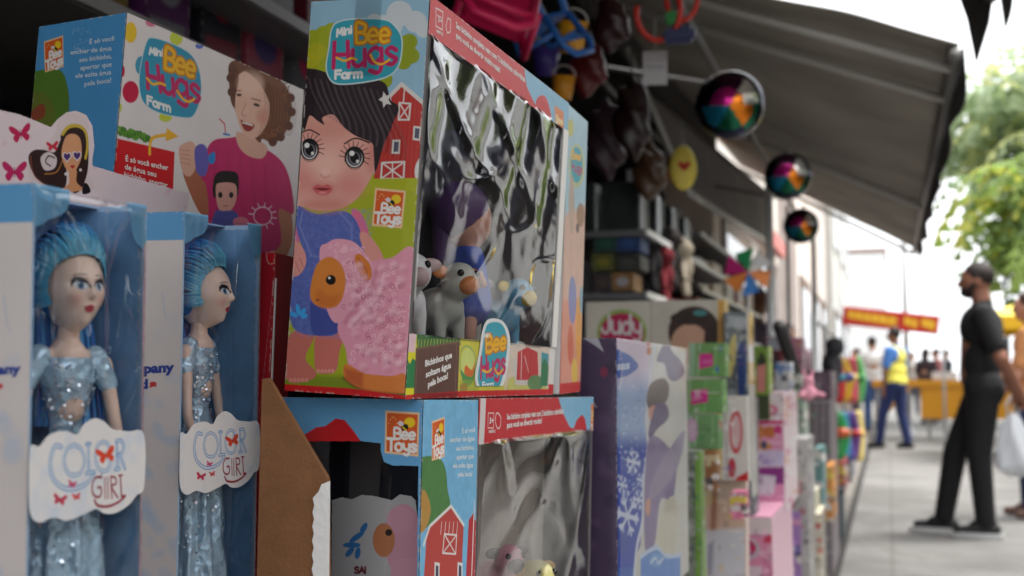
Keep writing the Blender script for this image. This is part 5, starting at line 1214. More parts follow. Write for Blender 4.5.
F.poly([(60, 140), (66, 134), (72, 146), (66, 160), (66, 182), (60, 192), (46, 186), (36, 178), (30, 168), (28, 156), (34, 150), (44, 150), (54, 152)], HB, smooth=True)
F.poly([(40, 158), (48, 152), (56, 158), (54, 168), (44, 170)], (220, 204, 206), smooth=True); F.line([(54, 158), (48, 156), (45, 162), (50, 166)], .9, HB, smooth=True); F.line([(30, 156), (34, 176), (50, 188)], .8, (150, 80, 60), .8, smooth=True); F.line([(44, 174), (56, 172), (62, 160)], .6, (190, 130, 60), smooth=True)
F.poly([(60, 136), (68, 127), (80, 128), (87, 140), (88, 160), (86, 176), (80, 190), (72, 192), (74, 170), (64, 150)], HB, smooth=True)
F.line([(62, 134), (68, 127), (78, 126), (85, 132), (87, 146), (85, 158)], 2.2, (206, 176, 60), smooth=True)
F.poly([(62, 146), (66, 136), (74, 134), (80, 140), (81, 156), (77, 167), (71, 174), (65, 168), (61, 156)], (222, 160, 116), smooth=True)
F.poly([(69, 172), (76, 170), (76, 182), (82, 190), (58, 192), (68, 184)], (216, 150, 106), smooth=True)
for (cx, cy) in ((66.5, 156.5), (76.5, 155.5)):
    hp = [(cx, cy+6), (cx-4.6, cy+.5), (cx-4.2, cy-3.6), (cx-1.8, cy-4.4), (cx, cy-2.4), (cx+1.8, cy-4.4), (cx+4.2, cy-3.6), (cx+4.6, cy+.5)]
    F.poly(hp, (228, 220, 226)); F.poly([(cx+(x-cx)*.75, cy+(y-cy)*.75) for x, y in hp], (80, 44, 110))
F.poly([(69, 166), (72, 165), (75, 166), (72, 169)], (190, 40, 50)); F.ell((65.5, 174), 1.6, (230, 220, 224)); F.ell((80, 170), 1.4, (230, 220, 224))
F.poly([(83, 184), (87, 184), (90, 192), (82, 194)], (24, 18, 24), smooth=True)
butterfly(F, (20, 133), 11, (196, 30, 84), -10); butterfly(F, (14, 171), 12.5, (196, 36, 100), 0); butterfly(F, (52, 146), 6, (206, 36, 60), -6)
F.build('printed_card', 0); 

box('card_stiffener', (-.0035, .03, .0), (-.0005, LW_-.02, .07), m_white, pk)

# ------------------------------------------------------------------ goods further along the stand
def edge_y(px, X): return onx(px, 378, X).y
GN = 0
def goods(name, label, cat, xl, xc, xr, yt, yb, X, base, side, fpaint=None, spaint=None, res=.8, bev=.002, lean=0, group=None, filmed=False, sidepanel=True):
    """a stocked box whose front spans xl-xc and whose street side spans xc-xr in the photo, standing at x = X"""
    global GN
    GN += 1; lr = random.Random(GN*7+3)
    if not lean: lean = lr.uniform(-.9, .9)
    y0 = edge_y(xc, X); y1 = max(edge_y(xr, X), y0+.012)
    zt = onx(xc, yt, X).z; zb = onx(xc, yb, X).z if yb < 570 else max(.06, onx(xc, yb, X).z)
    w = X-ony(xl, 378, y0).x; h = zt-zb; d = y1-y0
    t = thing(name, label, cat, (X, y0, zb), (0, R(lean), 0), group)
    box('carton', (-w, 0, 0), (0, d, h), mat('stock_%d_%d_%d' % base, base, .5), t, min(bev, d/4))
    F = Face(t, (-w, 0, h), (1, 0, 0), (0, 0, -1), w*1000, h*1000, res, base, 'px')
    if fpaint: fpaint(F)
    def busy(S_, x0, x1, seed, n):
        q_ = random.Random(seed)
        if x1-x0 < 3: return
        yb_ = min(yb, 585); cols_ = [tuple(int(v*.72) for v in base), tuple(min(255, int(v*1.25)) for v in base), (226, 220, 214), q_.choice(((196, 50, 110), (60, 110, 180), (226, 180, 60), (120, 70, 140), (60, 140, 90)))]
        for _ in range(n):
            x, y = q_.uniform(x0, x1), q_.uniform(yt+3, yb_-3); k_ = q_.random()
            if k_ < .45: S_.ell((x, y), (q_.uniform(.8, 2.6), q_.uniform(1, 4)), q_.choice(cols_), .55, soft=2)
            elif k_ < .8: w_ = q_.uniform(2, (x1-x0)*.4+2); S_.poly([(x, y), (x+w_, y), (x+w_, y+1.2), (x, y+1.2)], q_.choice(cols_), .6, soft=1.5)
            else: w_ = q_.uniform(2, 6); S_.poly([(x, y), (x+w_, y-.3), (x+w_, y+w_*1.6), (x, y+w_*1.5)], q_.choice(cols_), .45, soft=1.5)
    if sum(base) > 300 and name != 'judy_box': busy(F, xl, xc, GN, int((xc-xl)*(min(yb, 585)-yt)/130))
    F.noise(.06, 20, 3); F.build('front_panel', .5)
    if sidepanel:
        G = Face(t, (0, 0, h), (0, 1, 0), (0, 0, -1), d*1000, h*1000, res, side, 'px')
        if spaint: spaint(G)
        else: busy(G, xc, xr, GN+50, 6+int((xr-xc)*(min(yb, 585)-yt)/70))
        G.noise(.06, 20, 5); G.build('side_panel', .5)
    if filmed:
        film('window_film', t, (-w, -.003, h), (1, 0, 0), (0, 0, -1), w, h, lambda u, v: 3*(fbm(u*2, v*4, 4, 2)-.5), (40, 80), FILM2)
        film('window_film', t, (.003, 0, h), (0, 1, 0), (0, 0, -1), d, h, lambda u, v: 3*(fbm(u*2, v*4, 7, 2)-.5), (40, 80), FILM2)
    return t
def px_dots(F, n, x0, x1, y0, y1, cols, r0, r1, seed, a=.8, soft=2):
    rn = random.Random(seed)
    for _ in range(n): F.ell((rn.uniform(x0, x1), rn.uniform(y0, y1)), rn.uniform(r0, r1), rn.choice(cols), a, soft=soft)
# snow-patterned dress-up box
def f(F):
    px_dots(F, 14, 580, 618, 340, 580, [(70, 56, 84), (110, 90, 124), (60, 50, 76)], 4, 12, 1, .6, 6)
    F.poly([(583, 338), (598, 338), (604, 352), (596, 346)], (196, 196, 206)); F.ell((604, 372), (4, 5), (160, 50, 80), .7); F.poly([(584, 405), (590, 395), (598, 408)], (180, 176, 190), .7)  # silver patches painted as glints of the purple film
def snow(F, c, r, wd):
    for k in range(6):
        a = R(60*k+10); e = (c[0]+r*.55*math.cos(a), c[1]+r*math.sin(a)); F.line([c, e], wd, (206, 214, 234))
        m_ = (c[0]+r*.34*math.cos(a), c[1]+r*.62*math.sin(a))
        for q in (-.5, .5): F.line([m_, (m_[0]+r*.2*math.cos(a+q*1.6), m_[1]+r*.36*math.sin(a+q*1.6))], wd*.8, (206, 214, 234))
def g(F):
    P = F.poly
    P([(610, 380), (660, 380), (660, 470), (600, 470)], (150, 174, 214), soft=30); P([(600, 440), (652, 440), (652, 600), (600, 600)], (14, 58, 168), soft=22)
    px_dots(F, 160, 612, 648, 385, 500, [(206, 212, 230), (150, 176, 214), (110, 150, 206)], .6, 1.6, 3, .8, 1)
    for c, r, w_ in (((633, 462), 12, 3.4), ((627, 516), 20, 5), ((638, 500), 10, 3), ((622, 485), 9, 2.6), ((640, 480), 7, 2)): snow(F, c, r, w_)
    P([(604, 525), (612, 522), (630, 540), (626, 555), (604, 552)], (40, 70, 160)); P([(600, 570), (640, 566), (640, 600), (600, 600)], (40, 92, 176))
    P([(616, 351), (622, 352), (630, 356), (638, 366), (630, 374), (622, 377), (616, 376)], (24, 84, 176), smooth=True); F.text('sas', (616.5, 370), (629, 368.5), 8, (200, 212, 236), .04)
    # die-cut window showing pale figures
    P([(649, 335), (648, 380), (644, 420), (647, 450), (642, 500), (640, 545), (634, 560), (634, 600), (700, 600), (700, 335)], (206, 204, 196)); F.line([(655, 340), (650, 375), (646, 410), (648, 440), (643, 480), (642, 520), (636, 550), (632, 600)], 10, (206, 212, 226), smooth=True)
    F.line([(651, 358), (651, 380)], 9, (208, 192, 214)); F.ell((648.5, 351), (2.4, 4), (206, 110, 60)); F.ell((648, 343), (2, 3), (206, 80, 50))
    PU = (84, 64, 112)
    P([(664, 342), (668, 338), (672, 352), (680, 360), (684, 372), (676, 381), (668, 378), (664, 364), (656, 360)], PU, smooth=True)
    P([(650, 384), (662, 378), (668, 384), (668, 396), (662, 406), (650, 410), (646, 400)], (82, 62, 58), smooth=True); P([(648, 410), (655, 406), (656, 420), (652, 428)], (206, 140, 120), smooth=True); P([(656, 404), (666, 405), (668, 418), (656, 430), (650, 440), (648, 430)], PU, smooth=True)
    P([(648, 440), (672, 452), (676, 470), (672, 500), (660, 500), (654, 545), (644, 545)], (134, 118, 156), smooth=True); P([(656, 470), (684, 430), (676, 470), (650, 500)], (150, 138, 164), smooth=True)
    P([(646, 500), (650, 500), (649, 515), (645, 512)], (206, 150, 130), smooth=True); P([(664, 505), (676, 500), (674, 555), (656, 552)], (206, 200, 180), smooth=True)
    P([(640, 556), (650, 550), (656, 548), (664, 556), (680, 555), (680, 600), (640, 600)], (86, 136, 206)); F.line([(640, 557), (650, 550), (658, 548), (666, 556), (680, 555)], 5, (190, 208, 232), smooth=True); F.ell((656, 560), (7, 7), (110, 160, 214)); F.line([(650, 563), (655, 558), (658, 563), (663, 558)], 3, (206, 218, 236), smooth=True)
goods('dress_up_box', 'snow-patterned lilac and blue toy box with dark blue leaf badge, right beside the large boxes', 'toy box', 578, 616, 686, 338, 640, -.262, (84, 66, 96), (214, 196, 216), f, g, 1.6, filmed=True)
# cream box with oval logo and a child's head
def f(F):
    F.poly([(585, 290), (651, 290), (651, 345), (585, 345)], (212, 204, 190)); F.line([(651, 295), (651, 345)], 2, (170, 160, 150))
    F.ell((622, 333), (25, 24), (150, 176, 90)); F.ell((622, 334), (22, 21), (186, 30, 84)); F.word('Judy', (602, 333), (643, 335), 19, (232, 226, 226), 5)
    F.ell((694, 332), (26, 26), (66, 44, 34)); F.ell((690, 344), (19, 20), (206, 160, 134)); F.ell((690, 318), (20, 7), (50, 34, 28)); F.ell((700, 313), (7, 3), (70, 140, 140)); F.ell((712, 340), (8, 18), (56, 38, 30))
    F.line([(721.5, 300), (721.5, 350)], 14, (224, 172, 84))
goods('judy_box', 'cream toy box with magenta oval logo and a child photo, behind the snow-patterned box', 'toy box', 586, 725, 729, 300, 480, -.30, (206, 198, 184), (206, 170, 90), f, None, .9)
# three green packs
def green(k):
    def f(F):
        a = [(0, 0, 0), (-10, 36, 3), (-3, 70, 8)][k]
        x0, y0 = 698+a[0], 342+a[1]
        F.poly([(x0-20, y0), (x0-2, y0-4), (x0-4, y0+50), (x0-20, y0+50)], (170, 196, 170), .8, soft=6)
        F.line([(x0+2, y0), (x0, y0+34)], 2.2, (196, 216, 190), .9); F.line([(x0+18, y0+2), (x0+17, y0+34)], 1.6, (150, 196, 130), .8)
        if k < 2: F.poly([(x0+(1 if k == 0 else 3), y0+12), (x0+(15 if k == 0 else 20), y0+11), (x0+(15 if k == 0 else 20), y0+24), (x0+(1 if k == 0 else 3), y0+27)], (214, 50, 140)); F.text('hot', (x0+5, y0+22), (x0+14, y0+21), 5, (226, 120, 180), .03)
        else: F.ell((692, 430), (6, 12), (206, 160, 190)); F.ell((692, 430), (4, 9), (214, 184, 204))
    return f
GP = 'green packs stacked on the toy stand'
goods('green_pack', 'green film-wrapped pack with pink sticker, topmost of the green stack', 'pack', 689, 725, 729, 343, 377, -.262, (112, 156, 88), (84, 140, 60), green(0), None, 1, group=GP)
goods('green_pack', 'green film-wrapped pack with wider pink sticker, middle of the green stack', 'pack', 686, 722, 727, 379, 413, -.262, (112, 158, 90), (84, 140, 60), green(1), None, 1, group=GP)
goods('green_pack', 'green pack with pale pink oval, lowest of the green stack', 'pack', 684, 718, 722, 415, 450, -.264, (116, 158, 104), (84, 140, 70), green(2), None, 1, group=GP)
def f(F):
    F.poly([(680, 450), (697, 450), (697, 600), (680, 600)], (150, 156, 146)); px_dots(F, 60, 684, 697, 455, 580, [(90, 96, 90), (206, 206, 200), (120, 140, 110)], 1.5, 4, 8, .7, 4); F.line([(698, 448), (698, 600)], 8, (130, 176, 74))
goods('clear_bag', 'clear bag of grey toys with a green edge, under the green packs', 'bag', 684, 700, 704, 452, 640, -.264, (140, 146, 136), (130, 170, 80), f, None, 1, filmed=True)
def f(F):
    F.poly([(700, 448), (712, 448), (714, 475), (702, 478)], (150, 96, 50)); F.ell((708, 498), (9, 18), (214, 196, 150)); F.poly([(700, 510), (745, 490), (745, 540), (700, 545)], (222, 186, 164), soft=10); F.poly([(700, 530), (745, 528), (745, 600), (700, 600)], (214, 210, 216), soft=8); F.poly([(712, 490), (718, 490), (716, 530), (710, 530)], (160, 96, 70), .8, soft=6); F.poly([(708, 545), (714, 540), (712, 576), (706, 576)], (110, 110, 140), .6, soft=6)
goods('doll_pack', 'peach and white doll pack standing below the hanging white card', 'pack', 700, 742, 745, 446, 640, -.25, (220, 196, 176), (214, 190, 180), f, None, 1)
def f(F):
    F.line([(718, 395), (718, 500)], 14, (232, 196, 110)); F.ell((736, 432), (7, 22), (206, 70, 80)); F.ell((736, 432), (5, 17), (222, 180, 180)); F.ell((732, 468), (4, 10), (196, 60, 80)); F.line([(724, 400), (728, 480)], 4, (190, 180, 176)); F.poly([(736, 478), (750, 470), (750, 490), (736, 494)], (206, 36, 40))
goods('hanging_card', 'white card with red ovals and yellow edge beside the green packs', 'card', 716, 747, 749, 396, 482, -.237, (222, 214, 206), (226, 220, 214), f, None, 1)
# blister packs wrapped in film
def f(F):
    px_dots(F, 50, 728, 752, 318, 480, [(90, 96, 100), (170, 174, 176), (40, 50, 60), (190, 190, 186)], 2, 6, 12, .7, 5)
    F.poly([(731, 340), (736, 335), (735, 360), (730, 378), (728, 360)], (226, 206, 120), smooth=True); F.poly([(738, 350), (745, 345), (746, 390), (739, 395)], (40, 66, 130), smooth=True); F.poly([(727, 315), (750, 318), (750, 330), (727, 326)], (200, 204, 206), .8, soft=5)
def g(F): F.poly([(748, 300), (760, 300), (760, 345), (748, 345)], (224, 178, 80)); F.poly([(748, 362), (760, 362), (760, 384), (748, 384)], (224, 178, 70))
goods('blister_pack', 'film-wrapped pack of dark and blue toys with a white and yellow edge', 'pack', 727, 750, 756, 312, 500, -.25, (120, 126, 130), (226, 222, 214), f, g, 1, filmed=True)
def f(F):
    F.line([(756, 346), (768, 353), (768, 392), (756, 392)], 14, (116, 150, 50), closed=True); F.poly([(757, 366), (766, 362), (765, 392), (757, 392)], (206, 130, 120), soft=4); F.poly([(757, 358), (766, 358), (766, 364), (757, 366)], (40, 56, 30))
goods('green_framed_box', 'box with green frame and pink picture behind the pink house-toy box', 'toy box', 754, 769, 773, 346, 420, -.255, (60, 70, 40), (150, 176, 70), f, None, 1)
# pink boxes
def f(F):
    P = F.poly
    P([(740, 388), (785, 388), (785, 421), (740, 421)], (222, 206, 208)); F.ell((763, 410), (15, 7), (206, 90, 130)); F.ell((763, 410), (12, 4.6), (226, 170, 190)); F.line([(742, 423), (784, 422)], 8, (206, 40, 110))
    P([(742, 426), (784, 426), (784, 450), (742, 450)], (222, 150, 180)); F.ell((758, 432), (8, 7), (206, 130, 70)); F.ell((770, 432), (7, 6), (196, 110, 60)); F.ell((762, 446), (10, 5), (206, 140, 80)); F.ell((764, 445), (3, 4), (60, 70, 110)); F.ell((778, 430), (4, 5), (196, 50, 120))
    P([(745, 451), (784, 450), (784, 466), (745, 467)], (206, 196, 222)); px_dots(F, 12, 752, 780, 454, 464, [(160, 120, 190)], 1.5, 3, 3, .6, 2)
    P([(742, 468), (784, 467), (784, 484), (742, 486)], (140, 50, 130)); P([(742, 486), (784, 484), (784, 503), (742, 503)], (226, 150, 186)); P([(753, 474), (776, 476), (774, 494), (754, 496)], (222, 216, 226)); F.line([(755, 475), (754, 495)], 7, (90, 140, 206))
    P([(742, 504), (784, 504), (784, 514), (742, 514)], (206, 60, 130)); F.ell((758, 508), (6, 6), (226, 196, 40)); F.ell((758, 508), (3, 4), (130, 130, 40)); P([(742, 515), (784, 515), (784, 520), (742, 520)], (180, 150, 160))
def g(F): px_dots(F, 40, 784, 798, 396, 512, [(222, 196, 200), (196, 110, 150), (206, 160, 140), (220, 216, 216)], 1.5, 4, 6, .7, 4)
goods('pink_house_box', 'pink toy box with purple band and yellow flower badge, upper of the two pink boxes', 'toy box', 744, 783, 797, 393, 516, -.225, (224, 190, 202), (220, 200, 204), f, g, 1.1)
def f(F):
    P = F.poly; P([(725, 518), (775, 518), (775, 534), (725, 534)], (226, 206, 206)); P([(725, 535), (775, 535), (775, 640), (725, 640)], (224, 140, 172)); F.ell((748, 549), (12, 11), (196, 180, 190)); F.ell((747, 548), (9, 8), (206, 30, 90)); F.poly([(738, 548), (744, 543), (752, 552), (745, 554)], (226, 170, 190)); P([(745, 566), (762, 566), (762, 600), (745, 600)], (222, 196, 206)); P([(764, 536), (776, 534), (776, 542), (764, 543)], (206, 60, 90)); px_dots(F, 16, 760, 776, 545, 580, [(226, 180, 196), (196, 110, 150)], 2, 4, 9, .7, 3)
goods('pink_doll_box', 'pink toy box with magenta oval emblem, lower of the two pink boxes', 'toy box', 728, 770, 790, 520, 640, -.225, (224, 160, 184), (214, 176, 190), f, g, 1.1)
def f(F): px_dots(F, 46, 784, 812, 442, 580, [(206, 206, 202), (110, 106, 104), (160, 160, 160), (196, 120, 120)], 1.5, 4, 15, .8, 4)
goods('scribbled_pack', 'white pack with grey scribbles behind the yellow-green pack', 'pack', 782, 806, 812, 440, 640, -.20, (196, 194, 190), (190, 188, 184), f, None, 1, filmed=True)
def f(F):
    F.poly([(790, 495), (815, 495), (812, 530), (792, 530)], (214, 216, 140), soft=6); F.poly([(798, 515), (812, 505), (810, 560), (802, 560)], (232, 190, 60), .9, soft=5); px_dots(F, 26, 790, 814, 530, 580, [(90, 150, 70), (226, 222, 206), (196, 60, 50)], 1.5, 3.5, 2, .8, 3); F.ell((794, 505), (4, 8), (196, 50, 50))
goods('garden_pack', 'yellow-green pack with red corner at the foot of the toy stand', 'pack', 790, 812, 817, 497, 640, -.20, (214, 210, 190), (196, 190, 160), f, None, 1)
# behind: shelf-high goods between shop and stand
def f(F): F.poly([(767, 338), (784, 338), (784, 350), (767, 350)], (150, 150, 160)); F.ell((776, 362), (4, 12), (60, 20, 30))
goods('wine_box', 'dark red box standing behind the green-framed box', 'box', 767, 784, 787, 337, 400, -.40, (120, 26, 42), (90, 30, 40), f, None, .8)
def f(F): px_dots(F, 22, 786, 802, 340, 400, [(214, 120, 140), (90, 130, 180), (214, 206, 206), (70, 60, 80)], 1.5, 4, 5, .8, 3)
goods('patterned_bag', 'pink and blue patterned bag beside the dark slanted roll', 'bag', 786, 802, 805, 338, 420, -.36, (190, 120, 140), (150, 110, 130), f, None, .8)
p0 = onx(779, 326, -.34); p1 = onx(805, 398, -.30)
tag(obj('slanted_roll', tube(bmesh.new(), [p0, (p0+p1)/2, p1], .022, 14), mat('roll_dark', (38, 32, 34), .6), None, True), 'dark slanted roll leaning in front of the patterned pink bag', 'roll')
# mauve goods with pink rabbit
def f(F):
    for k in range(9): F.line([(802+k*3.6, 402), (800+k*3.4, 600)], 9, (96, 88, 92) if k % 2 else (150, 140, 142), .8, soft=6)
def g(F):
    for k in range(4): F.line([(832+k*2, 402), (828+k*2, 600)], 8, (110, 100, 104), .7, soft=8)
goods('curtain_roll_box', 'tall grey-mauve striped box near the far part of the stand', 'box', 802, 829, 836, 402, 590, -.26, (126, 116, 120), (120, 110, 114), f, g, .6)
def f(F): F.poly([(806, 372), (832, 376), (832, 402), (806, 402)], (116, 92, 106)); px_dots(F, 12, 806, 832, 376, 400, [(90, 70, 84), (150, 130, 140)], 3, 7, 5, .5, 6)
goods('mauve_bag', 'dull mauve bag on top of the striped box', 'bag', 807, 831, 836, 371, 401, -.27, (112, 88, 102), (110, 90, 100), f, None, .6, bev=.03)
c_ = onx(808, 392, -.215)
t = thing('plush_rabbit', 'small pink plush rabbit sitting before the mauve bag', 'plush toy', c_, (0, 0, R(-60)))
bm = bmesh.new(); s = .019
ball(bm, (0, 0, 0), (s*1.3, s*1.2, s*1.2)); ball(bm, (s*.3, 0, s*1.5), (s*.8, s*.85, s*.8))
for q in (-1, 1): capsule(bm, (s*.2, q*s*.4, s*2), (s*.1, q*s*.8, s*3.2), s*.3, s*.25); capsule(bm, (s*.6, q*s*1, -s*.2), (s*1.2, q*s*1.8, -s*.4), s*.45, s*.4)
melt('body', bm, s*.15, mat('plush_pink', (232, 160, 178), .9, bump=.3), t)
for q in (-1, 1): obj('eye', ball(bmesh.new(), (s*1.02, q*s*.3, s*1.7), s*.12, 10), mat('eye_black'), t, True)
box('box_support', (0, 0, 0), (0, 0, 0), m_white) if False else None
# dark toy hanging by the far goods
c_ = onx(832, 366, -.3)
t = thing('dark_plush', 'dark grey plush toy hanging above the coloured inflatable tubes', 'plush toy', c_)
bm = bmesh.new(); ball(bm, (0, 0, 0), (.06, .06, .09)); ball(bm, (.02, -.02, .11), .055)
for q in (-1, 1): capsule(bm, (0, q*.05, .0), (.02, q*.09, -.09), .025, .02); capsule(bm, (0, q*.03, -.07), (.01, q*.05, -.16), .028, .024)
melt('body', bm, .008, mat('plush_dark', (60, 58, 62), .9), t)
# coloured inflatable tubes far along
NC = [((196, 40, 44), 'red'), ((44, 140, 70), 'green'), ((226, 176, 50), 'yellow'), ((60, 150, 170), 'teal'), ((206, 90, 50), 'orange'), ((70, 70, 150), 'blue'), ((196, 60, 90), 'crimson'), ((110, 70, 140), 'violet'), ((90, 170, 90), 'light green'), ((226, 200, 90), 'pale yellow')]
LOC = ['upper and nearest', 'lower and nearest', 'upper second', 'lower second', 'upper third', 'lower third', 'upper fourth', 'lower fourth', 'upper farthest', 'lower farthest']
for k, (cc, nm) in enumerate(NC):
    px = 838+(k//2)*5.2; X = -.30+.012*(k % 3)
    top = onx(px, 356 if k % 2 == 0 else 408, X); bot = onx(px, 404 if k % 2 == 0 else 462, X)
    L = top.z-bot.z; t = thing('inflatable_tube', '%s inflatable toy tube hanging in the far cluster, %s' % (nm, LOC[k]), 'inflatable toy', bot, group='coloured inflatable tubes at the far end of the stand')
    r = .045
    bm = bmesh.new(); capsule(bm, (0, 0, r), (.03*math.sin(k), .02, L*.5), r, r*1.1); capsule(bm, (.03*math.sin(k), .02, L*.5), (0, 0, L-r), r*1.1, r*.8)
    melt('tube_body', bm, .012, mat('infl_%s' % nm.replace(' ', '_'), cc, .3), t, 3)
    bm = bmesh.new()
    ball(bm, (.03*math.sin(k)*.8, 0, L*.55), (r*1.2, r*1.2, r*.8), 14)
    obj('coloured_band', bm, mat('infl_%s' % NC[(k+3) % 10][1].replace(' ', '_'), NC[(k+3) % 10][0], .3), t, True)
# rack carrying the far goods, low crates, legs
rk = thing('display_rack', 'thin metal display rack with a white leg under the far goods', 'rack', (-.36, 6.1, .05))
for (yy) in (0, 1.3, 2.6):
    obj('post', tube(bmesh.new(), [(0, yy, 0), (0, yy, 1.3)], .012, 8), m_whpaint, rk, True); obj('post', tube(bmesh.new(), [(-.5, yy, 0), (-.5, yy, 1.3)], .012, 8), m_whpaint, rk, True)
for z in (.45, 1.27): obj('rail', tube(bmesh.new(), [(0, 0, z), (0, 2.6, z)], .01, 8), m_whpaint, rk, True)
tag(box('stand_base', (-.95, 1.15, .052), (-.34, 3.3, .46), mat('base_cloth', (96, 88, 90), .8, noise=.2, nscale=6), None, .01), 'low cloth-covered base carrying the middle goods', 'stand')
cr = thing('plastic_crate', 'dark plastic crate on the pavement under the coloured tubes', 'crate', (-.52, 7.2, .052))
box('crate_body', (0, 0, 0), (.24, .5, .28), mat('crate_dark', (46, 62, 66), .5), cr, .01); box('rim', (-.012, -.012, .28), (.252, .512, .31), mat('crate_dark'), cr, .006)

# ------------------------------------------------------------------ shelves to the right of the large box
yS = 3.45
c0 = ony(645, 229, yS)
zA = c0.z; zB = ony(645, 292, yS).z
su = shelf_unit('two-level shelf end with white edge strips and dark boxes, right of the large boxes', c0.x-.36, c0.x, yS, yS+1.9, [zB-.25, zB, zA])
DK = 'dark boxes in a row on the upper shelf'
for k, (w_, nm) in enumerate(((.11, 'first'), (.11, 'second'), (.1, 'third'), (.1, 'fourth'), (.1, 'fifth'))):
    if k < 2: x1 = c0.x-.02-.14*(1-k); y0 = yS+.01
    else: x1 = c0.x-.02; y0 = yS+.28*(k-1)
    t = thing('dark_box', 'dark toy box with shiny edge, %s along the upper shelf beyond the large boxes' % nm, 'toy box', (x1, y0, zA+.001), group=DK)
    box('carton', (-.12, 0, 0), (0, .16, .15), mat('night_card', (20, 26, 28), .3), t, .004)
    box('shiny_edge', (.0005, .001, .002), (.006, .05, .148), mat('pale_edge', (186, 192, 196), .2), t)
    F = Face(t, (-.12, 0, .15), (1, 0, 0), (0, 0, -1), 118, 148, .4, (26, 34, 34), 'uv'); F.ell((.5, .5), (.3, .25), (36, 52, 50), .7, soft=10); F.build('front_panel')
def shelfbox(px0, px1, y0p, y1p, cc, label, c2, dy=.02):
    yy = yS+dy; a = ony(px0, y1p, yy); b_ = ony(px1, y0p, yy)
    t = thing('shelf_toy_box', label, 'toy box', (b_.x, yy, a.z), group='boxes on the shelf beyond the large boxes')
    w_, h_ = b_.x-a.x, b_.z-a.z
    box('carton', (-w_, 0, 0), (0, .14, h_), mat('sb_%d_%d_%d' % cc, cc, .5), t, .003)
    F = Face(t, (-w_, 0, h_), (1, 0, 0), (0, 0, -1), w_*1000, h_*1000, .4, cc, 'uv'); F.ell((.5, .5), (.3, .28), c2, .8, soft=6); F.noise(.2, 30, 4); F.build('front_panel')
shelfbox(594, 616, 233, 252, (30, 74, 66), 'small green box under the upper shelf, left of the blue one', (46, 96, 80))
shelfbox(617, 640, 233, 252, (34, 66, 120), 'small blue box under the upper shelf', (54, 90, 150))
shelfbox(592, 614, 253, 271, (96, 100, 44), 'small olive and yellow box in the lower row', (150, 140, 50))
shelfbox(594, 611, 273, 291, (70, 56, 60), 'brownish box at the left of the lowest shelf row', (96, 76, 70))
shelfbox(612, 633, 272, 291, (150, 110, 60), 'orange and white box in the lowest shelf row', (190, 190, 200))
shelfbox(617, 640, 254, 270, (56, 58, 54), 'charcoal box between the blue and the orange box', (80, 84, 80))
# second shelf further along with pale goods
c1 = ony(700, 232, 5.1)
shelf_unit('further grey shelf with pale packed toys near the pinwheel', c1.x-.3, c1.x, 5.1, 7.6, [ony(700, 330, 5.1).z, ony(700, 287, 5.1).z, c1.z])
pc_ = [(206, 200, 200), (176, 60, 70), (200, 170, 140), (90, 100, 110), (214, 206, 196), (60, 50, 60), (196, 150, 160), (226, 224, 220), (120, 80, 60), (210, 210, 214)]
pn = ['pale grey', 'red', 'tan', 'slate', 'cream', 'dusky', 'rose', 'white', 'brown', 'silver']
rn = random.Random(11)
for k in range(10):
    lv = k % 2; yy = 5.15+(k//2)*.48; z = [ony(700, 287, 5.1).z, ony(700, 330, 5.1).z][lv]+.001; h_ = rn.uniform(.12, .17)
    t = thing('packed_toy', '%s packed toy on the %s board of the further shelf' % (pn[k], ['upper', 'lower'][lv]), 'packed toy', (c1.x-.02, yy, z), group='packed toys on the further shelf')
    box('pack', (-.2, 0, 0), (0, .3, h_), mat('pk_%d' % k, pc_[k], .4), t, .012)
    F = Face(t, (0, 0, h_), (0, 1, 0), (0, 0, -1), 300, h_*1000, .25, pc_[k], 'uv', off=.6); F.ell((.5, .5), (.3, .3), pc_[(k+3) % 10], .8, soft=10); F.build('label_card')
for k, (px, py, cc, nm) in enumerate(((652, 262, (30, 26, 28), 'black'), (664, 276, (120, 30, 40), 'dark red'), (672, 258, (54, 48, 46), 'brown'), (684, 268, (190, 176, 156), 'cream'), (660, 250, (176, 170, 176), 'silver'))):
    p = ony(px, py, 3.7+.1*k); t = thing('hanging_plush', '%s plush toy hanging on the shelf end beyond the dark boxes' % nm, 'plush toy', p, group='plush toys on the shelf end')
    bm = bmesh.new(); ball(bm, (0, 0, 0), (.035, .03, .05)); ball(bm, (.005, -.005, .065), .032)
    for q in (-1, 1): capsule(bm, (0, q*.025, .01), (.01, q*.05, -.04), .014, .012); capsule(bm, (0, q*.015, -.04), (.01, q*.025, -.09), .016, .013); ball(bm, (0, q*.025, .095), .013, 10)
    melt('body', bm, .005, mat('plush_%d' % cc[0], cc, .9), t)
    obj('cord', tube(bmesh.new(), [(0, 0, .09), (0, 0, .16)], .002, 6), m_dark, t)

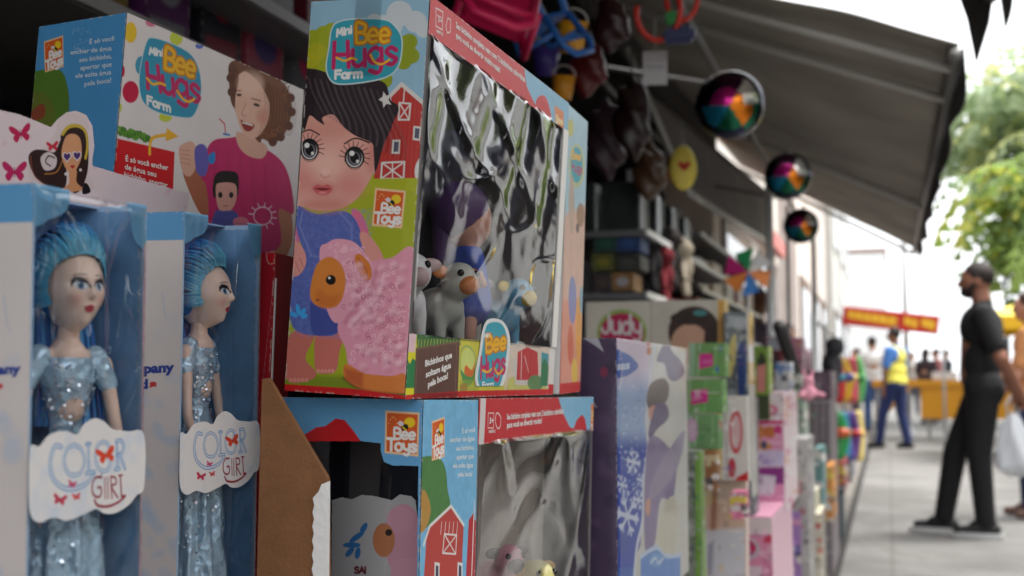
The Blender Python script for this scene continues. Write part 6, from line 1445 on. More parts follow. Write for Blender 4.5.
# ------------------------------------------------------------------ things hanging under the awning
def cord(t, z0, z1, m=None): return obj('cord', tube(bmesh.new(), [(0, 0, z0), (0, 0, z1)], .0018, 6), m or mat('cord_pale', (150, 150, 148), .6), t)
BG = 'shiny multicoloured balls hanging under the awning'
BCOL = [(20, 20, 26), (40, 150, 190), (206, 40, 140), (232, 130, 30), (30, 110, 80), (230, 226, 220), (60, 24, 50), (22, 30, 60)]
def beachball(label, px, py, rp, Y, rotz, tilt):
    c = ony(px, py, Y); r = rp/FPX*Y*.96
    t = thing('shiny_ball', label, 'ball', c, (R(tilt), 0, R(rotz)), BG)
    bm = bmesh.new(); bmesh.ops.create_uvsphere(bm, u_segments=72, v_segments=48, radius=r)
    R3 = Euler((R(tilt), 0, R(rotz))).to_matrix().transposed(); vd = R3 @ (EYE-c).normalized(); e1 = vd.cross(R3 @ Vector((0, 0, 1))).normalized(); e2 = e1.cross(vd)
    for f_ in bm.faces:      # gores meet at the pole of the ball
        q_ = f_.calc_center_median().normalized(); pa = math.acos(max(-1, min(1, q_.dot(vd+e1*.1)))); a = math.atan2(q_.dot(e2), -q_.dot(e1))
        s_ = int((a+PI)/(2*PI)*6) % 6
        f_.material_index = [1, 4, 3, 3, 2, 2][s_] if pa < .5 else ([1, 4, 3, 5, 6, 0][s_] if pa < .8 else [0, 7, 4, 5, 6, 0][s_] if pa < 1.05 else [0, 7][s_ % 2])
        f_.smooth = True
    obj('ball', bm, [mat('ballc_%d' % i, c_, .2, metal=.75) for i, c_ in enumerate(BCOL)], t, True)
    bm = bmesh.new(); tube(bm, [(0, 0, r), (0, 0, r+.015)], .008, 8); obj('valve', bm, m_whpaint, t)
    return t, r
b1, r = beachball('largest shiny multicoloured ball hanging under the awning, nearest of the three', 730, 105, 36, 3.0, 200, 25); 
b2, r = beachball('middle-sized dark shiny ball with orange panel, right of the largest ball', 788, 176, 24, 4.5, 170, 20)
b3, r = beachball('smallest shiny ball, lowest and farthest of the three hanging balls', 801, 226, 18, 6.0, 120, 10)
# net bag with ribbons round the balls: a thin rail they hang from
rl = thing('hanging_rail', 'thin rail under the awning that the balls and toys hang from', 'rail', (-.52, 1.2, CH+1.02))
obj('rail_tube', tube(bmesh.new(), [(0, 0, 0), (0, 6.6, 0)], .012, 8), mat('rail_grey', (90, 88, 86), .5), rl, True)
obj('rail_tube', tube(bmesh.new(), [(-.5, 0, .12), (-.5, 5.6, .12)], .012, 8), mat('rail_grey'), rl, True)
for yy in (.1, 2.8, 5.5): obj('bracket', tube(bmesh.new(), [(0, yy, 0), (-.5, yy, .12), (-.68, yy, .3)], .009, 6), mat('rail_grey'), rl, True)
# yellow heart bag
c_ = ony(683, 168, 3.3)
t = thing('yellow_bag', 'yellow oval bag with a red heart hanging below the awning arm', 'bag', c_, (0, 0, R(20)))
bm = bmesh.new(); ball(bm, (0, 0, 0), (.040, .018, .066), 24); obj('bag_body', bm, mat('bag_yellow', (226, 206, 90), .6), t, True)
F = Face(t, (-.036, -.0185, .06), (1, 0, 0), (0, 0, -1), 72, 110, 1, (226, 206, 90), 'mm', off=.6)
hp = cat_rom([(36, 72), (20, 58), (18, 48), (27, 44), (36, 50), (45, 44), (54, 48), (52, 58)]); F.A = dist(F.X, F.Y, hp, True) < 0; F.C[:] = lin((206, 50, 36)); F.build('heart_print')
cord(t, .06, .14)
# white price tag
c_ = ony(655, 68, 2.6)
t = thing('price_tag', 'white square paper tag with grey writing hanging from the rail', 'tag', c_, (0, 0, R(14)))
box('paper', (-.028, 0, -.04), (.028, .001, .04), mat('paper_white', (206, 204, 208), .7), t)
F = Face(t, (-.028, 0, .04), (1, 0, 0), (0, 0, -1), 56, 80, 1.5, (206, 204, 208), 'mm')
for k, y in enumerate((22, 36, 44)): F.line([(8, y), (48, y+1)], [2, 5, 2][k], (110, 110, 120), .6, soft=2)
F.build('tag_print'); cord(t, .04, .12)
# plastic chairs
def chair(label, px, py, Y, s, rot, col):
    c = ony(px, py, Y); t = thing('toy_chair', label, 'toy chair', c, tuple(R(a) for a in rot), 'small plastic chairs hanging in the shop')
    m = mat('chair_%d' % col[0], col, .35)
    bm = bmesh.new(); bx(bm, (-s*.5, -s*.5, -s*.04), (s*.5, s*.5, s*.04), s*.035); obj('seat', bm, m, t)
    for a in (-1, 1):
        for b_ in (-1, 1): obj('leg', tube(bmesh.new(), [(a*s*.42, b_*s*.42, -.02*s), (a*s*.56, b_*s*.56, -s*.85)], [s*.085, s*.06], 8), m, t)
    bm = bmesh.new(); pts = [(-s*.44, s*.46, 0), (-s*.5, s*.58, s*.75), (-s*.3, s*.62, s*.98), (s*.3, s*.62, s*.98), (s*.5, s*.58, s*.75), (s*.44, s*.46, 0)]
    tube(bm, pts, s*.075, 8); tube(bm, [(-s*.49, s*.56, s*.6), (s*.49, s*.56, s*.6)], s*.07, 8); obj('backrest', bm, m, t, True)
    for a in (-1, 1): obj('armrest', tube(bmesh.new(), [(a*s*.5, -s*.4, 0), (a*s*.6, -s*.42, s*.35), (a*s*.55, s*.5, s*.42)], s*.06, 8), m, t, True)
    return t
chair('magenta plastic toy chair hanging upside down above the large box', 500, 8, 1.9, .12, (150, 20, 25), (214, 30, 90))
chair('blue plastic toy chair hanging beside the magenta one', 541, 26, 2.15, .095, (160, -20, 70), (36, 100, 176))
# buckets, bags and balls in the dark
def bucket(label, px, py, Y, r, col):
    c = ony(px, py, Y); t = thing('toy_bucket', label, 'toy bucket', c, (R(12), R(8), 0)); m = mat('bucket_%d_%d' % (col[0], col[1]), col, .35)
    bm = bmesh.new(); tube(bm, [(0, 0, -r), (0, 0, r)], [r*.75, r], 20); obj('pail', bm, m, t, True)
    obj('rim', tube(bmesh.new(), [(r*math.cos(a), r*math.sin(a), r) for a in np.linspace(0, 2*PI, 21)], r*.07, 6, False), m, t, True)
    obj('handle', tube(bmesh.new(), [(r*math.cos(a), 0, r+r*.9*math.sin(a)) for a in np.linspace(0, PI, 12)], r*.05, 6), m_whpaint, t, True)
bucket('yellow toy bucket hanging between the blue chair and the red bag', 572, 38, 2.3, .032, (222, 160, 30)); bucket('small orange bucket hanging just above the far corner of the large box', 563, 88, 2.4, .026, (206, 140, 30)); bucket('violet toy bucket hanging below the blue chair', 546, 62, 2.5, .032, (64, 50, 130))
def softbag(name, label, px, py, Y, r, col, kind='bag'):
    c = ony(px, py, Y); t = thing(name, label, kind, c)
    bm = bmesh.new(); ball(bm, (0, 0, 0), (r[0], r[1], r[2]), 22)
    for v in bm.verts: v.co *= 1+.12*math.sin(v.co.x*90+v.co.z*60)+.06*math.sin(v.co.z*170)
    capsule(bm, (0, 0, r[2]*.7), (0, 0, r[2]*1.15), r[0]*.35, r[0]*.2)
    melt('bag_body', bm, r[0]*.12, mat('bag_%d_%d' % (col[0], col[1]), col, .35), t, 2); cord(t, r[2]*1.2, r[2]*1.2+.08, m_dark)
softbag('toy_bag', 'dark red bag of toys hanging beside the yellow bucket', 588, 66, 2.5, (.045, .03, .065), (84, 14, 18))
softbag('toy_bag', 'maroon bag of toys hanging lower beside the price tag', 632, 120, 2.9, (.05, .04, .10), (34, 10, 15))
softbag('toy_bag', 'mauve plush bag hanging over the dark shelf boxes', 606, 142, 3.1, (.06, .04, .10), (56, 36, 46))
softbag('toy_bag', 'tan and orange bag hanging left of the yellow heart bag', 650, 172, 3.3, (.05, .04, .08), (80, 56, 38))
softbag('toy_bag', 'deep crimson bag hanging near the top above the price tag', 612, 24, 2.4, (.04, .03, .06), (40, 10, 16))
# toy with red loops near the top
c_ = ony(668, 12, 2.5)
t = thing('ring_toy', 'toy with red loops and green and blue blocks hanging at the top edge', 'toy', c_)
obj('loop', tube(bmesh.new(), [(.05*math.sin(a)-.02, .01*math.cos(2*a), .06*math.cos(a)) for a in np.linspace(0, 5, 20)], .007, 8), mat('loop_red', (206, 50, 40), .35), t, True)
obj('loop', tube(bmesh.new(), [(.035*math.sin(a)+.03, .01, .05*math.cos(a)+.03) for a in np.linspace(0, 6, 20)], .006, 8), mat('loop_red'), t, True)
box('block', (-.005, -.01, -.03), (.025, .015, .0), mat('block_green', (50, 140, 70), .4), t, .004); box('block', (-.01, -.01, -.075), (.06, .012, -.035), mat('block_navy', (54, 58, 100), .3), t, .008)
# pinwheel
c_ = ony(748, 272, 4.6)
t = thing('pinwheel', 'multicoloured pinwheel with white, green and magenta vanes over the far shelf', 'pinwheel', c_, (0, 0, R(10)))
for k, cc in enumerate(((226, 222, 220), (50, 160, 100), (206, 40, 130), (226, 130, 50), (60, 120, 190), (226, 222, 220))):
    a = 2*PI*k/6+.3; bm = bmesh.new(); r = .10
    v0 = bm.verts.new((0, 0, 0)); v1 = bm.verts.new((r*math.cos(a), -.01, r*math.sin(a))); v2 = bm.verts.new((r*.9*math.cos(a+.8), .025, r*.9*math.sin(a+.8))); v3 = bm.verts.new((r*.45*math.cos(a+1), .03, r*.45*math.sin(a+1)))
    bm.faces.new((v0, v1, v2, v3)); o = obj('vane', bm, mat('vane_%d' % cc[0] if k else 'vane_w', cc, .4), t); sm_ = o.modifiers.new('s', 'SOLIDIFY'); sm_.thickness = .002
obj('stick', tube(bmesh.new(), [(0, .02, 0), (0, .02, -.35)], .005, 6), m_whpaint, t)
# white poles under the awning's far end
for k, (px, y0p, Y, lb) in enumerate(((772, 240, 5.6, 'white pole nearest, between the pinwheel and the far goods'), (790, 240, 7.0, 'thin grey pole second along the stand'), (816, 262, 9.0, 'white pole farthest, before the pale houses'))):
    p = ony(px, 378, Y); pole('support_pole', lb, p.x, Y, CH+.95+.08*k, .022 if k != 1 else .012, (214, 214, 214) if k != 1 else (120, 120, 122))

# ------------------------------------------------------------------ people
SKT = (150, 104, 78)
def person(label, x, y, yawd, H=1.74, shirt=(20, 20, 22), pants=(18, 18, 20), shoes=(16, 16, 18), hair=(26, 20, 18), skin=(176, 122, 94), legs=((.0, 0), (.0, 0)), arms=None, longhair=False, beard=False, belly=0, vest=None, voxel=.011, group=None, sole=None, lean=0, hasbag=False):
    """facing +x before the turn; legs = (ankle forward shift, side shift) for right(-y) and left(+y)"""
    k = H/1.74; t = thing('person', label, 'person', (x, y, 0), (0, 0, R(yawd)), group); V3 = lambda a: Vector(a)*k
    sk_ = mat('skin_%d' % skin[0], skin, .55, sub=.05); bm = bmesh.new(); lx = lean
    ball(bm, V3((.015+lx, 0, 1.635)), (.092*k, .074*k, .105*k), 24); ball(bm, V3((.045+lx, 0, 1.585)), (.06*k, .055*k, .06*k)); capsule(bm, V3((.104+lx, 0, 1.645)), V3((.118+lx, 0, 1.61)), .010*k, .016*k, 10)
    capsule(bm, V3((.085+lx, 0, 1.565)), V3((.092+lx, 0, 1.565)), .02*k, .014*k, 10)
    for q in (-1, 1): ball(bm, V3((0+lx, q*.076, 1.625)), (.018*k, .010*k, .03*k), 12)
    capsule(bm, V3((-.01+lx, 0, 1.57)), V3((-.02+lx*.8, 0, 1.44)), .056*k, .062*k)
    capsule(bm, V3((-.01, 0, 1.36)), V3((0, 0, 1.02)), .12*k, .13*k)
    sh = {}; arms = arms or {-1: ((.02, 1.12), (.06, .88)), 1: ((.02, 1.12), (.06, .88))}
    arm3 = {}
    for q in (-1, 1):
        a = arms[q]; S_ = Vector((-.02+lx*.7, q*.185, 1.41)); E_ = Vector((a[0][0], q*(.235 if len(a[0]) < 3 else a[0][2]), a[0][1])); W_ = Vector((a[1][0], q*(.22 if len(a[1]) < 3 else a[1][2]), a[1][1]))
        arm3[q] = (S_, E_, W_)
        capsule(bm, S_*k, E_*k, .052*k, .043*k); capsule(bm, E_*k, W_*k, .043*k, .028*k)
        d = (W_-E_).normalized(); side = Vector((0, 1, 0)) if abs(d.y) < .7 else Vector((0, 0, 1)); sd = (side-d*side.dot(d)).normalized(); nn = d.cross(sd)
        pc_ = W_+d*.045
        capsule(bm, W_*k, (W_+d*.08)*k, .026*k, .032*k); 
        for fi in range(4):
            o_ = (fi-1.5)*.019; L = (.07, .082, .078, .06)[fi]; b0 = W_+d*.085+nn*o_; b1_ = b0+d*L*.5+sd*.006*q; b2_ = b1_+d*L*.42-sd*.02*q
            capsule(bm, b0*k, b1_*k, .0098*k, .009*k, 8); capsule(bm, b1_*k, b2_*k, .009*k, .0075*k, 8)
        th = W_+d*.03+nn*.028; capsule(bm, th*k, (th+d*.03+nn*.03)*k, .013*k, .011*k, 8); capsule(bm, (th+d*.03+nn*.03)*k, (th+d*.058+nn*.034)*k, .011*k, .009*k, 8)
    L3 = {}
    for i, q in enumerate((-1, 1)):
        fx, fy = legs[i]; hp = Vector((-.01, q*.09, .93)); an = Vector((fx, q*.10+fy, .085)); kn = (hp+an)/2+Vector((.03+abs(fx)*.08, 0, .02)); L3[q] = (hp, kn, an)
        capsule(bm, hp*k, kn*k, .085*k, .058*k); capsule(bm, kn*k, an*k, .056*k, .038*k); capsule(bm, an*k, (an+Vector((.13, q*.01, -.045)))*k, .035*k, .03*k)
    melt('body', bm, voxel*k, sk_, t, 3)
    # shirt
    bm = bmesh.new()
    ball(bm, V3((-.01+lx*.5, 0, 1.33)), (.135*k, .19*k, .16*k), 24); ball(bm, V3((.0+belly*.6, 0, 1.1)), ((.135+belly)*k, .175*k, .2*k), 24); capsule(bm, V3((-.01, -.07, .96)), V3((-.01, .07, .96)), .125*k, .125*k); capsule(bm, V3((-.015+lx*.8, 0, 1.40)), V3((-.02+lx*.8, 0, 1.475)), .10*k, .066*k)
    for q in (-1, 1):
        S_, E_, W_ = arm3[q]; capsule(bm, Vector((-.02+lx*.7, q*.10, 1.40))*k, S_*k, .075*k, .073*k); capsule(bm, S_*k, (S_+(E_-S_)*.72)*k, .073*k, .066*k)
    me_s = melt('shirt', bm, voxel*k, mat('shirt_%d_%d_%d' % shirt, shirt, .85, noise=.12, nscale=9, bump=.3, bscale=60), t, 3)
    bm = bmesh.new()
    capsule(bm, V3((-.015, -.075, .93)), V3((-.015, .075, .93)), .128*k, .128*k)
    for q in (-1, 1):
        hp, kn, an = L3[q]; capsule(bm, hp*k, kn*k, .108*k, .078*k); capsule(bm, kn*k, (an+Vector((0, 0, .02)))*k, .076*k, .062*k)
    melt('trousers', bm, voxel*k, mat('pants_%d_%d_%d' % pants, pants, .85, noise=.15, nscale=8, bump=.4, bscale=40), t, 3)
    for q in (-1, 1):
        an = L3[q][2]; fz = Vector((an.x, an.y, 0)); bm = bmesh.new()
        capsule(bm, (fz+Vector((-.05, 0, .055)))*k, (fz+Vector((.16, q*.012, .042)))*k, .044*k, .036*k); capsule(bm, (fz+Vector((-.02, 0, .10)))*k, (fz+Vector((.06, 0, .07)))*k, .045*k, .042*k); o = melt('shoe', bm, .009*k, mat('shoe_%d' % shoes[0], shoes, .6), t, 3)
        if sole:
            bm = bmesh.new(); 
            for (a, w_) in ((-.09, .035), ): pass
            n = 20; top = []; bot = []
            for i in range(n):
                an_ = 2*PI*i/n; p = fz+Vector((.055+.165*math.cos(an_), .056*math.sin(an_)+q*.006, .0))
                bot.append(bm.verts.new(Vector((p.x, p.y, .004))*k)); top.append(bm.verts.new(Vector((p.x, p.y, .036))*k))
            bm.faces.new(bot[::-1]); bm.faces.new(top)
            for i in range(n): bm.faces.new((bot[i], bot[(i+1) % n], top[(i+1) % n], top[i]))
            obj('sole', bm, mat('sole_white', sole, .6), o, False)
    bm = bmesh.new(); ball(bm, V3((-.006+lx, 0, 1.672)), (.097*k, .082*k, .090*k), 24)
    if longhair: capsule(bm, V3((-.05+lx, 0, 1.64)), V3((-.09+lx, 0, 1.42)), .085*k, .06*k)
    bmesh.ops.bisect_plane(bm, geom=bm.verts[:]+bm.edges[:]+bm.faces[:], plane_co=V3((.045+lx, 0, 1.665)), plane_no=Vector((.75, 0, -.65 if not longhair else -.3)), clear_outer=True)
    for v in bm.verts: v.co += Vector((random.uniform(-1, 1), random.uniform(-1, 1), random.uniform(-1, 1)))*.002
    obj('hair', bm, mat('hair_%d' % hair[0], hair, .7, bump=.5), t, True)
    if beard:
        bm = bmesh.new(); ball(bm, V3((.058+lx, 0, 1.567)), (.056*k, .058*k, .048*k)); capsule(bm, V3((.02+lx, -.066, 1.61)), V3((.055+lx, -.045, 1.57)), .018*k, .026*k); capsule(bm, V3((.02+lx, .066, 1.61)), V3((.055+lx, .045, 1.57)), .018*k, .026*k)
        melt('beard', bm, .008, mat('hair_%d' % hair[0]), t, 3)
    for q in (-1, 1): obj('eye', ball(bmesh.new(), V3((.098+lx, q*.032, 1.645)), (.008*k, .013*k, .008*k), 10), mat('eye_dark', (30, 22, 20), .2), t, True)
    if vest:
        bm = bmesh.new(); ball(bm, V3((-.01+lx*.5, 0, 1.32)), (.146*k, .165*k, .17*k), 24); capsule(bm, V3((-.01, -.06, .98)), V3((-.01, .06, .98)), .142*k, .142*k); ball(bm, V3((0, 0, 1.12)), (.15*k, .186*k, .2*k), 24)
        for q in (-1, 1): capsule(bm, V3((-.015, q*.08, 1.42)), V3((-.015, q*.13, 1.40)), .078*k, .07*k)
        melt('vest', bm, voxel*k, mat('vest_yellow', vest, .7, bump=.3), t, 3)
    return t
# man in black, turned left, hands behind his back
feet = onz(986, 537)
person('man in black t-shirt and black trousers standing with hands behind his back, facing left', feet.x, feet.y, 176, 1.76, (16, 16, 18), (13, 13, 15), (15, 15, 17), (40, 28, 24), (150, 100, 78), ((.25, 0), (.0, -.02)), {-1: ((-.10, 1.13, .245), (-.20, .92, .08)), 1: ((-.12, 1.13, .25), (-.22, .93, .07))}, beard=True, belly=-.012, voxel=.008, sole=(196, 196, 194))
# man in yellow vest
p = onz(897, 449)
person('man in yellow vest with blue sleeves walking away by the yellow counter', p.x, p.y, 150, 1.74, (70, 120, 190), (34, 48, 96), (26, 26, 30), (22, 18, 18), (130, 88, 66), ((-.12, 0), (.22, 0)), vest=(232, 220, 90), voxel=.014)
p = ony(874, 430, 22)
person('man in white shirt and blue jeans seen beyond the coloured tubes', p.x, 22, 100, 1.76, (220, 220, 222), (70, 100, 150), (60, 60, 70), (40, 30, 26), (170, 120, 96), voxel=.016)
cr_ = [(928, 27, 1.66, (60, 44, 50), (70, 60, 60), 'woman in dark top standing behind the yellow counter', True), (938, 29, 1.7, (176, 110, 110), (60, 60, 70), 'person in dusty pink behind the counter', False), (948, 31, 1.72, (40, 42, 48), (40, 44, 60), 'person in charcoal farther back near the counter end', False), (914, 33, 1.7, (196, 190, 186), (80, 80, 90), 'person in pale grey, far behind the yellow vest', False), (858, 24, 1.6, (206, 120, 100), (90, 80, 90), 'woman in salmon top at the end of the toy stand', True)]
for px, Y, H_, sc, pc2, lb, lh in cr_:
    p = ony(px, 430, Y); person(lb, p.x, Y, random.choice((60, 100, 200, 260)), H_, sc, pc2, (50, 46, 50), (40, 28, 24), (176, 126, 100), longhair=lh, voxel=.02, group='people in the far street')
# shoppers at the shop front
p = ony(757, 300, 8.7); person('shopper with black hair in mauve top in the shade under the white pole', p.x, 8.7, -60, 1.68, (96, 84, 100), (50, 46, 54), (30, 30, 30), (12, 10, 12), (130, 92, 74), longhair=True, voxel=.014)
p = ony(788, 320, 12.5); person('dark-haired shopper farther along the shop fronts', p.x, 12.5, -80, 1.58, (120, 96, 104), (60, 60, 70), (30, 30, 30), (16, 12, 14), (140, 98, 78), longhair=True, voxel=.016)
# person cut by the right edge with a plastic bag
p = ony(1030, 430, 9.2)
pr = person('person in a coloured top at the right edge, mostly outside the picture', p.x+.02, 9.2, 165, 1.64, (206, 140, 90), (60, 70, 110), (120, 90, 80), (60, 36, 26), (196, 140, 116), ((.06, 0), (-.06, 0)), {-1: ((.06, 1.12), (.22, .98, .16)), 1: ((.06, 1.1), (.22, .98, .16))}, longhair=True, voxel=.012)
c_ = ony(1014, 442, 9.0)
t = thing('plastic_bag', 'thin white plastic carrier bag hanging beside the man in black', 'carrier bag', c_)
bm = bmesh.new(); n, mm_ = 28, 24; rings = []
for j in range(mm_+1):
    q = j/mm_; z = -.24+.44*q; row = []
    for i in range(n):
        a = 2*PI*i/n; rr_ = .135*(1-.75*q**2.2)*(min(1, .35+q*5) if q < .15 else 1); m_ = 1+.12*math.sin(a*5+q*5)+.07*math.sin(a*9-q*11)
        row.append(bm.verts.new((rr_*m_*math.cos(a), rr_*.6*m_*math.sin(a), z+.012*math.sin(a*3))))
    rings.append(row)
for j in range(mm_):
    for i in range(n): bm.faces.new((rings[j][i], rings[j][(i+1) % n], rings[j+1][(i+1) % n], rings[j+1][i]))
bm.faces.new(rings[0][::-1])
pm = bpy.data.materials.new('thin_plastic'); pm.use_nodes = True; nn_ = pm.node_tree; pb = nn_.nodes['Principled BSDF']; pb.inputs['Base Color'].default_value = (.75, .77, .8, 1); pb.inputs['Roughness'].default_value = .3; pb.inputs['Alpha'].default_value = .8
obj('bag_body', bm, pm, t, True)
for q in (-1, 1): obj('handle', tube(bmesh.new(), [(q*.03, 0, .19), (q*.045, 0, .27), (0, 0, .34)], .008, 6), pm, t, True)

# ------------------------------------------------------------------ yellow counter, banner, canopy
Yc = 21.0; a = ony(872, 380, Yc); b_ = ony(960, 388, Yc)
t = thing('yellow_counter', 'long yellow stall counter with wide top behind the man in yellow vest', 'counter', (a.x, Yc, 0))
my = mat('counter_yellow', (206, 142, 14), .5)
W_ = b_.x-a.x
box('counter_top', (0, -.3, a.z-.12), (W_+.8, .3, a.z), my, t, .01); p = ony(921, 418, Yc); box('front_board', (p.x-a.x, -.26, p.z), (W_+.8, -.22, a.z-.121), my, t)
for xx in (.05, W_*.62, W_+.7): box('leg', (xx, -.2, 0), (xx+.06, -.14, a.z-.121), mat('leg_grey', (150, 150, 150), .5), t)
obj('brace', tube(bmesh.new(), [(.15, -.31, .35), (.6, -.31, a.z-.14)], .03, 8), my, t)
bx_ = tag(box('cash_tray', (ony(948, 384, Yc).x-.25, Yc-.15, a.z+.002), (ony(948, 384, Yc).x+.15, Yc+.15, a.z+.14), mat('tray_white', (210, 210, 214), .5), None, .01), 'small white box standing on the yellow counter', 'box')
Yb = 19.0; q0 = ony(844, 306, Yb); q1 = ony(940, 316, Yb); q2 = ony(940, 335, Yb)
t = thing('street_banner', 'red banner with yellow lettering strung across the far street', 'banner', q0)
L = (q1-q0).length; hgt = q1.z-q2.z
ux = (q1-q0).normalized()
F = Face(t, (0, 0, 0), ux, (ux.z, 0, -ux.x), L*1000, hgt*1000, .08, (196, 36, 34), 'uv', off=2)
F.soft = 20
for k, (u0, w_) in enumerate(((.05, .52), (.64, .14), (.82, .14))):
    F.poly([(u0, .22), (u0+w_, .3), (u0+w_, .8), (u0, .62)], (246, 196, 50), .95)
for k in range(9): F.line([(.12+.085*k, .2), (.135+.085*k, .8)], 18, (206, 60, 34), .7)
F.build('banner_cloth', 20); 
cl_ = box('banner_back', (0, .004, -hgt), (L, .012, -.01), mat('banner_red', (190, 34, 34), .7), t); cl_.rotation_euler = (0, -math.asin(ux.z)*1.0, 0)
for k, xx in enumerate((-.02, L+.02)): pole('banner_pole', ['slim pole at the left end of the red banner', 'slim pole at the right end of the red banner'][k], q0.x+xx, Yb+.03, q0.z+.15, .02, (170, 170, 170))
# yellow canopy on the right
a = ony(976, 316, 15); b2 = ony(1004, 291, 15)
t = thing('market_canopy', 'yellow and white market canopy with red ridge behind the man in black', 'canopy', (a.x, 15, 0))
W_ = 3.0; z0 = a.z; z1 = b2.z
bm = bmesh.new(); v = [bm.verts.new(p) for p in ((0, 0, z0), (W_, 0, z0), (W_, 2.6, z0), (0, 2.6, z0), (W_*.4, 1.3, z1+.1), (W_*.6, 1.3, z1+.1))]
for f_ in ((0, 1, 5, 4), (1, 2, 5), (2, 3, 4, 5), (3, 0, 4)): bm.faces.new([v[i] for i in f_])
obj('roof_cloth', bm, mat('canopy_yellow', (240, 214, 90), .7), t)
for y_ in (-.01, 2.61): box('valance', (0, y_-.005, z0-.16), (W_, y_+.005, z0-.002), mat('canopy_orange', (240, 186, 30), .7), t)
obj('ridge', tube(bmesh.new(), [(W_*.36, 1.3, z1+.11), (W_*.64, 1.3, z1+.11)], .05, 8), mat('ridge_red', (200, 60, 40), .6), t)
for (xx, yy) in ((.03, .03), (W_-.03, .03), (.03, 2.57), (W_-.03, 2.57)): obj('leg', tube(bmesh.new(), [(xx, yy, 0), (xx, yy, z0)], .02, 8), m_whpaint, t)
for k in range(3):
    p = ony(1012+k*9, 430, 16.2); tag(box('stall_crate', (p.x, 15.4, .004), (p.x+.4, 15.9, .9-.2*k), mat('crate_c%d' % k, [(60, 60, 64), (80, 70, 60), (110, 60, 50)][k], .6), None, .01), ['tall dark crate stack under the yellow canopy', 'middle brownish crate under the yellow canopy', 'lowest reddish crate under the yellow canopy'][k], 'crate')

# ------------------------------------------------------------------ small stock filling the gaps of the stand
def filler(label, xl, xc, xr, yt, yb, X, cc, c2, sd, filmed=False, name='small_pack'):
    def f(F):
        px_dots(F, 26, xl, xr, yt, min(yb, 590), [c2, tuple(min(255, int(v*1.15)) for v in cc), (226, 220, 216), (60, 54, 62)], 1.2, 4.2, sd, .85, 2.5)
        F.poly([(xl, yt+3), (xr, yt+3), (xr, yt+9), (xl, yt+9)], c2, .9, soft=2)
    return goods(name, label, 'pack', xl, xc, xr, yt, yb, X, cc, tuple(int(v*.9) for v in cc), f, f, 1, filmed=filmed, group='small packs filling the toy stand')
FL = [
 ('silver-wrapped pack standing behind the hanging white card', 737, 752, 757, 398, 520, -.262, (150, 152, 158), (90, 90, 100)),
 ('rose pack tucked under the hanging white card', 728, 743, 747, 494, 522, -.232, (214, 120, 150), (226, 200, 60)),
 ('lilac pack between the pink boxes and the scribbled pack', 786, 797, 801, 516, 640, -.222, (170, 130, 190), (226, 160, 190)),
 ('white and blue pack on top behind the pink house-toy box', 775, 789, 793, 362, 396, -.262, (206, 210, 216), (80, 120, 180)),
 ('grey-green pack behind the pink rabbit', 788, 803, 808, 374, 442, -.262, (160, 176, 160), (206, 200, 190)),
 ('narrow teal pack at the foot of the striped box', 812, 820, 824, 450, 520, -.215, (110, 150, 150), (220, 214, 206)),
 ('cream pack with dots standing in front of the striped box', 806, 816, 821, 520, 640, -.19, (206, 196, 176), (196, 90, 80)),
 ('orange and yellow pack near the white rack leg', 822, 830, 834, 470, 530, -.225, (206, 140, 70), (226, 200, 90)),
 ('small crimson pack on the far end of the stand', 834, 842, 846, 466, 500, -.27, (176, 50, 60), (226, 190, 80)),
 ('small blue pack on the far end of the stand', 842, 850, 853, 464, 490, -.27, (60, 90, 160), (226, 220, 210)),
 ('plum pack between the green-framed box and the dark red box', 770, 778, 781, 374, 396, -.30, (110, 60, 90), (206, 150, 170)),
 ('brown pack under the green stack, left of the hanging white card', 700, 716, 719, 452, 492, -.262, (150, 100, 60), (206, 190, 150)),
]
for i, a_ in enumerate(FL): filler(*a_, 30+i, filmed=i % 3 == 0)

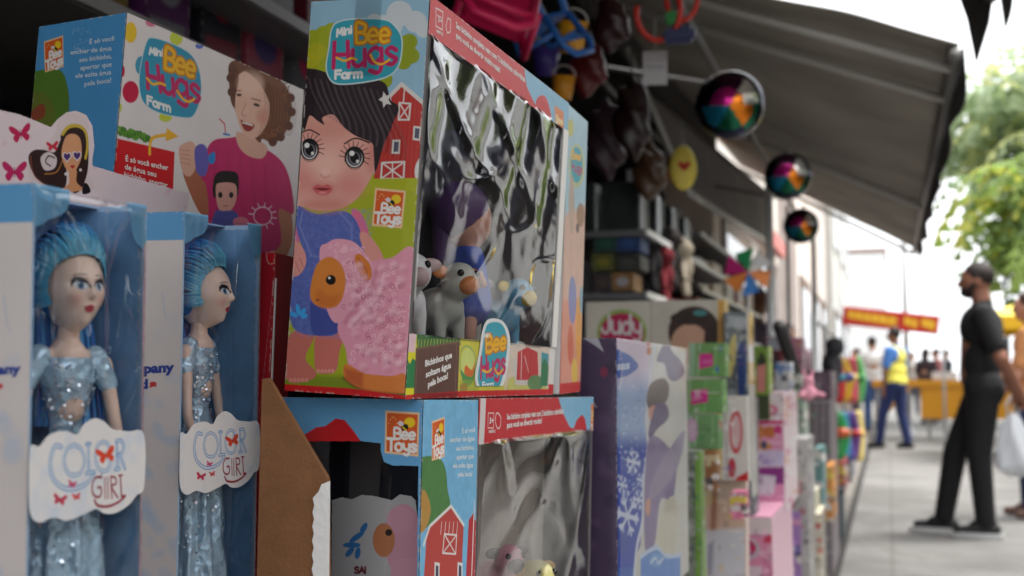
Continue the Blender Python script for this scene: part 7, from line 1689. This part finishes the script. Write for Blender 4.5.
# ------------------------------------------------------------------ unseen stalls across the street, added to darken the window film reflections
def added_stall(label, y0, L, cc, cloth):
    t = thing('unseen_stall', label, 'market stall', (3.2, y0, 0), group='added unseen stalls across the street')
    box('counter', (0, .05, .004), (.7, L-.05, .85), mat('cloth_%d_%d_%d' % cloth, cloth, .8, noise=.2, nscale=4), t, .02)
    box('back_cloth', (1.9, .02, .004), (1.93, L-.02, 2.3), mat('stall_back', (40, 38, 42), .9), t)
    for yy in (0, L-.04):
        for xx in (-.02, 1.86): box('leg', (xx, yy, 0), (xx+.04, yy+.04, 2.3), m_whpaint, t)
    bm = bmesh.new(); v = [bm.verts.new(q) for q in ((-.5, -.05, 2.15), (-.5, L+.05, 2.15), (.9, L+.05, 2.75), (.9, -.05, 2.75), (2.1, L+.05, 2.3), (2.1, -.05, 2.3))]
    bm.faces.new((v[0], v[1], v[2], v[3])); bm.faces.new((v[3], v[2], v[4], v[5])); o = obj('canopy', bm, mat('canopy_%d_%d' % cc[:2], cc, .8, noise=.15, nscale=2), t); sm_ = o.modifiers.new('s', 'SOLIDIFY'); sm_.thickness = .01
    box('valance', (-.51, -.05, 1.95), (-.50, L+.05, 2.149), mat('canopy_%d_%d' % cc[:2]), t)
    rn = random.Random(int(y0*10))
    for k in range(int(L/.34)):
        c_ = darkcols[rn.randrange(10)]; h_ = rn.uniform(.12, .4)
        tag(box('unseen_stall_box', (3.25, y0+.12+k*.34, .851), (3.25+.25, y0+.12+k*.34+.24, .851+h_), mat('merch_%d_%d_%d' % c_, c_, .5), None, .01), 'dark coloured box on the counter of an added unseen stall', 'box', 'boxes on the added unseen stalls')
added_stall('unseen dark green stall added across the street for dark reflections, nearest the photographer', 1.2, 3.4, (36, 60, 46), (50, 46, 60))
added_stall('unseen dark blue stall added across the street for dark reflections, second from the photographer', 4.9, 3.6, (34, 42, 70), (70, 40, 44))
added_stall('unseen brown stall added across the street for dark reflections, third from the photographer', 8.8, 3.8, (70, 56, 44), (44, 50, 56))
